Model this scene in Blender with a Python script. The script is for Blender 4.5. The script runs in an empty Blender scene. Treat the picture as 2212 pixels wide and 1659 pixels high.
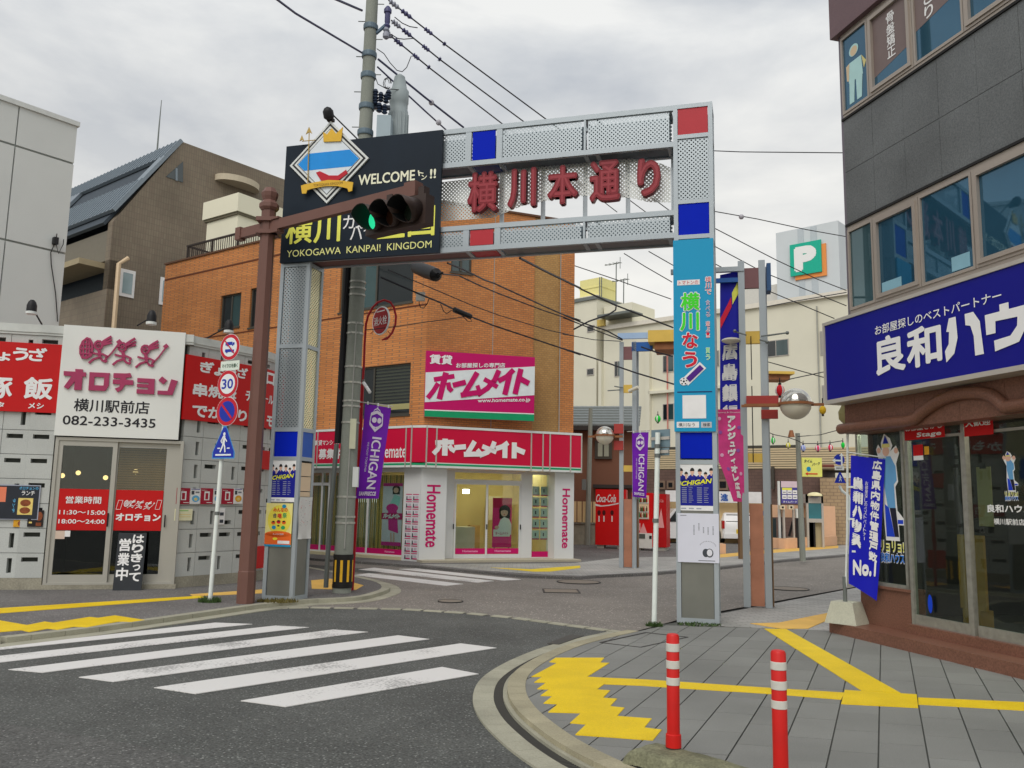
import bpy, bmesh, math, random
from mathutils import Matrix, Vector
random.seed(7)
R_ = math.radians
SC = bpy.context.scene
COL = SC.collection
FPX, CX, CY, EYE = 1850.0, 1106.0, 829.5, 1.5
PITCH, ROLL = R_(7.94), R_(1.09)
_f = Vector((0, math.cos(PITCH), math.sin(PITCH)))
_u = Vector((0, -math.sin(PITCH), math.cos(PITCH)))
_r = Vector((1, 0, 0))
AR = math.cos(ROLL) * _r + math.sin(ROLL) * _u
AU = -math.sin(ROLL) * _r + math.cos(ROLL) * _u
AF = _f
cam_d = bpy.data.cameras.new('camera')
cam = bpy.data.objects.new('camera', cam_d)
COL.objects.link(cam)
M = Matrix((AR, AU, -AF)).transposed().to_4x4()
M.translation = (0, 0, EYE)
cam.matrix_world = M
cam_d.sensor_width = 36.0
cam_d.lens = 36.0 * FPX / 2212.0
cam_d.clip_start = 0.05
cam_d.clip_end = 1500
SC.camera = cam
world = bpy.data.worlds.new('World')
SC.world = world
world.use_nodes = True
nt = world.node_tree
nt.nodes.clear()
def N(t, **k):
 n = nt.nodes.new(t)
 for a, b in k.items():
  setattr(n, a, b)
 return n
wo = N('ShaderNodeOutputWorld')
bg = N('ShaderNodeBackground')
sky = N('ShaderNodeTexSky')
sky.sky_type = 'NISHITA'
sky.sun_disc = False
sky.sun_elevation = R_(48)
sky.sun_rotation = R_(200)
tc = N('ShaderNodeTexCoord')
mp = N('ShaderNodeMapping')
mp.inputs['Scale'].default_value = (1.0, 1.0, 2.6)
n1 = N('ShaderNodeTexNoise')
n1.inputs['Scale'].default_value = 2.1
n1.inputs['Detail'].default_value = 7
n1.inputs['Roughness'].default_value = 0.55
n1.inputs['Distortion'].default_value = 0.25
cr = N('ShaderNodeValToRGB')
cr.color_ramp.elements[0].position = 0.36
cr.color_ramp.elements[0].color = (0.43, 0.465, 0.515, 1)
cr.color_ramp.elements[1].position = 0.63
cr.color_ramp.elements[1].color = (0.93, 0.925, 0.89, 1)
sep = N('ShaderNodeSeparateXYZ')
hr = N('ShaderNodeMapRange')
hr.inputs['From Min'].default_value = 0.0
hr.inputs['From Max'].default_value = 0.5
hr.inputs['To Min'].default_value = 1.0
hr.inputs['To Max'].default_value = 0.0
mxh = N('ShaderNodeMixRGB')
mxh.inputs['Color2'].default_value = (1.07, 1.0, 0.86, 1)
mulh = N('ShaderNodeMath', operation='MULTIPLY')
mulh.inputs[1].default_value = 1.0
addn = N('ShaderNodeMixRGB', blend_type='ADD')
addn.inputs['Fac'].default_value = 1.0
scl = N('ShaderNodeMixRGB', blend_type='MULTIPLY')
scl.inputs['Fac'].default_value = 1.0
scl.inputs['Color2'].default_value = (0.02, 0.02, 0.02, 1)
nt.links.new(tc.outputs['Generated'], mp.inputs['Vector'])
nt.links.new(mp.outputs['Vector'], n1.inputs['Vector'])
nt.links.new(n1.outputs['Fac'], cr.inputs['Fac'])
nt.links.new(tc.outputs['Generated'], sep.inputs[0])
nt.links.new(sep.outputs['Z'], hr.inputs['Value'])
nt.links.new(hr.outputs[0], mulh.inputs[0])
nt.links.new(mulh.outputs[0], mxh.inputs['Fac'])
nt.links.new(cr.outputs['Color'], mxh.inputs['Color1'])
nt.links.new(sky.outputs['Color'], scl.inputs['Color1'])
nt.links.new(mxh.outputs['Color'], addn.inputs['Color1'])
nt.links.new(scl.outputs['Color'], addn.inputs['Color2'])
nt.links.new(addn.outputs['Color'], bg.inputs['Color'])
bg.inputs['Strength'].default_value = 0.86
nt.links.new(bg.outputs[0], wo.inputs['Surface'])
sun_d = bpy.data.lights.new('sun', 'SUN')
sun_d.energy = 1.35
sun_d.angle = R_(40)
sun_d.color = (1.0, 0.95, 0.88)
sun = bpy.data.objects.new('sun', sun_d)
COL.objects.link(sun)
_az = R_(200)
_sd = Vector((math.sin(_az) * math.cos(R_(48)), math.cos(_az) * math.cos(R_(48)), math.sin(R_(48))))
sun.rotation_euler = _sd.to_track_quat('Z', 'Y').to_euler()
SC.view_settings.view_transform = 'Standard'
SC.view_settings.look = 'None'
SC.view_settings.exposure = 0.1
SC.view_settings.gamma = 1.0
SC.view_settings.use_curve_mapping = False
K3 = 2212.0 / 3000.0
ZF = dict(A1=(0,250,2.3694), A2=(0,900,2.6024), A3=(0,1350,2.6024), A4=(780,300,3.0158), A5=(1250,280,2.4578), A6=(760,800,3.3185),
          A7=(760,1280,3.1907), A8=(1150,1000,2.37), B1=(1650,750,3.3183), B2=(1900,680,2.764), B3=(1650,1200,2.552), B4=(2080,600,2.5524),
          B5=(2080,1200,2.5524), B6=(2400,0,1.8433), B7=(2400,850,3.0167), B8=(2450,1200,2.2127), D1=(2400,0,3.6867), D2=(2400,450,3.6867),
          D3=(2400,900,3.6867), D4=(2400,1350,3.6867), D5=(2400,1700,3.6867), D6=(0,900,3.6867), D7=(0,1350,3.6867), D8=(480,600,3.6867),
          E1=(1700,1250,4.1467), E2=(2100,1250,4.1475), E3=(2080,760,4.877), E4=(1050,750,3.4031), E5=(780,1330,5.5318), E6=(1950,1340,5.185),
          E7=(1000,50,4.485), C1=(800,0,2.4578), C2=(0,1650,1.4747), C3=(1350,1750,2.9493), C4=(2050,1700,2.3284), F3=(1650,700,3.318),
          F1=(0,1640,2.212), F2=(850,1600,2.6024), V=(0,0,K3), H4=(1650,2050,2.9493))
def q(z, x, y):
 """a point measured in one of the enlarged views of the photo -> pixel of the 2212 px view"""
 ox, oy, k = ZF[z]
 if z == 'V':
  return (x, y)
 return ((ox + x / k) * K3, (oy + y / k) * K3)
def ray(p):
 a = (p[0] - CX) / FPX
 b = -(p[1] - CY) / FPX
 return AR * a + AU * b + AF
def gp(x, y, z=0.0):
 d = ray((x, y))
 t = (z - EYE) / d.z
 return Vector((d.x * t, d.y * t, z))
def at(x, y, Y):
 """world point seen at pixel x,y that lies Y metres ahead"""
 d = ray((x, y))
 t = Y / d.y
 return Vector((d.x * t, Y, EYE + d.z * t))
class Frame:
 """upright plane: x along the wall (to the right), y away from the street, z up"""
 def __init__(s, p, az):
  s.p = Vector((p[0], p[1], 0))
  a = R_(az)
  s.u = Vector((math.sin(a), math.cos(a), 0))
  s.n = Vector((-s.u.y, s.u.x, 0))
  s.M = Matrix(((s.u.x, s.n.x, 0, s.p.x), (s.u.y, s.n.y, 0, s.p.y), (0, 0, 1, 0), (0, 0, 0, 1)))
 def px(s, p, d=0.0):
  """pixel -> (s, z) on the plane d metres in front of the wall"""
  r = ray(p)
  o = s.p - s.n * d
  t = o.dot(s.n) / r.dot(s.n)
  w = r * t
  return ((w - o).dot(s.u), EYE + w.z)
 def rect(s, a, b, d=0.0):
  (s0, z1), (s1, z0) = s.px(a, d), s.px(b, d)
  return (s0, s1, z0, z1)
 def loc(s, w):
  v = Vector((w[0], w[1], 0)) - s.p
  return Vector((v.dot(s.u), v.dot(s.n), w[2]))
 def world(s, v):
  return s.M @ Vector(v)
def FrameP(a, b):
 return Frame(a, math.degrees(math.atan2(b[0] - a[0], b[1] - a[1])))
W0 = Frame((0, 0), 90)
class MB:
 def __init__(s):
  s.v, s.f, s.m = [], [], []
  s.k = 0
  s.mats = []
 def use(s, m):
  if m not in s.mats:
   s.mats.append(m)
  s.k = s.mats.index(m)
  return s
 def add(s, vs, fs):
  o = len(s.v)
  s.v += [tuple(v) for v in vs]
  for f in fs:
   s.f.append([o + i for i in f])
   s.m.append(s.k)
  return s
 def box(s, x0, x1, y0, y1, z0, z1):
  return s.add([(x0,y0,z0),(x1,y0,z0),(x1,y1,z0),(x0,y1,z0),(x0,y0,z1),(x1,y0,z1),(x1,y1,z1),(x0,y1,z1)],
                     [(0,3,2,1),(4,5,6,7),(0,1,5,4),(1,2,6,5),(2,3,7,6),(3,0,4,7)])
 def prism(s, poly, y0, y1):
  """poly in (x, z), from y0 (front) to y1 (back)"""
  n = len(poly)
  return s.add([(a, y0, b) for a, b in poly] + [(a, y1, b) for a, b in poly],
                     [tuple(range(n)), tuple(range(2*n-1, n-1, -1))] + [(i, i+n, (i+1) % n + n, (i+1) % n) for i in range(n)])
 def slab(s, poly, z0, z1):
  """poly in (x, y) lying flat"""
  n = len(poly)
  return s.add([(p[0], p[1], z0) for p in poly] + [(p[0], p[1], z1) for p in poly],
                     [tuple(range(n-1, -1, -1)), tuple(range(n, 2*n))] + [(i, (i+1) % n, (i+1) % n + n, i+n) for i in range(n)])
 def flat(s, poly, z):
  return s.add([(p[0], p[1], z) for p in poly], [tuple(range(len(poly)))])
 def face(s, poly, y):
  return s.add([(a, y, b) for a, b in poly], [tuple(range(len(poly)))])
 def tube(s, pts, r, n=8, r1=None, cap=True):
  pts = [Vector(p) for p in pts]
  o = len(s.v)
  prev = None
  for i, p in enumerate(pts):
   t = (pts[min(i+1, len(pts)-1)] - pts[max(i-1, 0)]).normalized()
   if prev is None:
    a = t.cross(Vector((0, 0, 1)))
    if a.length < 1e-3:
     a = t.cross(Vector((1, 0, 0)))
   else:
    a = prev - t * prev.dot(t)
   a.normalize()
   prev = a
   b = t.cross(a)
   rr = r if r1 is None else r + (r1 - r) * i / (len(pts) - 1)
   for j in range(n):
    th = 2 * math.pi * (j + .5) / n
    s.v.append(tuple(p + (a * math.cos(th) + b * math.sin(th)) * rr))
  for i in range(len(pts) - 1):
   for j in range(n):
    s.f.append([o+i*n+j, o+i*n+(j+1) % n, o+(i+1)*n+(j+1) % n, o+(i+1)*n+j]); s.m.append(s.k)
  if cap:
   s.f.append([o+j for j in range(n)][::-1]); s.m.append(s.k)
   e = o + (len(pts)-1)*n
   s.f.append([e+j for j in range(n)]); s.m.append(s.k)
  return s
 def lathe(s, c, prof, n=16, rot=None, cap=True):
  """prof: (radius, height) pairs about the z axis through c (rot: optional 3x3)"""
  c = Vector(c)
  o = len(s.v)
  for r, h in prof:
   for j in range(n):
    th = 2 * math.pi * (j + .5) / n
    v = Vector((r * math.cos(th), r * math.sin(th), h))
    if rot:
     v = rot @ v
    s.v.append(tuple(c + v))
  for i in range(len(prof) - 1):
   for j in range(n):
    s.f.append([o+i*n+j, o+i*n+(j+1) % n, o+(i+1)*n+(j+1) % n, o+(i+1)*n+j]); s.m.append(s.k)
  if cap:
   s.f.append([o+j for j in range(n)][::-1]); s.m.append(s.k)
   e = o + (len(prof)-1)*n
   s.f.append([e+j for j in range(n)]); s.m.append(s.k)
  return s
 def ball(s, c, r, n=16, sz=1.0, z0=-1, z1=1):
  k = max(4, n // 2)
  a0, a1 = math.asin(z0), math.asin(z1)
  prof = []
  for i in range(k + 1):
   a = a0 + (a1 - a0) * i / k
   prof.append((max(1e-4, r * math.cos(a)), r * sz * math.sin(a)))
  return s.lathe(c, prof, n)
 def ell(s, c, rx, rz, y, n=20, a0=0, rot=0):
  cr_, sr = math.cos(rot), math.sin(rot)
  return s.face([(c[0] + rx*math.cos(2*math.pi*i/n)*cr_ - rz*math.sin(2*math.pi*i/n)*sr,
      c[1] + rx*math.cos(2*math.pi*i/n)*sr + rz*math.sin(2*math.pi*i/n)*cr_) for i in range(n)], y)
 def rect(s, r, y):
  return s.face([(r[0], r[2]), (r[1], r[2]), (r[1], r[3]), (r[0], r[3])], y)
 def rbox(s, r, y0, y1):
  return s.box(r[0], r[1], y0, y1, r[2], r[3])
 def stroke(s, pts, w, y, th=0.0):
  """thick line through (x, z) points, one quad per piece; th > 0 gives it depth in front of y"""
  for a, b in zip(pts[:-1], pts[1:]):
   s.sc = getattr(s, 'sc', 0) + 1
   d = Vector((b[0]-a[0], b[1]-a[1]))
   if d.length < 1e-6:
    continue
   d.normalize()
   e = Vector((-d.y, d.x)) * w / 2
   Y = y - .0016 * (s.sc % 14)
   a2, b2 = Vector(a) - d * w * .2, Vector(b) + d * w * .2
   P = [(a2.x-e.x, a2.y-e.y), (b2.x-e.x, b2.y-e.y), (b2.x+e.x, b2.y+e.y), (a2.x+e.x, a2.y+e.y)]
   if th:
    s.prism(P, Y - th, Y)
   else:
    s.face(P, Y)
  return s
REC = {}
def _setp(o, label=None, cat=None, group=None, kind=None):
 if label: o['label'] = label
 if cat: o['category'] = cat
 if group: o['group'] = group
 if kind: o['kind'] = kind
def thing(name, label, cat, fr=None, base=(0, 0, 0), group=None, kind=None, parent=None):
 fr = fr or W0
 o = bpy.data.objects.new(name, None)
 o.empty_display_size = .2
 COL.objects.link(o)
 if parent:
  o.parent = parent
  REC[o.name] = REC[parent.name]
 else:
  b = Vector(base)
  o.matrix_world = fr.M @ Matrix.Translation(b)
  REC[o.name] = (fr, b)
 _setp(o, label, cat, group, kind)
 return o
def obj(name, mb, mat, parent=None, fr=None, label=None, cat=None, group=None, kind=None, smooth=False, recalc=True, base=None):
 me = bpy.data.meshes.new(name)
 if parent:
  fr, b = REC[parent.name]
 else:
  fr = fr or W0
  if base is not None:
   b = Vector(base)
  elif mb.v:
   xs = [v[0] for v in mb.v]; ys = [v[1] for v in mb.v]; zs = [v[2] for v in mb.v]
   b = Vector(((min(xs)+max(xs))/2, (min(ys)+max(ys))/2, min(zs)))
  else:
   b = Vector((0, 0, 0))
 me.from_pydata([(x-b.x, y-b.y, z-b.z) for x, y, z in mb.v], [], mb.f)
 ml = mb.mats if mb.mats else [mat]
 for m in ml:
  me.materials.append(m)
 if len(ml) > 1:
  me.polygons.foreach_set('material_index', mb.m)
 if recalc:
  bm = bmesh.new()
  bm.from_mesh(me)
  bmesh.ops.recalc_face_normals(bm, faces=bm.faces)
  bm.to_mesh(me)
  bm.free()
 if smooth:
  me.polygons.foreach_set('use_smooth', [True] * len(me.polygons))
  try:
   me.set_sharp_from_angle(angle=R_(35))
  except Exception:
   pass
 me.update()
 o = bpy.data.objects.new(name, me)
 COL.objects.link(o)
 if parent:
  o.parent = parent
 else:
  o.matrix_world = fr.M @ Matrix.Translation(b)
 REC[o.name] = (fr, b)
 _setp(o, label, cat, group, kind)
 return o
def struct(name, mb, mat, fr=None, **k):
 return obj(name, mb, mat, None, fr, kind='structure', **k)
def inst(src, loc, rot=(0, 0, 0), parent=None, name=None):
 o = bpy.data.objects.new(name or src.name.split('.')[0], src.data)
 COL.objects.link(o)
 if parent:
  o.parent = parent
 o.location = loc
 o.rotation_euler = rot
 return o
_TX = {}
def glyphs(body, bold, deep):
 key = (body, bold, deep)
 if key not in _TX:
  c = bpy.data.curves.new('t', 'FONT')
  c.body = body
  c.size = 1
  c.resolution_u = 3
  c.offset = bold
  c.extrude = .5 if deep else 0
  o = bpy.data.objects.new('t', c)
  m = bpy.data.meshes.new_from_object(o)
  vs = [tuple(v.co) for v in m.vertices]
  fs = [tuple(p.vertices) for p in m.polygons]
  xs = [v[0] for v in vs] or [0, 1]
  ys = [v[1] for v in vs] or [0, 1]
  _TX[key] = (vs, fs, min(xs), max(xs), min(ys), max(ys))
  bpy.data.objects.remove(o)
  bpy.data.curves.remove(c)
  bpy.data.meshes.remove(m)
 return _TX[key]
def text(mb, body, r, y, th=0.0, bold=0.0, shear=0.0, rise=0.0, side=False, jit=None):
 """fit the words into r = (x0, x1, z0, z1) on the plane y; th > 0 makes raised letters"""
 if bold > 0:
  w_ = max(.3, glyphs(body, 0, False)[3]-glyphs(body, 0, False)[2]); k = min(bold, .036)*.78 if bold < .06 else .05
  e = (r[1]-r[0])/w_*k if not side else (r[3]-r[2])/w_*k
  e = min(e, (r[1]-r[0])*.2, (r[3]-r[2])*.2)
  r = (r[0]+e, r[1]-e, r[2]+e, r[3]-e)
  n = 5 if bold < .025 else 8
  for i in range(n):
   a = 2*math.pi*(i+.5)/n
   text(mb, body, (r[0]+e*math.cos(a), r[1]+e*math.cos(a), r[2]+e*math.sin(a), r[3]+e*math.sin(a)), y-.0002*(i+1), th, 0, shear, rise, side)
 vs, fs, ax, bx, ay, by = glyphs(body, 0, th > 0)
 out = []
 for x, yy, zz in vs:
  a = (x - ax) / max(1e-6, bx - ax)
  b = (yy - ay) / max(1e-6, by - ay)
  if side:
   X = r[0] + (r[1] - r[0]) * b
   Z = r[3] - (r[3] - r[2]) * a
  else:
   X = r[0] + (r[1] - r[0]) * a + shear * (r[3] - r[2]) * (b - .5)
   Z = r[2] + (r[3] - r[2]) * b + rise * (a - .5) * (r[1] - r[0])
  out.append((X, y - th * (.5 + zz) if th > 0 else y, Z))
 return mb.add(out, fs)
def column(mb, body, r, y, gap=.08, **k):
 """characters one below the other"""
 n = len(body)
 h = (r[3] - r[2]) / n
 for i, ch in enumerate(body):
  z1 = r[3] - h * i
  w = r[1] - r[0]
  rr = (r[0], r[1], z1 - h * (1 - gap), z1)
  if ch in 'ー':
   rr = (r[0] + w*.42, r[0] + w*.58, z1 - h*.85, z1 - h*.1)
   mb.rect(rr, y)
   continue
  if ch in 'っュィョ.':
   rr = (r[0] + w*.25, r[1] - w*.1, z1 - h*.8, z1 - h*.15)
  text(mb, ch, rr, y, **k)
 return mb
def lin(c):
 c = c / 255.0
 return c / 12.92 if c <= .04045 else ((c + .055) / 1.055) ** 2.4
LIT = 0.78
def C(r, g, b, k=LIT):
 return tuple(min(.86, lin(v) / k) for v in (r, g, b))
_MT = {}
def mat(name, rgb=(.3, .3, .3), rough=.6, metal=0.0, var=.08, scale=6.0, bump=0.0, bscale=60.0, spec=.3, emit=None, fine=0.0, pos=False, rnd=0.0):
 if name in _MT:
  return _MT[name]
 m = bpy.data.materials.new(name)
 m.use_nodes = True
 t = m.node_tree
 P = t.nodes['Principled BSDF']
 P.inputs['Roughness'].default_value = rough
 P.inputs['Metallic'].default_value = metal
 P.inputs['Specular IOR Level'].default_value = spec
 co = t.nodes.new('ShaderNodeTexCoord')
 cs = t.nodes.new('ShaderNodeNewGeometry').outputs['Position'] if pos else co.outputs['Object']
 no = t.nodes.new('ShaderNodeTexNoise')
 no.inputs['Scale'].default_value = scale
 no.inputs['Detail'].default_value = 6
 t.links.new(cs, no.inputs['Vector'])
 mx = t.nodes.new('ShaderNodeMixRGB')
 mx.inputs['Color1'].default_value = tuple(max(0, c * (1 - var * 1.6)) for c in rgb) + (1,)
 mx.inputs['Color2'].default_value = tuple(min(1, c * (1 + var * 1.2)) for c in rgb) + (1,)
 t.links.new(no.outputs['Fac'], mx.inputs['Fac'])
 last = mx.outputs['Color']
 if fine:
  n2 = t.nodes.new('ShaderNodeTexNoise')
  n2.inputs['Scale'].default_value = bscale
  n2.inputs['Detail'].default_value = 3
  t.links.new(cs, n2.inputs['Vector'])
  r2 = t.nodes.new('ShaderNodeMapRange')
  r2.inputs['From Min'].default_value = .3
  r2.inputs['From Max'].default_value = .7
  r2.inputs['To Min'].default_value = 1 - fine
  r2.inputs['To Max'].default_value = 1 + fine
  t.links.new(n2.outputs['Fac'], r2.inputs['Value'])
  m2 = t.nodes.new('ShaderNodeVectorMath')
  m2.operation = 'SCALE'
  t.links.new(last, m2.inputs[0])
  t.links.new(r2.outputs[0], m2.inputs['Scale'])
  last = m2.outputs[0]
 if rnd:
  oi = t.nodes.new('ShaderNodeObjectInfo')
  r4 = t.nodes.new('ShaderNodeMapRange')
  r4.inputs['To Min'].default_value = 1 - rnd
  r4.inputs['To Max'].default_value = 1 + rnd
  t.links.new(oi.outputs['Random'], r4.inputs['Value'])
  m4 = t.nodes.new('ShaderNodeVectorMath')
  m4.operation = 'SCALE'
  t.links.new(last, m4.inputs[0])
  t.links.new(r4.outputs[0], m4.inputs['Scale'])
  last = m4.outputs[0]
 t.links.new(last, P.inputs['Base Color'])
 if bump:
  n3 = t.nodes.new('ShaderNodeTexNoise')
  n3.inputs['Scale'].default_value = bscale
  n3.inputs['Detail'].default_value = 4
  t.links.new(co.outputs['Object'], n3.inputs['Vector'])
  bp = t.nodes.new('ShaderNodeBump')
  bp.inputs['Strength'].default_value = bump
  bp.inputs['Distance'].default_value = .01
  t.links.new(n3.outputs['Fac'], bp.inputs['Height'])
  t.links.new(bp.outputs[0], P.inputs['Normal'])
 if emit:
  P.inputs['Emission Color'].default_value = tuple(emit[:3]) + (1,)
  P.inputs['Emission Strength'].default_value = emit[3]
 _MT[name] = m
 return m
def paint(r, g, b, rough=.45, **k):
 return mat('paint_%d_%d_%d' % (r, g, b) + ('_%d' % int(rough*100)), C(r, g, b), rough, var=k.pop('var', .05), **k)
def nodes(m):
 return m.node_tree, m.node_tree.nodes['Principled BSDF']
def brick_mat(name, c1, c2, mortar, bw, bh, ms=.006, rough=.8, bump=.4, axes='XZ', off=.5):
 m = bpy.data.materials.new(name)
 m.use_nodes = True
 t, P = nodes(m)
 co = t.nodes.new('ShaderNodeTexCoord')
 sp = t.nodes.new('ShaderNodeSeparateXYZ')
 cb = t.nodes.new('ShaderNodeCombineXYZ')
 t.links.new(co.outputs['Object'], sp.inputs[0])
 if axes == 'XZ':
  ad = t.nodes.new('ShaderNodeMath'); ad.operation = 'ADD'
  t.links.new(sp.outputs['X'], ad.inputs[0]); t.links.new(sp.outputs['Y'], ad.inputs[1])
  t.links.new(ad.outputs[0], cb.inputs['X']); t.links.new(sp.outputs['Z'], cb.inputs['Y'])
 else:
  t.links.new(sp.outputs['X'], cb.inputs['X']); t.links.new(sp.outputs['Y'], cb.inputs['Y'])
 br = t.nodes.new('ShaderNodeTexBrick')
 br.offset = off
 br.inputs['Scale'].default_value = 1
 br.inputs['Brick Width'].default_value = bw
 br.inputs['Row Height'].default_value = bh
 br.inputs['Mortar Size'].default_value = ms
 br.inputs['Mortar Smooth'].default_value = .2
 br.inputs['Bias'].default_value = 0
 br.inputs['Color1'].default_value = c1 + (1,)
 br.inputs['Color2'].default_value = c2 + (1,)
 br.inputs['Mortar'].default_value = mortar + (1,)
 t.links.new(cb.outputs[0], br.inputs['Vector'])
 no = t.nodes.new('ShaderNodeTexNoise')
 no.inputs['Scale'].default_value = .55
 no.inputs['Detail'].default_value = 6
 t.links.new(co.outputs['Object'], no.inputs['Vector'])
 mr = t.nodes.new('ShaderNodeMapRange')
 mr.inputs['From Min'].default_value = .3; mr.inputs['From Max'].default_value = .7
 mr.inputs['To Min'].default_value = .78; mr.inputs['To Max'].default_value = 1.15
 t.links.new(no.outputs['Fac'], mr.inputs['Value'])
 vm = t.nodes.new('ShaderNodeVectorMath'); vm.operation = 'SCALE'
 t.links.new(br.outputs['Color'], vm.inputs[0]); t.links.new(mr.outputs[0], vm.inputs['Scale'])
 t.links.new(vm.outputs[0], P.inputs['Base Color'])
 P.inputs['Roughness'].default_value = rough
 bp = t.nodes.new('ShaderNodeBump')
 bp.invert = True
 bp.inputs['Strength'].default_value = bump
 bp.inputs['Distance'].default_value = .01
 t.links.new(br.outputs['Fac'], bp.inputs['Height'])
 t.links.new(bp.outputs[0], P.inputs['Normal'])
 return m
def asphalt_mat(name, rgb, speck=.5, sc=90, tint=(1, 1, 1), dark=.75):
 m = bpy.data.materials.new(name)
 m.use_nodes = True
 t, P = nodes(m)
 co = t.nodes.new('ShaderNodeTexCoord')
 v = t.nodes.new('ShaderNodeTexVoronoi')
 v.inputs['Scale'].default_value = sc
 n1 = t.nodes.new('ShaderNodeTexNoise')
 n1.inputs['Scale'].default_value = .8
 n1.inputs['Detail'].default_value = 8
 n1.inputs['Roughness'].default_value = .6
 n2 = t.nodes.new('ShaderNodeTexNoise')
 n2.inputs['Scale'].default_value = sc * .7
 n2.inputs['Detail'].default_value = 3
 for n in (v, n1, n2):
  t.links.new(co.outputs['Object'], n.inputs['Vector'])
 r1 = t.nodes.new('ShaderNodeMapRange')
 r1.inputs['From Min'].default_value = .3; r1.inputs['From Max'].default_value = .7
 r1.inputs['To Min'].default_value = dark; r1.inputs['To Max'].default_value = 1.22
 t.links.new(n1.outputs['Fac'], r1.inputs['Value'])
 r2 = t.nodes.new('ShaderNodeMapRange')
 r2.inputs['From Min'].default_value = .35; r2.inputs['From Max'].default_value = .65
 r2.inputs['To Min'].default_value = 1 - speck; r2.inputs['To Max'].default_value = 1 + speck
 t.links.new(n2.outputs['Fac'], r2.inputs['Value'])
 cr_ = t.nodes.new('ShaderNodeSeparateXYZ')
 t.links.new(v.outputs['Color'], cr_.inputs[0])
 st = t.nodes.new('ShaderNodeMath'); st.operation = 'GREATER_THAN'; st.inputs[1].default_value = .965
 t.links.new(cr_.outputs[0], st.inputs[0])
 mu = t.nodes.new('ShaderNodeMath'); mu.operation = 'MULTIPLY'
 t.links.new(r1.outputs[0], mu.inputs[0]); t.links.new(r2.outputs[0], mu.inputs[1])
 vm = t.nodes.new('ShaderNodeVectorMath'); vm.operation = 'SCALE'
 vm.inputs[0].default_value = rgb
 t.links.new(mu.outputs[0], vm.inputs['Scale'])
 mx = t.nodes.new('ShaderNodeMixRGB')
 mx.inputs['Color2'].default_value = tuple(min(1, c * 2.6) for c in rgb) + (1,)
 t.links.new(vm.outputs[0], mx.inputs['Color1'])
 t.links.new(st.outputs[0], mx.inputs['Fac'])
 t.links.new(mx.outputs[0], P.inputs['Base Color'])
 P.inputs['Roughness'].default_value = .85
 bp = t.nodes.new('ShaderNodeBump')
 bp.inputs['Strength'].default_value = .5
 bp.inputs['Distance'].default_value = .006
 t.links.new(n2.outputs['Fac'], bp.inputs['Height'])
 t.links.new(bp.outputs[0], P.inputs['Normal'])
 return m
def perforated(name, rgb, pitch=.042, hole=.27, metal=.6, rough=.35):
 m = bpy.data.materials.new(name)
 m.use_nodes = True
 t, P = nodes(m)
 co = t.nodes.new('ShaderNodeTexCoord')
 sp = t.nodes.new('ShaderNodeSeparateXYZ')
 t.links.new(co.outputs['Object'], sp.inputs[0])
 def mth(op, a, b=None):
  n = t.nodes.new('ShaderNodeMath')
  n.operation = op
  for i, x in enumerate((a, b)):
   if x is None:
    continue
   if isinstance(x, (int, float)):
    n.inputs[i].default_value = x
   else:
    t.links.new(x, n.inputs[i])
  return n.outputs[0]
 a = mth('DIVIDE', mth('ADD', sp.outputs['X'], sp.outputs['Y']), pitch)
 b = mth('DIVIDE', sp.outputs['Z'], pitch)
 u = mth('MULTIPLY', mth('ADD', a, b), .7071)
 w = mth('MULTIPLY', mth('SUBTRACT', a, b), .7071)
 fu = mth('SUBTRACT', mth('FRACT', u), .5)
 fw = mth('SUBTRACT', mth('FRACT', w), .5)
 d = mth('SQRT', mth('ADD', mth('MULTIPLY', fu, fu), mth('MULTIPLY', fw, fw)))
 h = mth('LESS_THAN', d, hole)
 P.inputs['Base Color'].default_value = tuple(rgb) + (1,)
 P.inputs['Metallic'].default_value = metal
 P.inputs['Roughness'].default_value = rough
 tr = t.nodes.new('ShaderNodeBsdfTransparent')
 ms = t.nodes.new('ShaderNodeMixShader')
 t.links.new(h, ms.inputs[0])
 t.links.new(P.outputs[0], ms.inputs[1])
 t.links.new(tr.outputs[0], ms.inputs[2])
 t.links.new(ms.outputs[0], t.nodes['Material Output'].inputs['Surface'])
 return m
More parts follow.
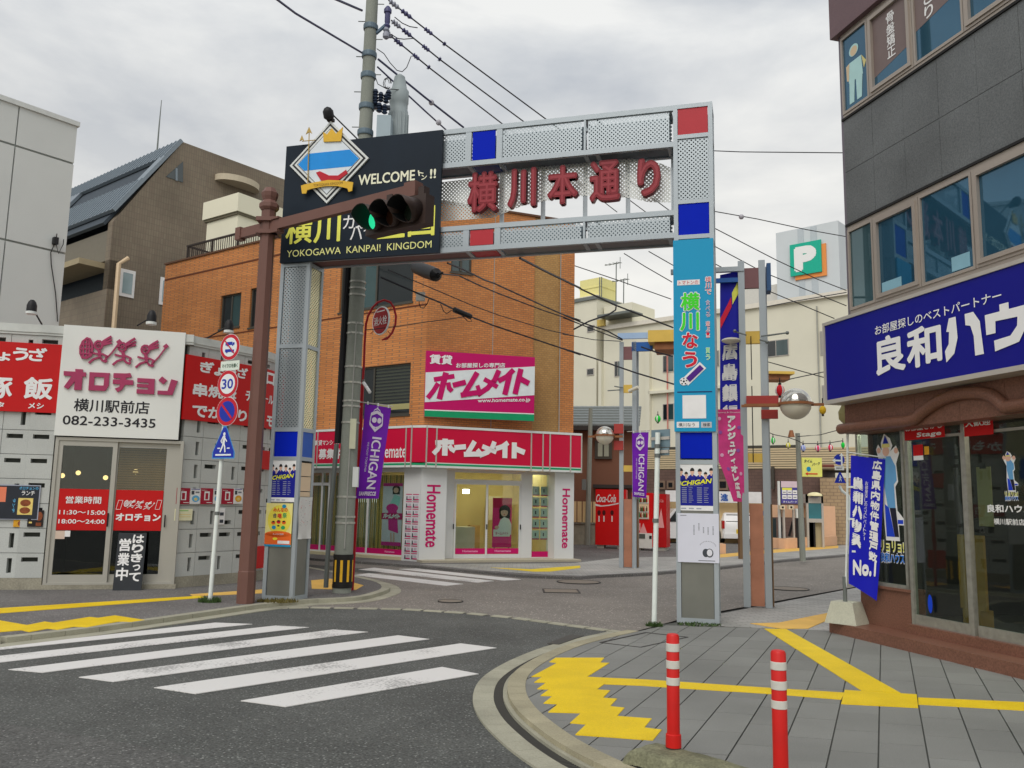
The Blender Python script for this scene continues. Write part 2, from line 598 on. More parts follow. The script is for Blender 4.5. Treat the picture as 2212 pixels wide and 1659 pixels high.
def glass_mat(name, tint=(.75, .85, .85), refl=1.0, rough=.02, clear=.9):
 m = bpy.data.materials.new(name)
 m.use_nodes = True
 t = m.node_tree
 t.nodes.remove(t.nodes['Principled BSDF'])
 tr = t.nodes.new('ShaderNodeBsdfTransparent')
 tr.inputs[0].default_value = tuple(tint) + (1,)
 gl = t.nodes.new('ShaderNodeBsdfGlossy')
 gl.inputs['Roughness'].default_value = rough
 co = t.nodes.new('ShaderNodeTexCoord')
 no = t.nodes.new('ShaderNodeTexNoise')
 no.inputs['Scale'].default_value = 1.2
 bp = t.nodes.new('ShaderNodeBump')
 bp.inputs['Strength'].default_value = .04
 bp.inputs['Distance'].default_value = .05
 t.links.new(co.outputs['Object'], no.inputs['Vector'])
 t.links.new(no.outputs['Fac'], bp.inputs['Height'])
 t.links.new(bp.outputs[0], gl.inputs['Normal'])
 fr = t.nodes.new('ShaderNodeLayerWeight')
 pw_ = t.nodes.new('ShaderNodeMath'); pw_.operation = 'POWER'; pw_.inputs[1].default_value = 5
 t.links.new(fr.outputs['Facing'], pw_.inputs[0])
 mu = t.nodes.new('ShaderNodeMath'); mu.operation = 'MULTIPLY_ADD'; mu.use_clamp = True
 mu.inputs[1].default_value = .9 * refl
 mu.inputs[2].default_value = .05 * refl
 t.links.new(pw_.outputs[0], mu.inputs[0])
 ms = t.nodes.new('ShaderNodeMixShader')
 t.links.new(mu.outputs[0], ms.inputs[0])
 t.links.new(tr.outputs[0], ms.inputs[1])
 t.links.new(gl.outputs[0], ms.inputs[2])
 t.links.new(ms.outputs[0], t.nodes['Material Output'].inputs['Surface'])
 return m
STEEL = mat('painted_steel', C(152, 160, 165), .4, .35, var=.05, scale=3)
STEEL_D = mat('grey_steel', C(105, 110, 108), .45, .4, var=.08, scale=3)
STAIN = mat('brushed_steel', C(120, 121, 115), .38, .55, var=.16, scale=2.2, bump=.05, bscale=120)
ALU = mat('aluminium', C(165, 165, 158), .4, .4, var=.05)
ALU_W = mat('anodised_frame', C(170, 165, 158), .42, .25, var=.06)
WHITE = mat('white_panel', C(198, 202, 200), .5, var=.03, scale=2)
WHITE2 = mat('white_letters', C(215, 218, 214), .5, var=.02)
BLACK = mat('black_rubber', (.012, .012, .014), .6, var=.1)
DARK = mat('dark_inside', (.01, .011, .012), .8, var=.2)
PERF = perforated('perforated_steel', C(150, 158, 162))
PERF_W = perforated('perforated_pale', C(200, 204, 200), metal=.2)
GLASS = glass_mat('window_glass', (.78, .86, .84), 1.0)
GLASS_D = mat('dark_window_glass', (.018, .035, .042), .04, 0, var=.2, scale=.8, spec=.9)
GLASS_B = mat('blue_window_glass', (.012, .07, .16), .03, 0, var=.35, scale=.7, spec=1.0)
BROWN = mat('brown_pole_paint', C(102, 72, 64), .5, var=.08, scale=4, bump=.05)
YEL = mat('yellow_tactile_paint', (.88, .60, .008), .6, var=.16, scale=2.2, bump=.3, bscale=120, fine=.1, pos=True)
YEL_F = mat('faded_yellow_tile', C(205, 165, 85), .75, var=.15, scale=2.5, bump=.3, bscale=80)
BLUE = mat('deep_blue_panel', C(0, 30, 168), .6, var=.05, spec=.1)
RED = mat('crimson_panel', C(168, 42, 52), .45, var=.05)
CONC = mat('concrete', C(150, 150, 142), .85, var=.14, scale=3, bump=.3, bscale=70, fine=.1)
# ================================================================== GROUND
ASP = asphalt_mat('dark_asphalt', (.088, .092, .086), .42, 85, dark=.72)
ASP_O = asphalt_mat('old_asphalt', (.098, .099, .094), .4, 85)
ASP_S = asphalt_mat('side_street_surface', (.195, .178, .158), .12, 60, dark=.88)
ASP_P = asphalt_mat('pavement_asphalt', (.142, .137, .132), .3, 90)
TILE = mat('grey_paver', (.238, .241, .226), .8, var=.22, scale=.9, bump=.35, bscale=170, fine=.18, pos=True, rnd=.07)
PALE = brick_mat('pale_pavers', (.34, .34, .32), (.44, .43, .41), (.22, .22, .2), .2, .1, .006, axes='XY')
KERB = mat('kerb_stone', C(148, 142, 120), .85, var=.25, scale=2.5, bump=.3, bscale=90, fine=.12, pos=True, rnd=.05)
GUT = mat('gutter_concrete', C(150, 148, 132), .85, var=.22, scale=3, bump=.3, bscale=90, fine=.12, pos=True, rnd=.05)
def worn_mat():
 m = bpy.data.materials.new('worn_white_marking')
 m.use_nodes = True
 t, P = nodes(m)
 co = t.nodes.new('ShaderNodeTexCoord')
 n = t.nodes.new('ShaderNodeTexNoise'); n.inputs['Scale'].default_value = 38; n.inputs['Detail'].default_value = 4
 w = t.nodes.new('ShaderNodeTexNoise'); w.inputs['Scale'].default_value = 1.1; w.inputs['Detail'].default_value = 5
 t.links.new(co.outputs['Object'], n.inputs['Vector']); t.links.new(co.outputs['Object'], w.inputs['Vector'])
 a = t.nodes.new('ShaderNodeMath'); a.operation = 'MULTIPLY_ADD'; a.inputs[1].default_value = 1.6
 t.links.new(w.outputs['Fac'], a.inputs[0]); t.links.new(n.outputs['Fac'], a.inputs[2])
 r = t.nodes.new('ShaderNodeMapRange')
 r.inputs['From Min'].default_value = 1.42; r.inputs['From Max'].default_value = 1.62
 r.inputs['To Min'].default_value = 0; r.inputs['To Max'].default_value = .6
 t.links.new(a.outputs[0], r.inputs['Value'])
 mx = t.nodes.new('ShaderNodeMixRGB')
 mx.inputs['Color1'].default_value = (.72, .71, .69, 1)
 mx.inputs['Color2'].default_value = (.16, .16, .155, 1)
 t.links.new(r.outputs[0], mx.inputs['Fac']); t.links.new(mx.outputs[0], P.inputs['Base Color'])
 P.inputs['Roughness'].default_value = .7
 return m
MARK = worn_mat()
RZ = -0.06
struct('ground', MB().flat([(-500,-300),(500,-300),(500,900),(-500,900)], -.085), ASP_O, base=(0,0,0), recalc=False)
bd = [(-3.75,12.55),(-2.9,12.85),(-1.53,12.85),(-.6,12.55),(.09,12.13),(.8,11.5),(1.5,10.9)]
struct('main_road', MB().flat([(-40,-30),(60,-30),(60,4),(8,11),(1.5,10.9)] + bd[::-1][1:] + [(-8,13),(-40,13)], RZ-.004), ASP, base=(0,0,0), recalc=False)
struct('side_street', MB().flat(bd + [(2.6,12.6),(8,19),(30,40),(60,80),(-60,80),(-12,20)], RZ), ASP_S, base=(0,0,0), recalc=False)
a, b = gp(*q('C2',0,690),RZ), gp(*q('C2',1100,900),RZ)
e = (b-a).normalized()
struct('old_road_surface', MB().flat([(a-e*12)[:2],(a[0],a[1]),(a+(b-a)*.5+Vector((.05,.05,0)))[:2],(b[0],b[1]),(b+e*6)[:2],(3,-10),(-14,-10)], RZ+.001), ASP_O, base=(0,0,0), recalc=False)
ks = thing('street_edge', None, None, base=(0,12,RZ), kind='structure')
stone = None
for i in range(len(bd)-1):
 A_, B_ = Vector(bd[i]), Vector(bd[i+1])
 L = (B_-A_).length
 n = max(1, int(L/.3))
 for k in range(n):
  c = A_ + (B_-A_)*((k+.5)/n)
  if stone is None:
   stone = obj('edge_stone', MB().box(-.14,.14,-.07,.07,-.03,.006), GUT, fr=W0, base=(0,0,0))
   stone.parent = ks
   o = stone
  else:
   o = inst(stone, (0,0,0), parent=ks)
  o.matrix_local = Matrix.Translation((c.x-0, c.y-12, 0)) @ Matrix.Rotation(math.atan2((B_-A_).y,(B_-A_).x),4,'Z')
def crom(P, n=6):
 out = []
 for i in range(len(P)-1):
  p0, p1, p2, p3 = P[max(i-1,0)], P[i], P[i+1], P[min(i+2,len(P)-1)]
  for k in range(n):
   t = k/n
   out.append(tuple(.5*((2*p1[j])+(-p0[j]+p2[j])*t+(2*p0[j]-5*p1[j]+4*p2[j]-p3[j])*t*t+(-p0[j]+3*p1[j]-3*p2[j]+p3[j])*t**3) for j in range(len(p1))))
 out.append(tuple(P[-1]))
 return out
def offs(P, d):
 """offset a 2d polyline to its right"""
 out = []
 for i in range(len(P)):
  a, b = Vector(P[max(i-1,0)]), Vector(P[min(i+1,len(P)-1)])
  t = (b-a).normalized()
  out.append((P[i][0]+t.y*d, P[i][1]-t.x*d))
 return out
Aarc = crom([(1.24,10.91),(.72,10.2),(.36,9.6),(0.0,8.75),(-.22,7.95),(-.27,7.21),(-.2,6.55),(-.05,5.97),(.12,5.5),(.32,5.1),(.62,4.6),(1.15,3.9),(2.0,3.0),(3.6,1.6),(6.5,-.6),(12,-4.5)], 5)
o1, o2, o3, o4 = offs(Aarc,-.17), offs(Aarc,-.245), offs(Aarc,-.28), offs(Aarc,-.43)
def band(P, Q, i, j, za, zb):
 return MB().slab([P[k] for k in range(i,j+1)] + [Q[k] for k in range(j,i-1,-1)], za, zb)
def shrink(mbx, f=.985):
 n = len(mbx.v)
 cx = sum(v[0] for v in mbx.v)/n; cy = sum(v[1] for v in mbx.v)/n
 mbx.v = [(cx+(x-cx)*f, cy+(y-cy)*f, z) for x,y,z in mbx.v]
 return mbx
gk = thing('gutter', None, None, base=(0,7,RZ), kind='structure')
kk = thing('kerb', None, None, base=(0,7,RZ), kind='structure')
for i in range(0, len(Aarc)-3, 2):
 obj('gutter_stone', shrink(band(Aarc,o1,i,i+2,RZ-.02,-.048)), GUT, gk)
 obj('kerb_stone', shrink(band(o3,o4,i,i+2,RZ-.02,.004)), KERB, kk)
obj('gutter_lip', band(o2,o3,0,len(Aarc)-1,RZ-.02,-.03), GUT, gk)
obj('gutter_base', band(o1,o2,0,len(Aarc)-1,RZ-.03,RZ-.002), DARK, gk)
gm = MB()
for i in range(1, len(Aarc)-1):
 a, b = Vector(Aarc[i]), Vector(Aarc[i+1])
 n = max(1, int((b-a).length/.022)) if i < 62 else 2
 pa, pb, qa, qb = Vector(o1[i]), Vector(o1[i+1]), Vector(o2[i]), Vector(o2[i+1])
 for k in range(n):
  t0, t1 = k/n, (k+.45)/n
  gm.slab([tuple(pa.lerp(pb,t0)),tuple(pa.lerp(pb,t1)),tuple(qa.lerp(qb,t1)),tuple(qa.lerp(qb,t0))], RZ, -.05)
obj('drain_grate', gm, mat('grate_iron', (.09,.088,.08), .7, .3), gk, kind='stuff')
pave_edge = [o4[i] for i in range(len(o4))]
rp = [(60,30),(60,-30),(20,-12)] + pave_edge[::-1] + [(1.9,11.28),(2.3,11.72),(3.07,12.63),(6.54,16.8),(14,25.8),(30,45)]
struct('pavement', MB().slab(rp[::-1], -.12, -.014), mat('paver_bedding', C(82,84,80), .9, var=.1, fine=.1), base=(4,8,-.12))
pal = [gp(1464,1347)[:2], gp(1797,1362)[:2], (12,12),(30,30),(14,25.7),(6.5,16.75),(3.07,12.6),(2.35,11.7)]
struct('pale_paving', MB().slab(pal, -.013, -.003), PALE, base=(0,0,0))
def clip(poly, a, b):
 """keep what lies left of a->b"""
 out = []
 for i in range(len(poly)):
  p, r = poly[i], poly[(i+1) % len(poly)]
  sp = (b[0]-a[0])*(p[1]-a[1])-(b[1]-a[1])*(p[0]-a[0])
  sr = (b[0]-a[0])*(r[1]-a[1])-(b[1]-a[1])*(r[0]-a[0])
  if sp >= 0: out.append(p)
  if sp*sr < 0:
   t = sp/(sp-sr)
   out.append((p[0]+(r[0]-p[0])*t, p[1]+(r[1]-p[1])*t))
 return out
pv = thing('paving', None, None, base=(2,7,0), kind='structure')
Ld, Xd = Vector((.397,.918)), Vector((.979,-.203))
O_ = Vector((2.89,6.90))
whole = None
inner = [p for p in o4 if p[1] > 1.5]
cl = [(inner[i], inner[i+1]) for i in range(0, len(inner)-1)] 
farline = (gp(1797,1362)[:2], gp(1413,1350)[:2])
stepline = ((5.6,5.0),(4.10,11.0))
ntile = 0
for i in range(-14, 14):
 for j in range(-8, 12):
  c0 = O_ + Xd*(i*.286) + Ld*(j*.572 + (i % 2)*.286)
  g1, g2 = .0052, .0035
  P = [c0+Xd*g1+Ld*g2, c0+Xd*(.286-g1)+Ld*g2, c0+Xd*(.286-g1)+Ld*(.572-g2), c0+Xd*g1+Ld*(.572-g2)]
  if P[0].y < 3.4 or P[0].y > 11.8 or P[0].x < -.6 or P[0].x > 5.6:
   continue
  Q = [tuple(p) for p in P]
  for a, b in cl:
   Q = clip(Q, a, b)
   if not Q: break
  if Q: Q = clip(Q, *farline)
  if Q: Q = clip(Q, *stepline)
  if not Q or len(Q) < 3: continue
  ar = abs(sum(Q[k][0]*Q[(k+1)%len(Q)][1]-Q[(k+1)%len(Q)][0]*Q[k][1] for k in range(len(Q))))/2
  if ar < .004: continue
  dz = random.uniform(-.0012, .0012)
  if ar > .9999*.5*abs(sum(P[k].x*P[(k+1)%4].y-P[(k+1)%4].x*P[k].y for k in range(4))):
   if whole is None:
    mbt = MB().slab([tuple(p-c0) for p in P], -.013, 0)
    whole = obj('paving_tile', mbt, TILE, base=(0,0,0))
    whole.parent = pv
    o = whole
   else:
    o = inst(whole, (0,0,0), parent=pv)
   o.location = (c0.x-2, c0.y-7, dz)
  else:
   obj('paving_tile', MB().slab(Q, -.013, dz), TILE, pv)
  ntile += 1
print('tiles', ntile)
def ypoly(z, pts, zz=0.0):
 return [gp(*q(z, *p), zz)[:2] for p in pts]
tl = thing('tactile_paving', None, None, base=(2,7,0), kind='structure')
jag = [(820,525),(1240,525),(1205,567),(1285,570),(1090,690),(1320,702),(1240,752),(1175,800),(1290,808),(1228,872),(1350,880),(1290,945),(1415,958),(1350,1030),(1650,1052),(1585,1130),(1735,1148),(1660,1240),(990,1190),(1085,1100),(945,1088),(1040,1003),(755,995),(840,925),(715,918),(795,855),(690,852),(765,797),(660,795),(740,738),(635,737),(705,688),(610,688),(835,568),(765,560)]
obj('yellow_block', MB().slab(ypoly('C3', jag), -.002, .005), YEL, tl)
s0 = [q('C3',1320,702), q('C3',1600,714), q('C4',490,738), q('C4',990,770), q('C4',965,815), q('C4',490,778), q('C3',1560,765), q('C3',1240,752)]
obj('yellow_strip', MB().slab([gp(*p)[:2] for p in s0], -.002, .005), YEL, tl)
obj('yellow_block', MB().slab(ypoly('C4', [(990,752),(1480,782),(1490,872),(965,845)]), -.002, .006), YEL, tl)
obj('yellow_strip', MB().slab(ypoly('C4', [(1490,803),(2212,835),(2500,848),(2500,903),(2212,890),(1492,850)]), -.002, .005), YEL, tl)
obj('yellow_strip', MB().slab(ypoly('C4', [(440,332),(590,335),(1370,772),(1105,757)]), -.002, .0055), YEL, tl)
obj('faded_strip', MB().slab(ypoly('C4', [(345,295),(540,290),(915,215),(925,250),(740,330),(560,332)]), -.002, .004), YEL_F, tl)
lk = [(-30,-26),(-14,-3.6),(-9.2,3.6),(-5.38,9.38),(-4.82,10.25),(-4.21,11.49),(-3.6,12.74),(-3.1,13.35),(-2.7,13.62),(-2.42,13.9),(-2.28,14.4),(-2.2,15.2),(-2.45,16.3),(-3.12,17.46),(-4.6,19.6),(-9,26),(-30,50)]
lk = lk[:3] + crom(lk[3:15], 3) + lk[15:]
struct('left_pavement', MB().slab(lk + [(-70,50),(-70,-26)], -.12, 0), ASP_P, base=(-6,12,-.12))
lo = offs(lk, .14)
kl = thing('left_kerb', None, None, base=(-4,12,RZ), kind='structure')
for i in range(1, len(lk)-2):
 a, b, c, d = Vector(lk[i]), Vector(lk[i+1]), Vector(lo[i+1]), Vector(lo[i])
 n = max(1, round((b-a).length/.6))
 if n > 14: n = 14
 for k in range(n):
  t0, t1 = k/n+.008, (k+1)/n-.008
  Q = [a.lerp(b,t0), a.lerp(b,t1), d.lerp(c,t1), d.lerp(c,t0)]
  obj('kerb_stone', MB().slab([tuple(p) for p in Q][::-1], -.12, .003), GUT, kl)
lg = offs(lk, .34)
struct('left_gutter', MB().slab([lo[i] for i in range(1,len(lk)-2)] + [lg[i] for i in range(len(lk)-3,0,-1)], -.1, RZ+.006), GUT, base=(-4,12,-.1))
tl2 = thing('tactile_paving', None, None, base=(-6,12,0), kind='structure')
obj('yellow_strip', MB().slab(ypoly('F1', [(-500,346),(0,315),(1290,235),(1340,245),(0,348),(-500,384)]), -.002, .005), YEL, tl2)
obj('yellow_block', MB().slab(ypoly('F1', [(-400,300),(0,395),(175,425),(290,402),(345,410),(580,372),(635,378),(745,362),(940,392),(850,405),(770,402),(560,440),(480,435),(380,455),(310,448),(190,470),(140,458),(0,470),(-400,500)]), -.002, .005), YEL, tl2)
obj('faded_strip', MB().slab(ypoly('F1', [(1230,225),(1700,193),(1700,218),(1250,237)]), -.002, .004), YEL_F, tl2)
obj('faded_strip', MB().slab(ypoly('F2', [(160,262),(300,250),(420,262),(560,300),(500,335),(165,325)]), -.002, .004), YEL_F, tl2)
cw = thing('zebra_crossing', None, None, base=(-1,8,RZ), kind='structure')
for Q in (((930,258),(1090,264),(0,375),(-700,446),(-700,425),(0,362)),((1190,271),(1335,278),(0,430),(-350,468),(-350,436),(0,402)),((1440,288),(1590,298),(185,474),(35,461)),
          ((1720,313),(1855,329),(490,514),(340,494)),((1990,348),(2145,367),(845,566),(665,539)),((1910,450),(2068,480),(1235,622),(1040,596))):
 obj('stripe', MB().slab(ypoly('C2', Q, RZ), RZ-.001, RZ+.005), MARK, cw)
cw2 = thing('far_zebra_crossing', None, None, base=(-1,18,RZ), kind='structure')
for Q in ([(490,222),(600,208),(1320,290),(1190,303)],[(520,180),(640,166),(1555,267),(1430,279)],[(830,176),(960,172),(1760,255),(1630,263)]):
 obj('stripe', MB().slab(ypoly('F2', Q, RZ), RZ-.001, RZ+.006), MARK, cw2)
struct('back_street', MB().flat([(-5.2,21.4),(-3.6,20.4),(-2.4,20.1),(-3.0,18.9),(-4.3,19.9),(-8,24.9),(-20,42),(-18,44)], RZ+.002), ASP, base=(0,0,0), recalc=False)
fp = [gp(*q('F2',*p))[:2] for p in ((170,92),(560,118),(990,150),(1200,170),(1500,196),(1800,222),(2000,228),(2212,232))]
fp += [gp(*q('F2',2340,222))[:2], gp(1400,1238)[:2], gp(*q('B5',70,1180))[:2], gp(*q('B5',560,1125))[:2], gp(*q('B5',1040,1085))[:2], (16.5,36),(60,95),(-60,95),(-20,45),(-7.0,25.5)]
struct('far_pavement', MB().slab(fp[::-1], -.1, -.002), ASP_P, base=(0,25,-.1))
pf = [gp(*q('F2',*p))[:2] for p in ((990,140),(1500,188),(2000,220),(2212,226))] + [gp(1400,1236)[:2], gp(*q('B5',70,1172))[:2], gp(*q('B5',560,1118))[:2], gp(*q('B5',1040,1078))[:2], gp(*q('B5',1040,1012))[:2], gp(*q('B5',420,1050))[:2], gp(*q('B5',70,1100))[:2], gp(1350,1204)[:2], gp(*q('F2',2160,130))[:2]]
struct('far_pale_paving', MB().slab(pf[::-1], -.0015, .004), PALE, base=(0,25,0))
tf = thing('far_tactile_paving', None, None, base=(1,19,0), kind='structure')
obj('faded_strip', MB().slab(ypoly('F2', [(1530,165),(1830,178),(2212,150),(2212,168),(1980,196),(1850,196)]), .004, .008), mat('far_yellow_tile', C(228,185,40), .7, var=.2, scale=4), tf)
obj('faded_strip', MB().slab(ypoly('B5', [(0,1090),(440,1050),(960,1018),(960,1036),(440,1075),(0,1115)]), .004, .008), YEL_F, tf)
IRON = mat('cast_iron', (.07,.068,.065), .6, .5, var=.2, scale=9)
def manhole(name, label, cx, r, z0=RZ+.001):
 t = thing(name, label, 'manhole cover', base=(cx[0],cx[1],z0))
 obj('cover', MB().lathe((cx[0],cx[1],z0), [(r,0),(r,.012)], 24), mat('cover_'+name, C(120,112,102), .8, var=.15, scale=8, bump=.4, bscale=40), t)
 rg = MB()
 rg.lathe((cx[0],cx[1],z0), [(r*1.07,0),(r*1.07,.016),(r*1.0,.016),(r*1.0,0)], 24, cap=False)
 obj('rim', rg, IRON, t)
manhole('manhole_cover', 'large round manhole cover in the side street before the shop door', gp(*q('F2',2200,276),RZ)[:2], .42)
manhole('manhole_cover', 'small round cover in the brown street just behind the gate', gp(*q('F2',1222,424),RZ)[:2], .19)
manhole('manhole_cover', 'bluish round manhole cover in the street right of the gate', gp(*q('B5',590,1343),RZ)[:2], .36)
c = gp(*q('F2',2065,344),RZ)
t = thing('drain_cover', 'flat square metal cover sunk in the side street', 'drain cover', base=(c.x,c.y,RZ))
obj('cover', MB().box(c.x-.3,c.x+.3,c.y-.3,c.y+.3,RZ-.01,RZ+.008), mat('square_cover', C(125,116,105), .8, var=.15, scale=8), t)
fm = MB()
for a_ in ((-.33,-.3,-.33,.33),(.3,.33,-.33,.33),(-.3,.3,-.33,-.3),(-.3,.3,.3,.33)):
 fm.box(c.x+a_[0],c.x+a_[1],c.y+a_[2],c.y+a_[3],RZ-.01,RZ+.012)
obj('frame', fm, IRON, t)
HT = [gp(*q('C3',*p)) for p in ((1205,392),(1555,432),(1960,345),(1600,305))]
t = thing('pavement_hatch', 'rectangular inspection hatch outlined in the grey pavers by the gate', 'hatch', base=tuple(HT[0]))
m_ = MB()
for i in range(4):
 a, b = HT[i], HT[(i+1) % 4]; n_ = Vector((-(b-a).y, (b-a).x, 0)).normalized()*.012
 m_.slab([tuple((a-n_)[:2]), tuple((b-n_)[:2]), tuple((b+n_)[:2]), tuple((a+n_)[:2])], .0, .0035+.0004*i)
obj('frame', m_, IRON, t)
obj('drain_grate', MB().slab(ypoly('C3', [(745,395),(950,318),(1065,328),(850,402)], -.04), -.047, -.042), mat('grate_iron'), bpy.data.objects['gutter'])
GREEN = mat('weed_leaves', (.06,.11,.03), .7, var=.4, scale=20)
def weeds(label, c, r, n, h, m=GREEN):
 b_ = MB()
 for _ in range(n):
  a_, d_ = random.uniform(0,6.28), r*math.sqrt(random.random())
  x, y = c[0]+d_*math.cos(a_), c[1]+d_*math.sin(a_)*.6
  t_, w_ = random.uniform(0,6.28), random.uniform(.006,.016)
  hh = h*random.uniform(.4,1)
  lx, ly = random.uniform(-.03,.03), random.uniform(-.03,.03)
  b_.add([(x-w_*math.cos(t_),y-w_*math.sin(t_),0),(x+w_*math.cos(t_),y+w_*math.sin(t_),0),(x+lx,y+ly,hh)], [(0,1,2)])
 obj('weeds', b_, m, label=label, cat='weeds', kind='stuff', recalc=False)
weeds('green weeds round the foot of the left sign pole', gp(453,1301), .16, 300, .1)
weeds('yellowing weeds along the foot of the left gate column', gp(600,1300), .3, 350, .06, mat('dry_weeds', (.17,.14,.04), .8, var=.4, scale=20))
weeds('green tuft at the foot of the white post by the gate', gp(1413,1353), .1, 160, .07)
weeds('moss along the base of the right gate column', gp(1510,1350), .28, 220, .035)
# ================================================================== THE GATE
G = Frame(gp(1462,1344)[:2], 90+16)
gs = lambda z, x, y, d=0.0: G.px(q(z, x, y), d)
gate = thing('street_gate', 'grey steel gateway spanning the side street with red lettering in its beam', 'gate', G, (-2.8, .22, 0))
SL, SR, DP = -6.17, .545, .45
CWL = .52
ZB, ZT = 5.215, 7.165
zc0 = gs('A5', 1000, 880)[1]
zc1 = gs('A5', 1000, 440)[1]
def frame_box(mb, x0, x1, z0, z1, y0, y1, t=.035):
 mb.box(x0, x1, y0, y1, z0, z0+t); mb.box(x0, x1, y0, y1, z1-t, z1)
 mb.box(x0, x0+t, y0, y1, z0+t, z1-t); mb.box(x1-t, x1, y0, y1, z0+t, z1-t)
def corner_posts(mb, x0, x1, z0, z1, t=.06):
 for a, b in ((x0, x0+t), (x1-t, x1)):
  for c, d in ((0, t), (DP-t, DP)):
   mb.box(a, b, c, d, z0, z1)
XR0, XR1 = 0.0, .545
def column_part(name, x0, x1, ztop, rails):
 mb = MB()
 corner_posts(mb, x0, x1, 0, ztop)
 for z in rails:
  mb.box(x0+.06, x1-.06, 0, .05, z-.03, z+.03)
  mb.box(x0+.06, x1-.06, DP-.05, DP, z-.03, z+.03)
  mb.box(x0, x0+.05, .06, DP-.06, z-.03, z+.03)
  mb.box(x1-.05, x1, .06, DP-.06, z-.03, z+.03)
 return obj(name, mb, STEEL, gate)
zz = lambda z, x, y: gs(z, x, y)[1]
zr = [zz('A5',1900,80), zz('A5',1900,290), zz('A5',1900,308), zz('A5',1900,760), zz('A5',1900,1000)]
zbl0, zbl1 = G.px((1500,990))[1], G.px((1500,934))[1]
zp0 = G.px((1500,1103))[1]; zw0 = G.px((1500,1215))[1]
cr_ = column_part('column', XR0, XR1, ZT, [zr[1], zr[3]+.0, zr[4]-.03, zbl1+.03, zbl0-.05, .03, ZT-.03])
def panel(name, x0, x1, z0, z1, y0, y1, m, par=gate):
 return obj(name, MB().box(x0, x1, y0, y1, z0, z1), m, par)
def sheet(name, x0, x1, z0, z1, y, m, par=gate):
 return obj(name, MB().rect((x0,x1,z0,z1), y), m, par, recalc=False)
def xsheet(name, x, y0, y1, z0, z1, m, par=gate):
 return obj(name, MB().add([(x,y0,z0),(x,y1,z0),(x,y1,z1),(x,y0,z1)], [(0,1,2,3)]), m, par, recalc=False)
panel('red_square', XR0+.065, XR1-.065, zr[1]+.03, ZT-.06, .012, .03, RED)
sheet('perforated_sheet', XR0+.06, XR1-.06, zr[3]+.03, zr[1]-.03, .02, PERF)
panel('blue_square', XR0+.065, XR1-.065, zr[4], zr[3]-.03, .012, .03, BLUE)
sheet('perforated_sheet', XR0+.06, XR1-.06, zr[3]+.03, ZT-.06, DP-.02, PERF)
sheet('perforated_sheet', XR0+.06, XR1-.06, zbl0, zr[4], DP-.02, PERF)
panel('blue_square', XR0+.065, XR1-.065, zbl0, zbl1, .012, .03, BLUE)
for x in (XR0+.02, XR1-.02):
 xsheet('perforated_sheet', x, .06, DP-.06, zbl0, ZT-.06, PERF)
panel('base_panel', XR0+.065, XR1-.065, .03, zbl0-.08, .016, .03, STAIN)
panel('base_panel', XR1-.03, XR1-.014, .03, zbl0-.08, .065, DP-.065, STAIN)
panel('base_panel', XR0+.014, XR0+.03, .03, zbl0-.08, .065, DP-.065, STAIN)
panel('base_panel', XR0+.065, XR1-.065, .03, zbl0-.08, DP-.03, DP-.016, STAIN)
XL0, XL1 = SL, SL+CWL
zl = [G.px((615,y))[1] for y in (572,748,925,930,986,1180)]
column_part('column', XL0, XL1, ZB, [zl[1], zl[2]-.02, zl[4]-.03, .03, ZB-.04])
sheet('perforated_sheet', XL0+.06, XL1-.06, zl[1]+.03, ZB-.06, .02, PERF)
sheet('perforated_sheet', XL0+.06, XL1-.06, zl[2]+.01, zl[1]-.03, .02, PERF)
sheet('perforated_sheet', XL0+.06, XL1-.06, zl[2]+.01, ZB-.06, DP-.02, PERF)
for za, zb in ((zl[1]+.03, ZB-.06), (zl[2]+.01, zl[1]-.03)):
 xsheet('perforated_sheet', XL1-.02, .06, DP-.06, za, zb, perforated('perforated_warm', C(205,198,160), metal=.45, rough=.3) if za > zl[1] else bpy.data.materials['perforated_warm'])  # warm colour put in for the sunset reflected on this inner side
xsheet('perforated_sheet', XL0+.02, .06, DP-.06, zl[2], ZB-.06, PERF)
panel('blue_square', XL0+.065, XL1-.065, zl[4], zl[3], .012, .03, BLUE)
panel('blue_square', XL1-.03, XL1-.012, zl[4], zl[3], .065, DP-.065, mat('side_blue', C(8,80,175), .4))
panel('base_panel', XL0+.065, XL1-.065, .03, zl[4]-.06, .016, .03, STAIN)
SAND = mat('sandstone_sheet', C(222,190,160), .6, var=.05)
zs = [zz('E5',690,130), zz('E5',690,360), zz('E5',690,608), zz('E5',690,700)]
panel('base_panel', XL1-.03, XL1-.016, .03, zs[3], .065, DP-.065, STAIN)
for i in range(3):
 panel('pale_tile', XL1-.03, XL1-.012, zs[i+1]+.006, zs[i]-.006, .065, DP-.065, SAND)
panel('base_panel', XL0+.014, XL0+.03, .03, zl[3], .065, DP-.065, STAIN)
panel('base_panel', XL0+.065, XL1-.065, .03, zl[3], DP-.03, DP-.016, STAIN)
mb = MB()
for z0, z1 in ((ZB, zc0), (zc1, ZT)):
 for y0, y1 in ((0, .06), (DP-.06, DP)):
  mb.box(SL, XR0, y0, y1, z0, z0+.075); mb.box(SL, XR0, y0, y1, z1-.075, z1)
divs = [gs('A5',x,y)[0] for x, y in ((300,350),(522,350),(1138,250))]
for z0, z1 in ((ZB, zc0), (zc1, ZT)):
 for k, x in enumerate(divs):
  w = .045 if k < 2 else .015
  mb.box(x-w, x+w, .004, .05, z0+.075, z1-.075)
  mb.box(x-w, x+w, DP-.05, DP-.004, z0+.075, z1-.075)
 mb.box(SL, SL+.06, 0, DP, z0, z1)
for x in [SL+.03]+divs+[-1.1, -.06]:
 for z in (ZB+.01, zc0-.05, zc1+.01, ZT-.05):
  mb.box(x-.03, x+.03, .06, DP-.06, z, z+.04)
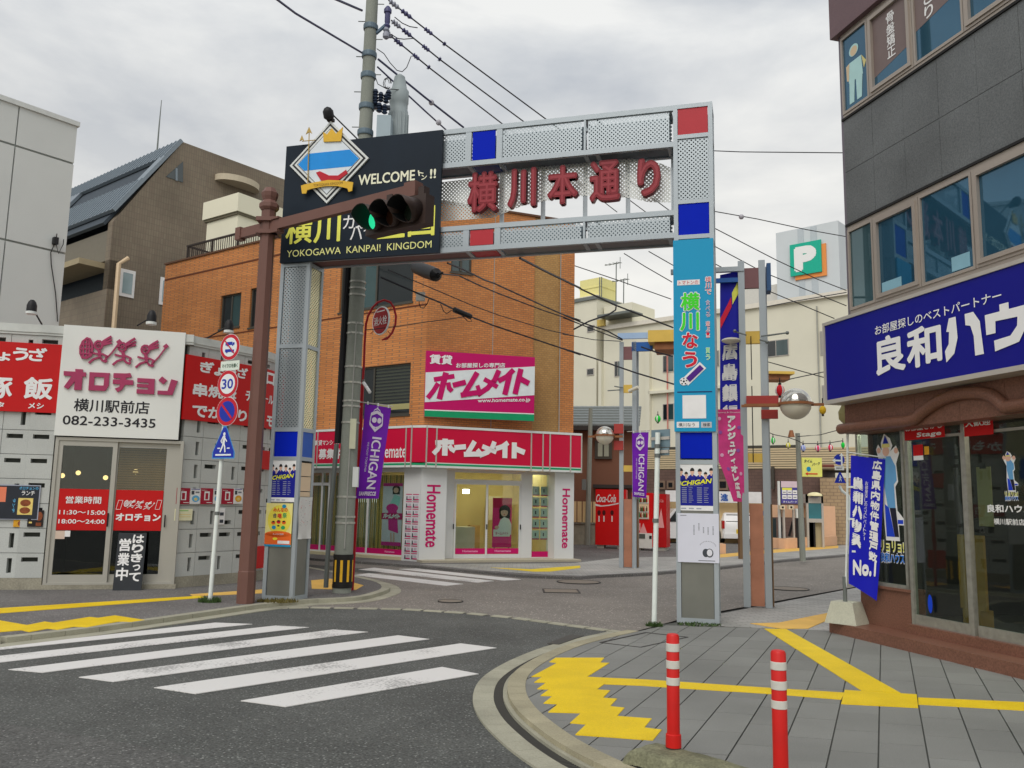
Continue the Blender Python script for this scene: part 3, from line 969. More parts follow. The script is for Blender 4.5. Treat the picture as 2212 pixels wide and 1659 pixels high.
mb.box(SL, SL+.06, 0, DP, zc0, zc1)
obj('beam', mb, STEEL, gate)
SHADE_SHEET = mat('shade_grey', C(86,100,108), .6)  # added sheets; their grey stands in for the dark hollow behind the holes
def fill(z0, z1, cols):
 xs = [SL+.06] + divs + [XR0-.01]
 for i in range(4):
  a, b = xs[i]+(.045 if i else 0), xs[i+1]-.045
  if cols[i]:
   panel(cols[i][0], a+.02, b-.02, z0+.085, z1-.085, .012, .03, cols[i][1])
  else:
   sheet('perforated_sheet', a, b, z0+.07, z1-.07, .025, PERF)
  sheet('perforated_sheet', a, b, z0+.07, z1-.07, DP-.025, PERF)
  sheet('shade_sheet', a, b, z0+.02, z1-.07, .24, SHADE_SHEET)
fill(ZB, zc0, [None, ('red_square', RED), None, None])
fill(zc1, ZT, [None, ('blue_square', BLUE), None, None])
sheet('shade_sheet', XR0+.06, XR1-.06, zbl0, ZT-.08, .24, SHADE_SHEET)
sheet('shade_sheet', XL0+.06, XL1-.06, zl[2], ZB-.06, .24, SHADE_SHEET)
SOFF = mat('brown_soffit', C(96,62,58), .5, var=.1)
def zsheet(name, x0, x1, z, m, y0=.05, y1=DP-.05):
 return obj(name, MB().add([(x0,y0,z),(x1,y0,z),(x1,y1,z),(x0,y1,z)], [(0,1,2,3)]), m, gate, recalc=False)
PERF_Z = perforated('perforated_soffit', C(110,108,108), .05, .26)
zsheet('soffit', SL+.06, divs[0]-.04, ZB+.02, mat('dark_soffit', C(105,75,72), .5))
panel('soffit', divs[0]+.05, divs[1]-.05, ZB+.015, ZB+.03, .06, DP-.06, RED)
zsheet('soffit', divs[1]+.05, XR0, ZB+.02, mat('grey_soffit', C(112,110,112), .45, .3))
zsheet('soffit', SL+.06, divs[0]-.04, zc1+.02, mat('upper_soffit', C(90,100,108), .45, .3))
panel('soffit', divs[0]+.05, divs[1]-.05, zc1+.015, zc1+.03, .06, DP-.06, mat('blue_soffit', C(20,60,120), .4))
zsheet('soffit', divs[1]+.05, XR0, zc1+.02, bpy.data.materials['upper_soffit'])
for x, y in ((545,700),(840,700),(1142,700),(1450,700)):
 s_ = gs('A5', x, y, -.36)[0]
 obj('mullion', MB().box(s_-.03, s_+.03, .34, .38, zc0, zc1), STEEL, gate)
obj('mullion', MB().box(-.06, 0, .3, DP, zc0, zc1), STEEL, gate)
yb = -.33
def gpoly(pts, z='A5', d=yb):
 return [gs(z, x, y, d) for x, y in pts]
top = [(600,535),(700,510),(860,478),(1000,460),(1150,450),(1300,448),(1450,452),(1600,468),(1690,490),(1757,520)]
bot = [(1757,770),(1600,768),(1470,738),(1300,725),(1150,722),(1000,735),(850,760),(700,790),(560,845),(480,880),(100,905)]
scr = gpoly(top + bot + [(100,625),(300,600),(420,580),(540,560)])
obj('arched_screen', MB().face(scr, .33), PERF_W, gate, recalc=False)
LET = mat('letter_red', C(116,20,32), .4, var=.08)
NEON = mat('neon_tube', C(140,50,58), .3, var=.05)
lets = (('横',300,512,562,835), ('川',588,790,535,800), ('本',872,1092,515,778), ('通',1175,1396,478,757), ('り',1515,1688,462,722))
for ch, x0, x1, y0, y1 in lets:
 a = G.px(q('A5', x0, y0), -.12); b = G.px(q('A5', x1, y1), -.12)
 w = b[0]-a[0]
 mb = MB()
 text(mb, ch, (a[0], b[0], b[1], a[1]), .20, th=.11, bold=.06)
 lo_ = obj('letter', mb, LET, gate, label='raised red letter ' + ch)
 mb = MB()
 text(mb, ch, (a[0]+w*.07, b[0]-w*.07, b[1]+w*.07, a[1]-w*.07), .086, bold=-.012)
 obj('neon_tube', mb, NEON, lo_, recalc=False)
bt = [(617,313),(954.7,284),(949,547),(617-10.5,566.5)]
B = [G.px(p, .07) for p in bt]
bx0, bx1 = (B[0][0]+B[3][0])/2, (B[1][0]+B[2][0])/2
bz0, bz1 = (B[2][1]+B[3][1])/2, (B[0][1]+B[1][1])/2
wb = thing('welcome_board', 'black signboard with yellow lettering fixed to the left end of the gate beam', 'signboard', G, ((bx0+bx1)/2, -.05, bz0))
NAVY = mat('board_black', C(18,30,42), .5, var=.3, scale=1.2, spec=.2)
obj('panel', MB().box(bx0, bx1, -.07, -.02, bz0, bz1), NAVY, wb)
YL = mat('yellow_letters', C(236,232,90), .5, var=.03)
CR = mat('cream_letters', C(232,232,190), .5, var=.03)
WL = mat('plain_white_letters', C(228,230,232), .5, var=.03)
bp = lambda x0,y0,x1,y1: (lambda a,b:(a[0],b[0],b[1],a[1]))(G.px(q('A4',x0,y0),.08), G.px(q('A4',x1,y1),.08))
m_ = MB(); text(m_, 'WELCOME', bp(815,640,1312,688), -.075, bold=.03); obj('lettering', m_, CR, wb, recalc=False)
r = bp(1342,600,1388,645); m_ = MB(); text(m_, 'ト', r, -.075, bold=.03, shear=-.2)
text(m_, 'ン', bp(1370,640,1418,680), -.075, bold=.03); text(m_, '!!', bp(1447,588,1498,668), -.075, bold=.03); obj('lettering', m_, CR, wb, recalc=False)
m_ = MB()
for ch, b4 in (('横',(178,1005,400,1240)),('川',(425,1005,650,1228)),('王',(985,930,1222,1190)),('国',(1258,925,1485,1172))):
 text(m_, ch, bp(*b4), -.075, bold=.024)
obj('lettering', m_, YL, wb, recalc=False)
m_ = MB()
for ch, b4 in (('カ',(680,1000,775,1112)),('ン',(790,1000,880,1105)),('パ',(743,1085,850,1208)),('イ',(862,1085,915,1172))):
 text(m_, ch, bp(*b4), -.075, bold=.01)
obj('lettering', m_, WL, wb, recalc=False)
m_ = MB()
a, b = G.px(q('A4',180,1338),.08), G.px(q('A4',1460,1250),.08)
h_ = (G.px(q('A4',1460,1222),.08)[1]-G.px(q('A4',1460,1285),.08)[1])
zz_ = (a[1]+b[1])/2
text(m_, 'YOKOGAWA  KANPAI!  KINGDOM', (a[0], b[0], zz_-h_/2, zz_+h_/2), -.075, bold=.004)
obj('lettering', m_, mat('pale_yellow_letters', C(226,220,140), .5), wb, recalc=False)
P4 = lambda x, y: G.px(q('A4', x, y), .10)
dia = [P4(208,552), P4(560,168), P4(905,490), P4(540,895)]
cc = (sum(p[0] for p in dia)/4, sum(p[1] for p in dia)/4)
hw, hh = (dia[2][0]-dia[0][0])/2, (dia[1][1]-dia[3][1])/2
def dm(k): return [(cc[0]-hw*k, cc[1]), (cc[0], cc[1]+hh*k), (cc[0]+hw*k, cc[1]), (cc[0], cc[1]-hh*k)]
em = obj('emblem', MB().prism(dm(1), -.1, -.072), WHITE, wb)
obj('outline', MB().prism(dm(.93), -.104, -.1), mat('emblem_black', (.012,.014,.018), .5), em)
obj('outline', MB().prism(dm(.87), -.108, -.104), WHITE, em)
obj('outline', MB().prism(dm(.80), -.110, -.108), bpy.data.materials['emblem_black'], em)
obj('field', MB().prism(dm(.78), -.112, -.110), mat('emblem_field', C(200,208,218), .5), em)
k = .77; z0_, z1_ = cc[1]-hh*.17, cc[1]+hh*.24
def at_z(z): return hw*(k-abs(z-cc[1])/hh)
obj('blue_band', MB().prism([(cc[0]-at_z(z0_),z0_),(cc[0]+at_z(z0_),z0_),(cc[0]+hw*k,cc[1]),(cc[0]+at_z(z1_),z1_),(cc[0]-at_z(z1_),z1_),(cc[0]-hw*k,cc[1])], -.114, -.112), mat('emblem_blue', C(20,130,205), .5), em)
GOLD = mat('emblem_gold', C(200,160,50), .45, .1)
cw_ = [(512,270),(545,290),(588,235),(625,285),(685,225),(668,350),(515,355)]
obj('crown', MB().prism([P4(*p) for p in cw_], -.135, -.12), GOLD, em)
rb = [(320,745),(350,735),(440,715),(560,695),(680,700),(780,715),(770,790),(740,800),(730,770),(640,748),(540,748),(430,768),(375,785),(365,815),(330,815)]
obj('ribbon', MB().prism([P4(*p) for p in rb], -.15, -.135), GOLD, em)
m_ = MB(); ra, rb2 = P4(430,752), P4(690,712)
text(m_, 'YOKOGAWA KINGDOM', (ra[0], rb2[0], (ra[1]+rb2[1])/2-.022, (ra[1]+rb2[1])/2+.022), -.152); obj('lettering', m_, mat('brown_print', C(110,80,30), .6), em, recalc=False)
tr_ = MB()
a, b = P4(375,720), P4(388,260)
tr_.tube([(a[0],-.13,a[1]),(b[0],-.13,b[1])], .009, 6)
tr_.prism([P4(360,290), P4(388,225), P4(415,285), P4(388,270)], -.14, -.125)
tr_.prism([P4(305,350), P4(325,300), P4(345,350), P4(325,338)], -.14, -.125)
c1, c2 = P4(325,350), P4(440,350)
tr_.tube([(c1[0],-.13,c1[1]),(c2[0],-.13,c2[1]+.02)], .008, 6)
obj('trident', tr_, mat('old_gold', C(165,140,80), .4, .3), em)
obj('collar', MB().prism([P4(445,625),P4(480,612),P4(560,650),P4(640,650),P4(710,600),P4(725,630),P4(640,695),P4(560,700),P4(490,695)], -.125, -.113), mat('emblem_crimson', C(170,25,40), .5), em)
sx, sz = P4(560,150)
sp = thing('spotlight', 'black spotlight perched on the diamond emblem above the black board', 'spotlight', G, (sx, -.1, sz))
IB = mat('black_metal', (.018,.018,.02), .5, .2)
obj('lamp_head', MB().lathe((sx,-.12,sz+.02), [(.05,-.03),(.085,.0),(.085,.1),(.05,.15),(.0001,.17)], 12, rot=Matrix.Rotation(.5,3,'X')), IB, sp, smooth=True)
a, b = G.px(q('A4',610,130),0), G.px(q('A4',800,320),0)
obj('arm', MB().tube([(a[0],-.06,a[1]),(b[0],.1,b[1])], .012, 6), IB, sp)
obj('bracket', MB().box(sx-.05,sx+.05,-.1,-.02,sz-.02,sz+.03), IB, sp)
SKIN = mat('print_skin', C(205,165,145), .6)
HAIR = mat('print_hair', (.02,.018,.018), .6)
P_BLUE = mat('print_blue', C(14,22,130), .5)
P_WHITE = mat('print_white', C(215,215,215), .6)
P_GREY = mat('print_grey', C(150,155,170), .6)
P_YG = mat('print_lime', C(225,240,40), .6)
def season_poster(label, r, fr, y):
 """team poster: six players over a lime title on blue, two columns of dates"""
 x0, x1, z0, z1 = r
 W, Hh = x1-x0, z1-z0
 t = thing('team_poster', label, 'poster', fr, ((x0+x1)/2, y, z0), group='team posters on the gate columns')
 obj('sheet', MB().box(x0, x1, y, y+.006, z0, z1), P_BLUE, t)
 fx = lambda u, v: (x0+W*u, z0+Hh*v)
 m = MB()
 m.use(P_WHITE).rect((x0, x1, z0+Hh*.66, z1), y-.002)
 m.use(P_WHITE).rect((x0, x1, z0, z0+Hh*.10), y-.002)
 for u, v, k in ((.1,.80,1),(.24,.735,.85),(.4,.80,1.1),(.6,.79,1.05),(.75,.735,.85),(.9,.81,1)):
  m.use(P_BLUE).face([fx(u-.13,.60),fx(u+.13,.60),fx(u+.11,v-.10),fx(u+.04,v-.06),fx(u-.04,v-.06),fx(u-.11,v-.10)], y-.003)
  m.use(SKIN).ell(fx(u,v), W*.048*k, Hh*.055*k, y-.004, 14)
  m.use(SKIN).rect((x0+W*(u-.02),x0+W*(u+.02),z0+Hh*(v-.09),z0+Hh*v), y-.0036)
  m.use(HAIR).face([(x0+W*u+W*.055*k*math.cos(i*math.pi/8), z0+Hh*(v+.012)+Hh*.062*k*math.sin(i*math.pi/8)) for i in range(9)], y-.0046)
 m.use(P_YG); text(m, 'ICHIGAN', (x0+W*.06, x1-W*.1, z0+Hh*.53, z0+Hh*.63), y-.0055, bold=.05, shear=.25, rise=.11)
 m.use(P_GREY); text(m, 'WE FIGHT TOGETHER 2017', (x0+W*.26, x1-W*.32, z0+Hh*.505, z0+Hh*.525), y-.0055, rise=.1)
 for k in range(8):
  z = z0+Hh*(.46-k*.042)
  for u0 in (.12, .52):
   m.use(P_GREY).rect((x0+W*u0, x0+W*(u0+.13), z, z+Hh*.013), y-.003)
   m.rect((x0+W*(u0+.18), x0+W*(u0+.18+random.uniform(.07,.13)), z+Hh*.002, z+Hh*.011), y-.003)
 m.use(P_GREY)
 for u in (.1,.3,.5): m.rect((x0+W*u, x0+W*(u+.13), z0+Hh*.03, z0+Hh*.055), y-.003)
 obj('print', m, P_WHITE, t, recalc=False)
 return t
def grect(z, x0, y0, x1, y1, d=.0, fr=None):
 fr = fr or G
 a, b = fr.px(q(z,x0,y0), d), fr.px(q(z,x1,y1), d)
 return (a[0], b[0], b[1], a[1])
season_poster('blue team poster with lime title low on the right gate column', (XR0+.02, XR1-.03, G.px((1500,1103),.01)[1], G.px((1500,998),.01)[1]), G, .008)
season_poster('blue team poster with lime title above the orange poster, left gate column', (XL0+.015, XL1-.05, G.px((608,1084),.01)[1], G.px((610,991),.01)[1]), G, .008)
r = (XR0+.02, XR1+.01, G.px((1500,1215),.02)[1], G.px((1500,1109),.02)[1])
wp = thing('notice_sheet', 'large white notice with small drawing low on the right gate column', 'notice', G, (r[0]+.2, 0, r[2]))
obj('sheet', MB().box(r[0], r[1], -.012, -.004, r[2], r[3]), mat('paper_lilac', C(196,198,210), .6, var=.03), wp)
m = MB().use(mat('ink_grey', C(110,112,120), .7))
W, Hh = r[1]-r[0], r[3]-r[2]
for i, (u, v, l) in enumerate(((.86,.74,.18),(.74,.72,.16),(.63,.72,.14),(.52,.8,.15),(.40,.76,.22))):
 for k in range(int(l*40)):
  m.rect((r[0]+W*(u-.014), r[0]+W*(u+.014), r[2]+Hh*(v-k*.026-.014), r[2]+Hh*(v-k*.026)), -.014)
m.rect((r[0]+W*.07, r[0]+W*.22, r[3]-Hh*.05, r[3]-Hh*.038), -.014)
m.rect((r[0]+W*.5, r[0]+W*.9, r[2]+Hh*.035, r[2]+Hh*.05), -.014)
for k in range(13):
 a_ = .3+k*.2
 m.rect((r[0]+W*(.72+.2*math.cos(a_)), r[0]+W*(.735+.2*math.cos(a_)), r[2]+Hh*(.3+.13*math.sin(a_)), r[2]+Hh*(.315+.13*math.sin(a_))), -.014)
m.use(mat('ink_dark', C(60,64,72), .7)).ell((r[0]+W*.68, r[2]+Hh*.2), W*.08, Hh*.085, -.014)
m.ell((r[0]+W*.77, r[2]+Hh*.2), W*.09, Hh*.09, -.0145)
m.use(mat('paper_lilac2', C(205,206,214), .6)).ell((r[0]+W*.77, r[2]+Hh*.205), W*.065, Hh*.07, -.015)
obj('print', m, P_WHITE, wp, recalc=False)
r = (XL0-.005, XL1-.075, G.px((598,1181),.02)[1], G.px((602,1087),.02)[1])
op = thing('festival_poster', 'orange and yellow festival poster on the left gate column', 'poster', G, (r[0]+.2, 0, r[2]))
obj('sheet', MB().box(r[0], r[1], -.006, .004, r[2], r[3]), mat('print_cream', C(235,205,130), .6), op)
W, Hh = r[1]-r[0], r[3]-r[2]
m = MB(); F_ = lambda u0,u1,v0,v1:(r[0]+W*u0, r[0]+W*u1, r[2]+Hh*v0, r[2]+Hh*v1)
m.use(mat('print_yellow', C(245,200,70), .6)).ell((r[0]+W*.52, r[2]+Hh*.62), W*.44, Hh*.34, -.0075)
m.use(mat('print_teal', C(25,130,170), .6)).rect(F_(0,1,0,.05), -.0085)
m.use(mat('print_orange', C(225,95,30), .6)).rect(F_(0,1,.05,.3), -.0085)
m.ell((r[0]+W*.5, r[2]+Hh*.29), W*.48, Hh*.07, -.0085)
m.use(P_WHITE).rect(F_(.5,.95,.07,.14), -.0095); text(m, 'みんなの夏祭', F_(.3,.72,.27,.305), -.0095)
m.use(mat('print_gold', C(250,205,50), .6)).ell((r[0]+W*.4, r[2]+Hh*.18), W*.09, Hh*.03, -.0095)
m.use(mat('print_red', C(205,30,30), .6)); text(m, 'みんなの', F_(.28,.82,.80,.90), -.0095, bold=.03)
m.use(mat('print_navy', C(20,40,90), .6)); text(m, '合', F_(.27,.42,.66,.77), -.0095, bold=.03)
m.use(mat('print_red', C(205,30,30), .6)); text(m, '唱', F_(.45,.6,.65,.76), -.0095, bold=.03)
m.use(mat('print_green', C(40,150,90), .6)); text(m, '祭', F_(.64,.8,.66,.78), -.0095, bold=.03)
for u, v, c in ((.3,.55,'print_orange'),(.5,.57,'print_red'),(.7,.56,'print_orange'),(.5,.46,'print_gold'),(.33,.44,'print_teal'),(.68,.44,'print_green'),(.68,.93,'print_teal')):
 m.use(bpy.data.materials[c]).ell((r[0]+W*u, r[2]+Hh*v), W*.08, Hh*.045, -.0095, 12)
m.use(HAIR)
for u, v in ((.3,.57),(.5,.59),(.7,.58),(.5,.48)): m.ell((r[0]+W*u, r[2]+Hh*v), W*.05, Hh*.02, -.0105, 10)
obj('print', m, P_WHITE, op, recalc=False)
t = thing('sketch_sheet', 'crumpled white sheet of sketches on the inner side of the left column', 'poster', G, (XL1+.01, .22, zz('E5',650,1400)))
z0, z1 = zz('E5',650,1390)+.0, zz('E5',670,700)
m = MB()
NX = 10
for i in range(NX+1):
 for j in range(NX+1):
  yy = .04+(DP-.06)*i/NX
  m.v.append((XL1+.008+.006*math.sin(i*1.3+j*.7)+(.02*math.sin(i*.9) if j == 0 else 0), yy, z0+(z1-z0)*j/NX))
for i in range(NX):
 for j in range(NX):
  m.f.append([i*(NX+1)+j,(i+1)*(NX+1)+j,(i+1)*(NX+1)+j+1,i*(NX+1)+j+1]); m.m.append(0)
obj('sheet', m, mat('paper_white', C(205,204,200), .6, var=.04), t, recalc=False, smooth=True)
m = MB()
for k in range(46):
 yy, zz2 = random.uniform(.07,DP-.05), random.uniform(z0+.18,z1-.03)
 m.use(random.choice([mat('ink_grey',(.1,.1,.1)), mat('print_red',(.5,.05,.05)), mat('ink_dark',(.05,.05,.05))]))
 w_, h2 = random.uniform(.004,.013), random.uniform(.004,.014)
 m.add([(XL1+.018,yy,zz2),(XL1+.018,yy+w_,zz2),(XL1+.018,yy+w_,zz2+h2),(XL1+.018,yy,zz2+h2)], [(0,1,2,3)])
obj('print', m, P_WHITE, t, recalc=False)
g2 = lambda x, y, d=.05: G.px(q('B2', x, y), d)
bl = (XR0-.01, XR1-.01, G.px((1500,932),.03)[1], G.px((1500,516.5),.03)[1])
nb = thing('vertical_banner', 'long sky blue banner with green and red lettering on the right column', 'banner', G, (.27, -.02, bl[2]))
SKYB = mat('banner_blue', C(12,138,180), .5, var=.04, scale=1.5)
obj('panel', MB().box(bl[0], bl[1], -.03, -.008, bl[2], bl[3]), SKYB, nb)
m = MB()
PW = mat('banner_white', C(220,222,222), .6)
def b2(x0, y0, x1, y1):
 a, b = g2(x0,y0,.03), g2(x1,y1,.03)
 return (a[0], b[0], b[1], a[1])
def outlined(ch, r, col, g=.012, bold=.05, **k):
 m.use(PW); text(m, ch, (r[0]-g, r[1]+g, r[2]-g, r[3]+g), -.034, bold=bold+.07, **k)
 m.use(col); text(m, ch, r, -.038, bold=bold, **k)
LG = mat('banner_green', C(60,200,40), .6); BR = mat('banner_red', C(190,20,45), .6); BP = mat('banner_purple', C(70,20,120), .6)
m.use(PW); m.rect(b2(232,392,415,424), -.033)
m.use(BR); text(m, 'トマトンの', b2(245,398,402,420), -.036)
outlined('横', b2(262,495,415,632), LG); outlined('川', b2(255,655,410,795), LG)
outlined('な', b2(275,815,400,940), BR); outlined('う', b2(275,970,395,1095), BR)
m.use(PW); m.stroke([g2(430,1085), g2(305,1205)], .12, -.033)
m.use(BP); m.stroke([g2(425,1095), g2(325,1190)], .075, -.037)
c_ = g2(285,1208); m.use(PW); m.ell(c_, .055, .055, -.0375)
m.use(mat('print_dark', (.02,.02,.03), .6)); m.ell(c_, .016, .016, -.039, 6)
for k in range(5): m.ell((c_[0]+.038*math.cos(k*1.257+.3), c_[1]+.038*math.sin(k*1.257+.3)), .011, .011, -.039, 6)
m.use(PW); column(m, '横川で', b2(455,360,512,510), -.035, bold=.07)
m.use(BR); column(m, '横川で', b2(460,364,507,506), -.037)
for y0, y1, s_, cc2 in ((550,690,'食べる',BP),(720,860,'遊ぶ!',BR),(935,1040,'買う',LG)):
 m.use(PW); column(m, s_, b2(462,y0,500,y1), -.035, bold=.06)
 m.use(cc2); column(m, s_, b2(465,y0+3,497,y1-3), -.037)
m.use(mat('print_navy', C(20,40,90))); m.rect(b2(232,1292,515,1296), -.033)
m.use(PW); m.rect(b2(275,1322,467,1508), -.033)
m.rect(b2(228,1537,410,1583), -.033); m.use(mat('banner_grey', C(175,178,182), .6)); m.rect(b2(425,1537,512,1583), -.033)
m.use(mat('ink_dark', (.05,.05,.05))); text(m, '横川なう', b2(242,1545,375,1575), -.036); text(m, '検索', b2(440,1546,500,1574), -.036)
obj('print', m, PW, nb, recalc=False)
# ================================================================== LEFT SHOP (block wall that bends away to the right)
SP = [gp(*p)[:2] for p in ((0,1274),(120,1273.5),(362,1271.6),(518,1259),(600,1247))]
LA = FrameP(SP[0], SP[1]); LB = FrameP(SP[1], SP[2]); LC = FrameP(SP[2], SP[3]); LD = FrameP(SP[3], SP[4])
LD_az = math.degrees(math.atan2(SP[4][0]-SP[3][0], SP[4][1]-SP[3][1]))
dist = lambda a, b: math.hypot(b[0]-a[0], b[1]-a[1])
LBw, LCw, LDw = dist(SP[1],SP[2]), dist(SP[2],SP[3]), dist(SP[3],SP[4])+.15
SH = 4.27
BLK = mat('concrete_block', C(172,175,172), .85, var=.12, scale=1.6, bump=.2, bscale=90, fine=.08, pos=True, rnd=.04)
FND = mat('stained_foundation', C(140,136,122), .9, var=.3, scale=3.5, bump=.4, bscale=40, fine=.15)
shop = thing('block_shop', 'low grey concrete block shop with slotted blocks and a wide glass door', 'shop', LB, (1.0, .3, 0))
def shop_part(name, mb, m, fr, parent=None, **k):
 """mesh given in another wall frame, parented to the shop"""
 f0, b0 = REC['block_shop']
 T = (f0.M @ Matrix.Translation(b0)).inverted() @ fr.M
 mb.v = [tuple(T @ Vector(v) + b0) for v in mb.v]
 return obj(name, mb, m, parent or shop, **k)
BW = .392
def block_mesh(kind):
 w, g, t = BW, .004, .1
 x0, x1, z0, z1 = g, w-g, g, w-g
 if kind == 0: a = (.07,.31,.255,.325)
 elif kind == 1: a = (.07,.31,.075,.145)
 elif kind == 2: a = (.255,.325,.08,.31)
 elif kind == 3: a = (.07,.14,.08,.31)
 m = MB()
 m.box(x0,x1,0,t,z0,a[2]); m.box(x0,x1,0,t,a[3],z1); m.box(x0,a[0],0,t,a[2],a[3]); m.box(a[1],x1,0,t,a[2],a[3])
 return m
BKM = {}
def blocks(fr, n, x_off, az_rel, pat, rows=10, z0=.18, skip=None):
 f0, b0 = REC['block_shop']
 T = (f0.M @ Matrix.Translation(b0)).inverted() @ fr.M
 for i in range(n):
  for j in range(rows):
   if skip and skip(i, j): continue
   k = pat[(i*3 + j*5 + (i*j) % 3) % len(pat)]
   M4 = T @ Matrix.Translation((x_off+i*BW, 0, z0+j*BW))
   if k not in BKM:
    o = obj('wall_block', block_mesh(k), BLK, base=(0,0,0)); o.parent = shop; BKM[k] = o
   else:
    o = inst(BKM[k], (0,0,0), parent=shop)
   o.matrix_parent_inverse = Matrix.Identity(4)
   o.matrix_basis = M4
pat = [0,2,1,3,2,0,0,3,1,2]
dl = LB.px((92,1262))[0]; dr = LB.px((376,1257))[0]
nL = 9
xb = dl - .02 - BW*1  
blocks(LB, 1, dl-.02-BW, 0, pat)
LAe = LA.loc(LB.world((dl-.02-BW, 0, 0)))[0]
blocks(LA, nL, LAe-nL*BW, 0, pat)
nR = int(LCw/BW)
off_c = LC.loc(LB.world((dr+.03, 0, 0)))[0]
blocks(LC, int((LCw-off_c)/BW)+1, off_c, 0, pat[::-1])
endc = off_c + (int((LCw-off_c)/BW)+1)*BW
pe = LC.world((endc, 0, 0))
LD = Frame(pe[:2], LD_az - 3)
blocks(LD, 4, 0, 0, pat)
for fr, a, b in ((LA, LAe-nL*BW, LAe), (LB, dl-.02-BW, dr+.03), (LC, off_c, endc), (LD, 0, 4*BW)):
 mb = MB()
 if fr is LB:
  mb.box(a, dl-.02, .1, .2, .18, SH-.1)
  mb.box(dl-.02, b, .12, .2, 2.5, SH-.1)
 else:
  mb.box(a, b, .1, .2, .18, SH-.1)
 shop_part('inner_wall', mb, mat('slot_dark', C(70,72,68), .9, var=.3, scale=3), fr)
 mb = MB()
 if fr is LB:
  mb.box(a, dl-.02, .0, .3, -.02, .18); mb.box(dl-.02, b, -.02, .3, -.02, .075)
 else:
  mb.box(a, b, .0, .3, -.02, .182)
 shop_part('foundation', mb, FND, fr)
 shop_part('coping', MB().box(a-.01, b+.01, -.02, .25, SH-.17, SH-.13).box(a-.01, b+.01, -.035, .26, SH-.13, SH), mat('coping_metal', C(185,188,184), .5, var=.1), fr)
body = MB().slab([(LA.world((LAe-nL*BW,.2,0)))[:2], LB.world((dl,.2,0))[:2], LB.world((dr,.2,0))[:2], LC.world((endc,.2,0))[:2], LD.world((4*BW,.25,0))[:2], (-5.6,22.5), (-13.5,20.5)], SH-.22, SH-.12)
body.v = [tuple(LB.loc(v)) for v in body.v]
obj('roof', body, CONC, shop)
side = FrameP(LD.world((4*BW,0,0))[:2], (-5.6,22.5))
shop_part('side_wall', MB().box(0, 5.5, 0, .2, 0, SH-.15), BLK, side)
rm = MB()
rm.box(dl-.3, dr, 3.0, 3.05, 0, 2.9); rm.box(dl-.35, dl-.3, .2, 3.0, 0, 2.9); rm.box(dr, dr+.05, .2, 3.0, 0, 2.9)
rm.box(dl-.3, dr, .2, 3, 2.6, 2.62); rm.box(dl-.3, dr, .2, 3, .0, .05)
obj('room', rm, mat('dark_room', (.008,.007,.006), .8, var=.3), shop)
SILV = mat('door_aluminium', C(160,158,150), .45, .3, var=.05, scale=3)
rz = lambda z,x0,y0,x1,y1,d=0: grect(z,x0,y0,x1,y1,d,LB)
fz1 = LB.px(q('D6',1200,1420))[1]; fz0 = .075
fr_ = MB(); 
fr_.box(dl, dl+.05, -.02, .14, fz0, fz1); fr_.box(dr-.05, dr, -.02, .14, fz0, fz1); fr_.box(dl+.05, dr-.05, -.02, .14, fz1-.05, fz1); fr_.box(dl+.05, dr-.05, -.02, .14, fz0, fz0+.03)
obj('door_frame', fr_, SILV, shop)
def leaf(x0, x1, y, gx0, gx1, gz0, gz1):
 d = MB()
 d.box(x0, gx0, y, y+.04, fz0+.03, fz1-.05); d.box(gx1, x1, y, y+.04, fz0+.03, fz1-.05)
 d.box(gx0, gx1, y, y+.04, fz0+.03, gz0); d.box(gx0, gx1, y, y+.04, gz1, fz1-.05)
 o = obj('door', d, SILV, shop)
 obj('pane', MB().box(gx0, gx1, y+.015, y+.025, gz0, gz1), GLASS, o)
 return o
g1 = rz('D7', 600, 1, 1105, 1230); gt = LB.px(q('D6',950,1500))[1]
xa = LB.px(q('D7',560,1200))[0]; xm = LB.px(q('D7',1110,1200))[0]; xn = LB.px(q('D7',1175,1200))[0]; xc = LB.px(q('D7',1702,1200))[0]
door1 = leaf(dl+.05, xn-.02, .0, xa, xm, g1[2], gt)
door2 = leaf(xm+.01, dr-.05, .05, xn, xc, g1[2], gt)
FILM = mat('red_film', C(178,8,10), .5, var=.04)
fz = (LB.px(q('D7',900,750))[1], LB.px(q('D7',900,305))[1])
film = MB().use(FILM).box(xa+.005, xm-.005, -.002, .012, fz[0], fz[1])
fo = obj('film', film, FILM, door1)
m = MB()
def dt(s, x0,y0,x1,y1, **k): text(m, s, rz('D7',x0,y0,x1,y1,.01), -.006, **k)
dt('営業時間',712,380,1090,466, bold=.02); dt('11:30～15:00',640,530,1135,585, bold=.02); dt('18:00～24:00',632,628,1128,682, bold=.02)
obj('lettering', m, WL, door1, recalc=False)
obj('film', MB().box(xn+.005, xc-.005, .04, .062, fz[0], fz[1]), FILM, door2)
m = MB(); r_ = rz('D7',1252,565,1732,655,-.03)
text(m, 'オロチョン', r_, .036, bold=.06)
sr = rz('D7',1345,420,1670,525,-.03)
m.use(WL)
obj('lettering', m, WL, door2, recalc=False)
obj('handle', MB().tube([(xn-.075,-.03,1.0),(xn-.075,-.03,1.22)], .012, 8), IB, door1)
obj('handle', MB().tube([(xc+.05,.02,1.0),(xc+.05,.02,1.2)], .01, 8), IB, door2)
obj('stickers', MB().rect(rz('D7',600,755,695,845,.01), -.004), mat('sticker_cream', C(195,175,160), .6), door1)
obj('stickers', MB().rect(rz('D7',700,755,755,820,.01), -.004), P_WHITE, door1)
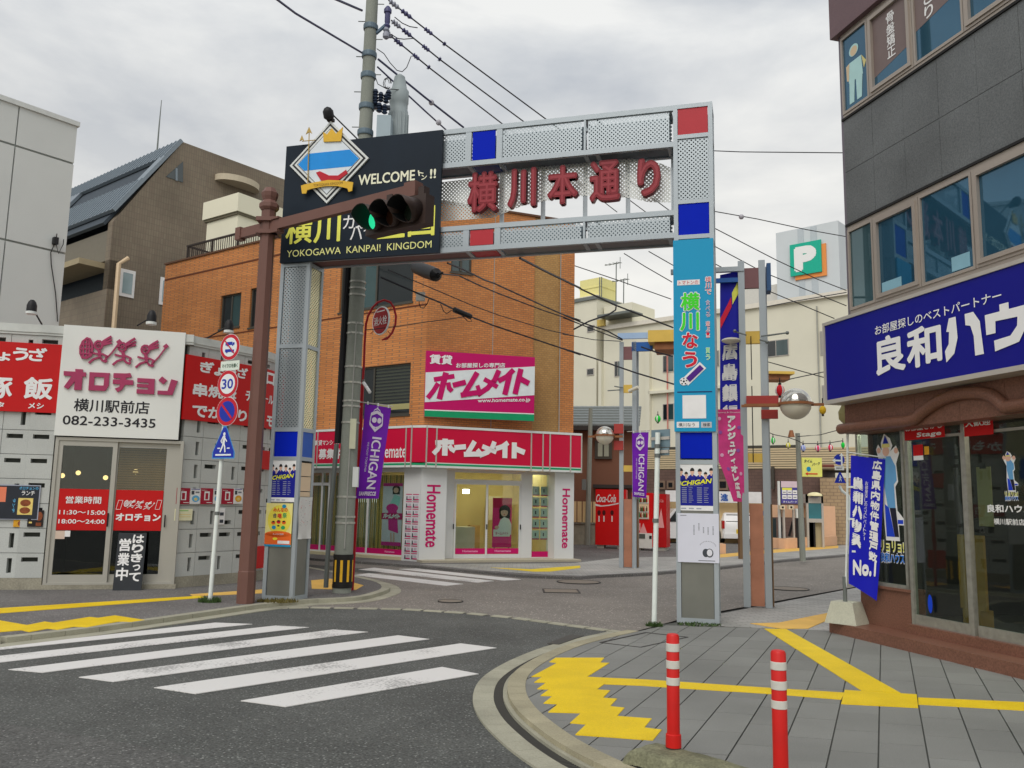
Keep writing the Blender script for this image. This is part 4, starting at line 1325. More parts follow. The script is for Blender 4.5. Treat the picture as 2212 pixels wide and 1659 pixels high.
def runners(mbx, fr, conv, y, w, th, wide=1.0):
 """three running stick men, one with a shield, two with spears, drawn from points of view D6"""
 P = lambda pts: [conv(a, b) for a, b in pts]
 for dx, dy, spear in ((0,0,True),(258,22,False),(505,48,True)):
  o_ = lambda pts: P([(a+dx, b+dy) for a, b in pts])
  c = conv(1065+dx, 410+dy); e = conv(1115+dx, 410+dy)
  rr = abs(e[0]-c[0])
  ring = [(c[0]+rr*.85*math.cos(k*math.pi/5), c[1]+rr*math.sin(k*math.pi/5)) for k in range(11)]
  mbx.stroke(ring, w*1.2, y, th)
  ring = [(c[0]+rr*.3*math.cos(k*math.pi/3), c[1]+rr*.35*math.sin(k*math.pi/3)) for k in range(7)]
  mbx.stroke(ring, w*.8, y, th)
  mbx.stroke(o_([(1095,385),(1145,350),(1200,318)]), w*1.3, y, th)
  mbx.stroke(o_([(1100,398),(1160,372),(1205,352)]), w*1.1, y, th)
  mbx.stroke(o_([(1108,412),(1160,395),(1205,385)]), w*1.1, y, th)
  mbx.stroke(o_([(1068,460),(1075,490),(1078,540)]), w*1.8, y, th)
  mbx.stroke(o_([(985,490),(1040,505),(1110,508),(1155,530),(1140,560)]), w*1.1, y, th)
  mbx.stroke(o_([(1075,540),(1010,560),(962,600)]), w*1.2, y, th)
  mbx.stroke(o_([(1080,540),(1105,575),(1140,590),(1150,575)]), w*1.2, y, th)
  if spear:
   mbx.stroke(o_([(1130,575),(1210,490),(1300,370)]), w*.8, y, th)
   mbx.stroke(o_([(1275,385),(1300,365)]), w*2.2, y, th)
 m2 = [(940,335),(970,345),(995,390),(1000,450),(985,520),(940,550),(890,545),(868,500),(868,430),(895,370)]
 mbx.stroke(P(m2+[m2[0]]), w*1.2, y, th)
 for pts in ([(940,335),(935,550)],[(880,400),(990,400)],[(868,450),(1000,450)],[(872,500),(990,505)],[(905,360),(900,545)],[(965,360),(968,530)]):
  mbx.stroke(P(pts), w*.9, y, th)
m = MB()
def conv2(a, b):
 u, v = (a-868)/(1820-868), (640-b)/(640-315)
 return (sr[0]+(sr[1]-sr[0])*u, sr[2]+(sr[3]-sr[2])*v)
runners(m, LB, conv2, .036, .008, 0)
for x0, x1 in ((1262,1322),(1682,1742)):
 a, b = rz('D7',x0,425,x1,525,-.03)[:2], rz('D7',x0,425,x1,525,-.03)[2:]
 m.stroke([(a[0],b[0]),(a[1]-.03,b[0]),(a[1],b[1]),(a[0]+.03,b[1]),(a[0],b[0])], .006, .036)
obj('logo', m, WL, door2, recalc=False, kind='stuff')
WARM = mat('warm_bulb', (1,.75,.4), .4, emit=(1,.62,.25,2.2))
for x, y_, d in ((672,160,-1.6),(845,130,-2.2),(1140,182,-1.9),(1465,118,-.4)):
 s_, z_ = LB.px(q('D7',x,y_), d)
 t = thing('pendant_lamp', 'glowing bulb seen through the shop door, %s' % {672:'leftmost and lowest over the left leaf', 845:'highest over the left leaf', 1140:'beside the middle rail of the door', 1465:'before the wooden blind on the right'}[x], 'lamp', LB, (s_, -d, z_))
 obj('bulb', MB().ball((s_, -d, z_), .045, 10), WARM, t, smooth=True)
 obj('cord', MB().tube([(s_,-d,z_+.03),(s_,-d,2.6)], .004, 5), IB, t)
WOOD = mat('blind_wood', C(150,100,48), .6, var=.2, scale=4)
bl_ = thing('slatted_blind', 'brown wooden slatted blind behind the right leaf of the shop door', 'blind', LB, ((xn+xc)/2, .3, 2.2))
z = fz[1]-.05
k = 0
while z < gt+.02:
 obj('slat', MB().box(xn-.1, xc+.1, .28, .295, z, z+.034), WOOD, bl_) if k == 0 else inst(bl_.children[0], (0,0,k*.04), parent=bl_)
 z += .04; k += 1
def sign_panel(name, label, fr, rr, m, d0=.0, d1=.05, cat='sign'):
 t = thing(name, label, cat, fr, ((rr[0]+rr[1])/2, -d0, rr[2]))
 obj('panel', MB().box(rr[0], rr[1], -d1, -d0, rr[2], rr[3]), m, t)
 return t
zr1 = LA.px(q('D6',300,385),.05)[1]; zr0 = LA.px(q('D6',300,1132),.05)[1]
xr1 = LB.px(q('D6',640,760),.05)[0]
ls = sign_panel('red_menu_sign', 'red sign with white brush lettering left of the white name sign', LA, (-2.2, LA.loc(LB.world((xr1,0,0)))[0], zr0, zr1), FILM, .005, .05)
m = MB()
def lt(ch, x0,y0,x1,y1, **k):
 a, b = LA.px(q('D6',x0,y0),.055), LA.px(q('D6',x1,y1),.055)
 text(m, ch, (a[0],b[0],b[1],a[1]), -.054, bold=.05, **k)
lt('ぎ',-210,440,-50,590); lt('ょ',-30,480,108,585); lt('う',145,432,302,582); lt('ざ',315,432,500,590); lt('豚',-160,745,125,990); lt('飯',265,750,562,1002)
lt('ブタ',-120,1015,42,1085); lt('メシ',308,1030,470,1100)
obj('lettering', m, WL, ls, recalc=False)
wr = (LB.px(q('D6',636,800),.06)[0], LB.px(q('D6',1965,850),.06)[0], LB.px(q('D6',1200,1405),.06)[1], LB.px(q('D6',1300,228),.06)[1])
ws = sign_panel('name_sign', 'tall white shop sign with crimson katakana over the glass door', LB, wr, mat('sign_white', C(206,208,204), .5, var=.03, scale=1.5), .01, .06)
MAG = mat('crimson_letters', C(152,52,88), .5, var=.06)
conv = lambda a, b: LB.px(q('D6', a, b), .08)
m = MB(); runners(m, LB, conv, -.062, .028, .022)
obj('logo', m, MAG, ws, kind='stuff')
def kat(pts_list):
 mm = MB()
 for pl in pts_list:
  mm.prism([conv(*p) for p in pl], -.095, -.062)
 obj('letter', mm, MAG, ws)
kat([[(690,690),(815,697),(815,668),(895,672),(895,703),(930,705),(928,750),(893,748),(880,895),(800,892),(810,800),(735,885),(690,862),(775,745),(690,738)]])
mm = MB()
for pl in ([(968,702),(1187,712),(1180,760),(966,750)],[(966,750),(1022,753),(1015,842),(960,840)],[(960,840),(1172,850),(1150,890),(1130,905),(955,898)],[(1128,757),(1180,760),(1174,850),(1120,847)]):
 mm.prism([conv(*p) for p in pl], -.095, -.062)
obj('letter', mm, MAG, ws)
kat([[(1228,712),(1360,716),(1408,712),(1425,752),(1362,765),(1362,785),(1440,790),(1440,840),(1350,838),(1320,890),(1270,918),(1240,880),(1290,860),(1300,832),(1218,828),(1220,780),(1300,782),(1302,768),(1225,764)]])
kat([[(1485,765),(1672,775),(1665,942),(1475,932),(1477,885),(1600,892),(1601,870),(1479,862),(1480,828),(1605,835),(1606,818),(1483,810)]])
kat([[(1752,748),(1805,790),(1765,835),(1712,790)],[(1850,778),(1920,797),(1862,950),(1700,942),(1702,900),(1810,905)]])
m = MB(); text(m, '横川駅前店', (conv(890,0)[0], conv(1697,0)[0], LB.px(q('D6',1290,1145),.06)[1], LB.px(q('D6',1290,1005),.06)[1]), -.063, bold=.02)
text(m, '082-233-3435', (conv(772,0)[0]+.02, conv(1775,0)[0], LB.px(q('D6',1270,1290),.06)[1], LB.px(q('D6',1270,1190),.06)[1]), -.063, bold=.015)
obj('lettering', m, mat('black_letters', (.015,.015,.02), .5), ws, recalc=False)
rs = thing('red_menu_sign', 'red sign with white brush lettering right of the white name sign', 'sign', LC, (1, 0, 2.8))
ra = LC.px(q('A2',1412,360),.05); rb_ = LC.px(q('A2',1375,850),.05)
zt_, zb_ = LC.px(q('A2',1650,398),.05)[1], LC.px(q('A2',1650,880),.05)[1]
x0_ = LC.loc(LB.world((wr[1]+.02,0,0)))[0]
obj('panel', MB().box(x0_, endc, -.05, -.005, zb_, zt_), FILM, rs)
m = MB(); m.box(0, 1.5, -.05, -.005, zb_, zt_)
T_ = LC.M.inverted() @ LD.M
m.v = [tuple(T_ @ Vector(v)) for v in m.v]; obj('panel', m, FILM, rs)
m = MB()
def rt(ch, x0,y0,x1,y1, fr=LC, **k):
 a, b = fr.px(q('A2',x0,y0),.055), fr.px(q('A2',x1,y1),.055)
 text(m, ch, (a[0],b[0],b[1],a[1]), -.054, bold=.05, **k)
rt('ぎ',1528,405,1630,510); rt('ょ',1635,455,1705,530); rt('う',1715,440,1800,530); rt('ざ',1812,455,1888,550)
rt('串',1475,572,1578,690); rt('焼',1592,588,1700,700); rt('盛',1715,600,1800,700); rt('チ',1875,630,1925,720)
rt('で',1468,742,1580,845); rt('か',1590,755,1690,855); rt('も',1715,760,1800,860); rt('り',1818,780,1880,875)
obj('lettering', m, WL, rs, recalc=False)
m = MB()
rt('ロ',2035,490,2090,600,LD); rt('ー',2015,690,2045,705,LD); rt('ル',2050,670,2082,745,LD); rt('モ',2035,825,2082,915,LD)
m.v = [tuple(T_ @ Vector(v)) for v in m.v]; obj('lettering', m, WL, rs, recalc=False)
for i, (a, b) in enumerate((((1998,1090),(2058,1240)),)):
 r4 = grect('A2', a[0], a[1], b[0], b[1], .05, LD)
 t = sign_panel('narrow_red_sign', 'narrow red sign on the block wall behind the brown pole, upper one', LD, (r4[0]-.1, r4[1]+.05, r4[2], r4[3]), FILM, .005, .05)
r4 = grect('A3', 1945, 655, 2008, 815, .05, LD)
sign_panel('narrow_red_sign', 'narrow red sign low on the block wall between brown pole and gate', LD, (r4[0]-.1, r4[1]+.05, r4[2], r4[3]), FILM, .005, .05)
def flat_poster(label, fr, r4, base_m, bits, name='poster', cat='poster', d=.02, group=None):
 t = thing(name, label, cat, fr, ((r4[0]+r4[1])/2, -d, r4[2]), group=group)
 obj('sheet', MB().box(r4[0], r4[1], -d-.006, -d+.004, r4[2], r4[3]), base_m, t)
 m = MB(); W, Hh = r4[1]-r4[0], r4[3]-r4[2]
 for i, b in enumerate(bits):
  y = -d-.008-.0008*i
  mm, kind, u0, u1, v0, v1 = b[:6]
  m.use(mm)
  rr = (r4[0]+W*u0, r4[0]+W*u1, r4[2]+Hh*v0, r4[2]+Hh*v1)
  if kind == 'r': m.rect(rr, y)
  elif kind == 'e': m.ell(((rr[0]+rr[1])/2,(rr[2]+rr[3])/2), (rr[1]-rr[0])/2, (rr[3]-rr[2])/2, y, 16)
  else: text(m, kind, rr, y, bold=.03, **(b[6] if len(b) > 6 else {}))
 if bits: obj('print', m, P_WHITE, t, recalc=False)
 return t
PK = mat('poster_crimson', C(150,20,45), .6); BO = mat('poster_board', C(40,44,52), .6, var=.2); PO = mat('poster_orange', C(240,150,40), .6, var=.3, scale=20)
ORG = mat('poster_salmon', C(235,120,90), .6); CRM = mat('poster_cream', C(215,190,110), .6, var=.15, scale=20); LB_ = mat('poster_ltblue', C(90,160,200), .6)
FOOD = mat('poster_food', C(130,70,40), .6, var=.5, scale=30)
def pr(z,x0,y0,x1,y1,fr,d=.02): return grect(z,x0,y0,x1,y1,d,fr)
flat_poster('large dark menu board with a yellow food picture left of the shop door', LA, pr('A3',-90,178,290,450,LA), P_GREY,
 [(BO,'r',.02,.98,.02,.97),(ORG,'r',.12,.36,.5,.93),(CRM,'r',.6,.88,.14,.62),(FOOD,'e',.64,.84,.38,.58),(FOOD,'e',.64,.84,.17,.36),(LB_,'オロチョンの',.6,.96,.86,.95),(P_WHITE,'ランチ',.65,.9,.7,.83),(LB_,'ランチ',.5,.55,.2,.6,dict(side=True))], 'menu_board', 'menu board', .03)
flat_poster('small orange poster peeping out below the dark menu board', LA, pr('A3',105,450,210,505,LA,.01), PO, [(FOOD,'e',.3,.8,.1,.9)], d=.012)
flat_poster('small dark food poster right below the menu board', LB, pr('A3',218,375,325,503,LB,.01), mat('poster_dark', (.02,.015,.015), .6), [(FOOD,'e',.5,.95,.35,.9),(CRM,'r',.1,.3,.2,.3),(FOOD,'r',.55,.9,.05,.25)], d=.012)
PB = [(P_WHITE,'r',.3,.7,.25,.8),(PK,'r',.38,.6,.3,.7),(P_WHITE,'オロチョン',.08,.5,.84,.9),(P_WHITE,'r',.5,.9,.08,.12)]
def white_bits(c): return [(mat('ink_dark',(.05,.05,.05)),'r',.15,.4,.6,.85),(mat('ink_grey',(.1,.1,.1)),'r',.5,.85,.7,.8),(c,'e',.2,.9,.12,.55),(CRM,'e',.4,.7,.2,.4),(P_BLUE,'r',.1,.9,.93,.97)]
for i,(x0,x1) in enumerate(((1350,1445),(1530,1620),(1690,1775))):
 flat_poster(('crimson recruitment poster nearest the shop door','crimson recruitment poster in the middle of the poster row','crimson recruitment poster behind the left sign pole')[i], LC, pr('A3',x0,206+2*i,x1,331,LC), PK, PB, group='crimson posters on the block wall')
for i,(x0,x1) in enumerate(((1448,1525),(1626,1684),(1780,1845))):
 flat_poster(('white poster between the first two crimson ones','white poster half hidden by the sign pole','white and orange poster at the right end of the row')[i], LC, pr('A3',x0,210,x1,328,LC), P_WHITE, white_bits((LB_,LB_,PO)[i]), group='white posters on the block wall')
flat_poster('pale yellow notice with a green heading below the posters', LC, pr('A3',1335,366,1462,455,LC), mat('notice_cream', C(215,212,180), .6), [(mat('print_green2',C(150,190,120)),'r',.25,.75,.8,.9),(CRM,'r',.1,.9,.3,.34),(CRM,'r',.1,.9,.5,.54)], 'notice', 'notice')
flat_poster('tiny black and white notice behind the left sign pole', LC, pr('A3',1668,362,1708,485,LC), P_WHITE, [(mat('ink_dark',(.05,.05,.05)),'r',.2,.8,.55,.75),(mat('ink_dark',(.05,.05,.05)),'r',.2,.8,.1,.3)], 'notice', 'notice')
s0_, zb0 = LB.px(q('D7',1228,1385), .12); s1_, _ = LB.px(q('D7',1535,1388), .12)
ab = thing('blackboard', 'tall narrow blackboard with white handwriting leaning on the shop door', 'blackboard', LB, ((s0_+s1_)/2, -.2, 0))
tp = LB.px(q('D7',1450,778), .05)[1]
lean = .06
m = MB(); w_ = s1_-s0_
m.add([(s0_,-.24,0.0),(s1_,-.24,0.0),(s1_,-.21,0.0),(s0_,-.21,0.0),(s0_+.0,-.24+.17,tp),(s1_+.0,-.24+.17,tp),(s1_,-.21+.17,tp),(s0_,-.21+.17,tp)],
      [(0,3,2,1),(4,5,6,7),(0,1,5,4),(1,2,6,5),(2,3,7,6),(3,0,4,7)])
obj('board', m, mat('chalk_black', C(45,48,52), .7, var=.15), ab)
m = MB()
CH = mat('chalk_white', C(220,222,222), .7)
column(m, 'はりきって', (s0_+w_*.52, s0_+w_*.93, tp*.14, tp*.97), 0, bold=.05)
column(m, '営業中', (s0_+w_*.06, s0_+w_*.48, tp*.14, tp*.9), 0, bold=.045, gap=.12)
m.v = [(x, -.244+.17*z/tp+y, z) for x, y, z in m.v]
obj('lettering', m, CH, ab, recalc=False)
def roof_light(label, fr, base, tip, d=.5):
 a, b = fr.px(base, 0), fr.px(tip, d)
 t = thing('floodlight', label, 'floodlight', fr, (a[0], .05, a[1]), group='floodlights over the block shop')
 obj('arm', MB().tube([(a[0],.05,SH),(b[0],-d,b[1]+.06)], .013, 6), IB, t)
 obj('lamp_head', MB().lathe((b[0],-d,b[1]-.02), [(.075,0),(.075,.1),(.055,.16),(.03,.19)], 12), IB, t, smooth=True)
 obj('lamp_ring', MB().lathe((b[0],-d,b[1]-.06), [(.07,0),(.082,.0),(.082,.04),(.075,.042)], 12), WHITE, t, smooth=True)
roof_light('black floodlight over the red sign at the left edge', LA, q('A2',322,98), q('A2',240,25))
roof_light('black floodlight over the white name sign', LC, q('A2',1060,148), q('A2',1155,105), .4)
roof_light('black floodlight just above the round traffic signs', LC, q('A2',1580,210), q('A2',1745,170), .6)
# ================================================================== TALL WHITE BUILDING (far left)
pc = at(*q('A1',410,1640), 24.0)
TW = Frame(pc[:2], 38.5)
_, ztw = TW.px(q('A1',525,265))
tw = thing('white_building', 'tall windowless pale grey panel building at the left edge', 'building', TW, (-6, 3, 0))
PNL = mat('pale_wall_panel', C(184,187,185), .75, var=.06, scale=.6, fine=.04)
seam = mat('panel_seam', C(140,145,142), .8)
zj = [0, TW.px(q('A1',440,1165))[1], TW.px(q('A1',495,540))[1], ztw]
xj = [-14, -9.4, TW.px(q('A1',108,400))[0], 0]
obj('wall', MB().box(-14, 0, .06, 8, 0, ztw-.1), seam, tw)
for i in range(3):
 for j in range(3):
  obj('wall_panel', MB().box(xj[i]+.018, xj[i+1]-(.018 if i < 2 else 0), 0, .07, zj[j]+.03, zj[j+1]-.03), PNL, tw)
obj('parapet', MB().box(-14, .05, -.06, .4, ztw-.08, ztw+.06), mat('parapet_metal', C(185,188,186), .6), tw)
cb = [TW.px(q('A1',*p), .05) for p in ((400,1640),(385,1440),(355,1240),(352,1160),(385,1085),(395,1030))]
obj('cable', MB().tube([(a, -.05, b) for a, b in cb], .015, 5), IB, tw)
c1 = TW.px(q('A1',385,1080), .08); c2 = TW.px(q('A1',440,1070), .08)
obj('bracket', MB().box(c1[0]-.06,c1[0]+.06,-.15,0,c1[1]-.1,c1[1]+.1).tube([(c1[0],-.1,c1[1]-.05),((c1[0]+c2[0])/2,-.1,c1[1]-.35),(c2[0],-.1,c2[1]-.15),(c2[0],-.1,c2[1])], .012, 5), IB, tw)
# ================================================================== BROWN TILED BUILDING
pb = at(*q('A1',740,1450), 36.0)
BT = Frame(pb[:2], 38.5)
bt_ = lambda x, y, d=0: BT.px(q('A1',x,y), d)
TILE_B = brick_mat('brown_wall_tiles', C(118,108,92), C(112,100,86), C(100,92,80), .12, .28, .012, rough=.7, bump=.15, off=0)
brn = thing('brown_building', 'tall brown tiled block with a steep metal roof slope behind the shop', 'building', BT, (6, 8, 0))
eave = (bt_(740,935)[0], bt_(740,935)[1]); apex = bt_(1270,393); 
zt2 = bt_(1970,640)[1]; ztop = (apex[1]+zt2)/2
LEN = 22
obj('gable_wall', MB().prism([(0,0),(0,eave[1]),(apex[0],apex[1]),(14,apex[1]),(14,0)], 0, .4), TILE_B, brn)
obj('back_volume', MB().prism([(.6,0),(.6,eave[1]-1),(apex[0]+.3,apex[1]-.5),(14,apex[1]-.3),(14,0)], .4, LEN), mat('recess_shade', C(60,68,76), .8), brn)
MET = mat('roof_metal', C(118,128,136), .45, .35, var=.05)
sl = Vector((apex[0]-eave[0], 0, apex[1]-eave[1]))
def slope(t): return (eave[0]+sl.x*t, eave[1]+sl.z*t)
nrm = Vector((-sl.z, 0, sl.x)).normalized()*.15
def band_roof(t0, t1, y0, y1, name='roof_band'):
 a, b = slope(t0), slope(t1)
 obj(name, MB().prism([a, b, (b[0]+nrm.x, b[1]+nrm.z), (a[0]+nrm.x, a[1]+nrm.z)], y0, y1), MET, brn)
band_roof(.78, 1.0, -.05, LEN)
band_roof(.1, .48, -.05, LEN)
for y0, y1 in ((-.05, .6), (8.2, 9.4), (18, 19)):
 band_roof(.48, .78, y0, y1)
obj('recess_shade_panel', MB().prism([(a[0]-nrm.x*.3,a[1]-nrm.z*.3) for a in (slope(.0),slope(.9))]+[(a[0]-nrm.x*1.2,a[1]-nrm.z*1.2) for a in (slope(.9),slope(.0))], .4, LEN), mat('recess_shade'), brn)  # dark panel added just under the roof bands, stands in for recess shade
rb_m = MB()
for k in range(60):
 y = -.02+k*.36
 for t0, t1 in ((.1,.48),(.78,1.0)):
  a, b = slope(t0), slope(t1)
  n2 = nrm*1.25
  rb_m.prism([(a[0]+nrm.x*.9,a[1]+nrm.z*.9),(b[0]+nrm.x*.9,b[1]+nrm.z*.9),(b[0]+n2.x,b[1]+n2.z),(a[0]+n2.x,a[1]+n2.z)], y, y+.05)
obj('roof_rib', rb_m, MET, brn, kind='stuff')
zba = bt_(740,1410)[1]; zbb = bt_(745,1205)[1]; zbc = bt_(740,985)[1]
obj('side_wall', MB().box(0, .35, .4, LEN, 0, zba), TILE_B, brn)
obj('side_wall', MB().box(0, .3, .4, LEN, zbb, zbc), mat('balcony_parapet', C(108,104,94), .8, var=.06), brn)
obj('balcony_slab', MB().box(-1.1, .3, .4, 8, zbb-.35, zbb-.1), mat('slab_beige', C(150,138,112), .8), brn)
obj('side_wall', MB().box(0, .35, .0, .4, zba, zbb), TILE_B, brn)
w = obj('window', MB().box(.9, 1.0, 1, 20, zba, zbb), GLASS_D, brn)
obj('window', MB().box(.7, .8, 1, 20, zbc, eave[1]-.4), GLASS_D, brn)
tri = [bt_(1150,635), bt_(1268,530), bt_(1268,675)]
o = obj('triangle_window', MB().prism(tri, -.03, .02), GLASS_D, brn)
obj('frame', MB().stroke([bt_(1222,580), bt_(1222,660)], .1, -.03, .02), MET, o)
def tall_window(x0, y0, x1, y1):
 a, b = bt_(x0,y0), bt_(x1,y1)
 o = obj('window', MB().box(a[0],b[0],-.04,.04,b[1],a[1]), mat('window_frame_white', C(215,218,215), .5), brn)
 obj('pane', MB().box(a[0]+.12,b[0]-.12,-.055,-.03,b[1]+.15,a[1]-.15), mat('pane_pale', C(130,150,155), .08, spec=.8, var=.3, scale=.8), o)
tall_window(838,1270,925,1480); tall_window(1115,1330,1150,1530)
cx_, cz_ = bt_(1700,650)
cv = [bt_(1558,635,.8), bt_(1850,690,.8)]
cxx, czz, rr_ = (cv[0][0]+cv[1][0])/2, (cv[0][1]+cv[1][1])/2, abs(cv[1][0]-cv[0][0])/2
m = MB(); n_ = 16
pl = [(cxx+rr_*math.cos(math.pi+math.pi*i/n_), -rr_*.75*math.sin(math.pi*i/n_)) for i in range(n_+1)]
m.slab([(a, b) for a, b in pl], czz-.15, czz+.15)
obj('round_canopy', m, mat('canopy_cream', C(178,168,148), .8), brn)
dp = [bt_(800,1659,.3), bt_(825,1240,.3), bt_(890,1200,.3)]
obj('drain_pipe', MB().tube([(dp[0][0],-.3,0),(dp[1][0],-.3,dp[1][1]),(dp[2][0],-.3,dp[2][1])], .1, 8), mat('pipe_cream', C(190,168,138), .5), brn, smooth=True)
a1 = bt_(1090,465,-6); a2 = bt_(1115,100,-6)
t = thing('antenna_mast', 'thin lightning rod on the roof of the brown building', 'mast', BT, (a1[0], 6, a1[1]-1))
obj('rod', MB().tube([(a1[0],6,a1[1]-1.2),(a1[0],6,a2[1]*.5+a1[1]*.5),(a1[0]+.02,6,a2[1])], .06, 6, .02), STEEL_D, t)
# ================================================================== SIGNAL POLE, LEFT
bpz = gp(530,1303)
BP = Frame(bpz[:2], 90)
zt_p = BP.px(q('A4',40,960))[1]; topx = BP.px(q('A4',35,900))[0]
zfin = BP.px(q('A4',30,820))[1]
sgp = thing('signal_pole', 'brown octagonal steel pole with pointed finial carrying the traffic light', 'pole', BP, (0,0,0))
m = MB().lathe((0,0,0), [(.128,0),(.128,.45),(.122,.46),(.108,zt_p)], 8)
obj('shaft', m, BROWN, sgp)
m = MB().lathe((0,0,zt_p), [(.12,0),(.15,.04),(.15,.1),(.1,.16),(.12,.22),(.13,.28),(.08,.36),(.02,(zfin-zt_p)),(.001,(zfin-zt_p)+.02)], 8)
obj('finial', m, BROWN, sgp)
za = BP.px(q('A4',70,1105))[1]
m = MB()
for dz in (-.1,.1): m.box(-.15,.17,-.14,.14,za+dz-.03,za+dz+.03)
obj('collar', m, BROWN, sgp)
AZ = 90+35
AF_ = Frame(bpz[:2], AZ)
tipd = AF_.px(q('A4',1300,760), 0)
m = MB().box(-.62, tipd[0], -.045, .045, za-.075, za+.075)
obj('arm', m, BROWN, sgp)
f0, b0 = REC[sgp.name]
def in_pole(mb):
 T = (f0.M).inverted() @ AF_.M
 mb.v = [tuple(T @ Vector(v)) for v in mb.v]
 return mb
arm = bpy.data.objects[[c.name for c in sgp.children if c.name.startswith('arm')][0]]
me = arm.data
Tm = (f0.M).inverted() @ AF_.M
me.transform(Tm)
obj('end_box', in_pole(MB().box(tipd[0]-.1, tipd[0]+.1, -.08, .08, za-.11, za+.1)), BROWN, sgp)
obj('clamp', in_pole(MB().box(-.72,-.6,-.06,.06,za-.1,za+.1).box(.12,.3,-.07,.07,za-.13,za-.08).box(.12,.3,-.07,.07,za+.08,za+.11)), BROWN, sgp)
HD = .52
l1 = AF_.px(q('A4',830,970), HD); l2 = AF_.px(q('A4',988,935), HD); l3 = AF_.px(q('A4',1150,893), HD)
zc = (l1[1]+l3[1])/2
sp3 = (l3[0]-l1[0])/2
xs = [l2[0]-sp3, l2[0], l2[0]+sp3]
tl_ = thing('traffic_light', 'brown three lamp traffic light showing green, hung in front of the black board', 'traffic light', AF_, (l2[0], -.1, zc-.2))
HB = mat('signal_housing', C(56,44,40), .5, var=.1)
HBI = mat('visor_inside', (.008,.009,.01), .7)
obj('housing', MB().box(xs[0]-.21, xs[2]+.21, -.20, -.03, zc-.2, zc+.2), HB, tl_)
obj('bracket', MB().box(xs[1]-.3, xs[1]-.2, -.06, .05, zc+.1, za-.0).box(xs[2]-.05, xs[2]+.05, -.06, .05, zc+.1, za-.0), HB, tl_)
GRN = mat('green_signal_lens', (.02,.5,.25), .3, emit=(.03,.85,.38,.75), var=.3, scale=120)
DRK = mat('dark_lens', (.02,.03,.02), .2)
AMB = mat('dark_amber_lens', (.05,.02,.01), .2)
for i, x in enumerate(xs):
 rot = Matrix.Rotation(math.pi/2, 3, 'X')
 o = obj('lens', MB().lathe((x,-.20,zc), [(.15,0),(.14,.02),(.09,.035),(.001,.04)], 20, rot=rot, cap=False), (GRN, AMB, DRK)[i], tl_, smooth=True)
 m = MB(); n_ = 20; Lv = .34
 for k in range(n_+1):
  a_ = math.pi*1.5 + 2*math.pi*k/n_
  top_ = .5-.5*math.cos(2*math.pi*k/n_)
  ll = .10 + (Lv-.10)*min(1, top_*1.5)
  for r_, y_ in ((.163,-.2),(.167,-.2-ll)):
   m.v.append((x+r_*math.cos(a_), y_ , zc+r_*math.sin(a_)-(.05*(abs(y_)-.2)/Lv)))
 for k in range(n_):
  m.f.append([2*k,2*k+1,2*k+3,2*k+2]); m.m.append(0)
 v = obj('visor', m, HB, o, smooth=True, recalc=False)
 s_ = v.modifiers.new('s', 'SOLIDIFY'); s_.thickness = .006; s_.offset = 0
 m2 = MB(); m2.v = [(x+(a-x)*.975, b, zc+(c-zc)*.975) for a, b, c in m.v]; m2.f = [list(f) for f in m.f]; m2.m = list(m.m)
 obj('visor_lining', m2, HBI, o, smooth=True, recalc=False)
# ================================================================== TRAFFIC SIGN POLE
sgb = gp(453.5,1301)
S0 = Frame(sgb[:2], 90)
tp_ = S0.px((500,722))
spo = thing('sign_pole', 'thin white leaning pole carrying five traffic signs', 'sign pole', S0, (0,0,0))
POLEW = mat('pole_white', C(205,212,208), .45, var=.07, scale=6)
a_ = S0.px((483.5,930))
kx = a_[0]/a_[1]
obj('shaft', MB().tube([(0,0,0),(kx*tp_[1],0,tp_[1])], .032, 12), POLEW, spo, smooth=True)
for z_ in (1.25, 2.35):
 obj('clamp', MB().lathe((kx*z_,0,z_), [(.037,0),(.037,.05)], 12), STEEL_D, spo)
SG = Frame(sgb[:2], 90+28)
SRED = mat('sign_red', C(175,22,40), .4, var=.03); SBLU = mat('sign_blue', C(18,40,150), .4, var=.03); SWH = mat('sign_white2', C(205,210,212), .4, var=.02)
def disc(mb, c, r, y0, y1, n=28):
 return mb.prism([(c[0]+r*math.cos(2*math.pi*i/n), c[1]+r*math.sin(2*math.pi*i/n)) for i in range(n)], y0, y1)
def sign_at(name, label, pxc, draw, cat='traffic sign', d=.05):
 c = SG.px(pxc, d)
 t = thing(name, label, cat, SG, (c[0], -d, c[1]-.2))
 draw(t, c)
 return t
def d_truck(t, c):
 obj('plate', disc(MB(), c, .20, -.055, -.05), SWH, t); obj('ring', disc(MB(), c, .195, -.057, -.055), SRED, t)
 obj('field', disc(MB(), c, .145, -.059, -.057), SWH, t)
 m = MB()
 for z_, h_ in ((c[1]+.03,.05),(c[1]-.075,.045)):
  m.rect((c[0]-.09,c[0]+.05,z_,z_+h_), -.0605); m.rect((c[0]+.055,c[0]+.095,z_,z_+h_*.75), -.0605)
  m.ell((c[0]-.05,z_-.003),.014,.014,-.0608,10); m.ell((c[0]+.06,z_-.003),.014,.014,-.0608,10)
 obj('pictogram', m, SBLU, t, recalc=False)
 m = MB(); m.stroke([(c[0]-.1,c[1]+.1),(c[0]+.1,c[1]-.1)], .02, -.062); obj('bar', m, SRED, t, recalc=False)
sign_at('no_trucks_sign', 'round sign banning lorries and buses, topmost on the white pole', q('A2',1755,305), d_truck)
def d_plate(t, c):
 obj('plate', MB().box(c[0]-.19,c[0]+.19,-.055,-.05,c[1]-.07,c[1]+.07), mat('plate_green_white', C(198,208,198), .5), t)
 m = MB(); text(m, 'マイクロを除く', (c[0]-.16,c[0]+.16,c[1]-.035,c[1]+.03), -.057, bold=.03); obj('lettering', m, mat('dark_green_print', C(30,70,50), .6), t, recalc=False)
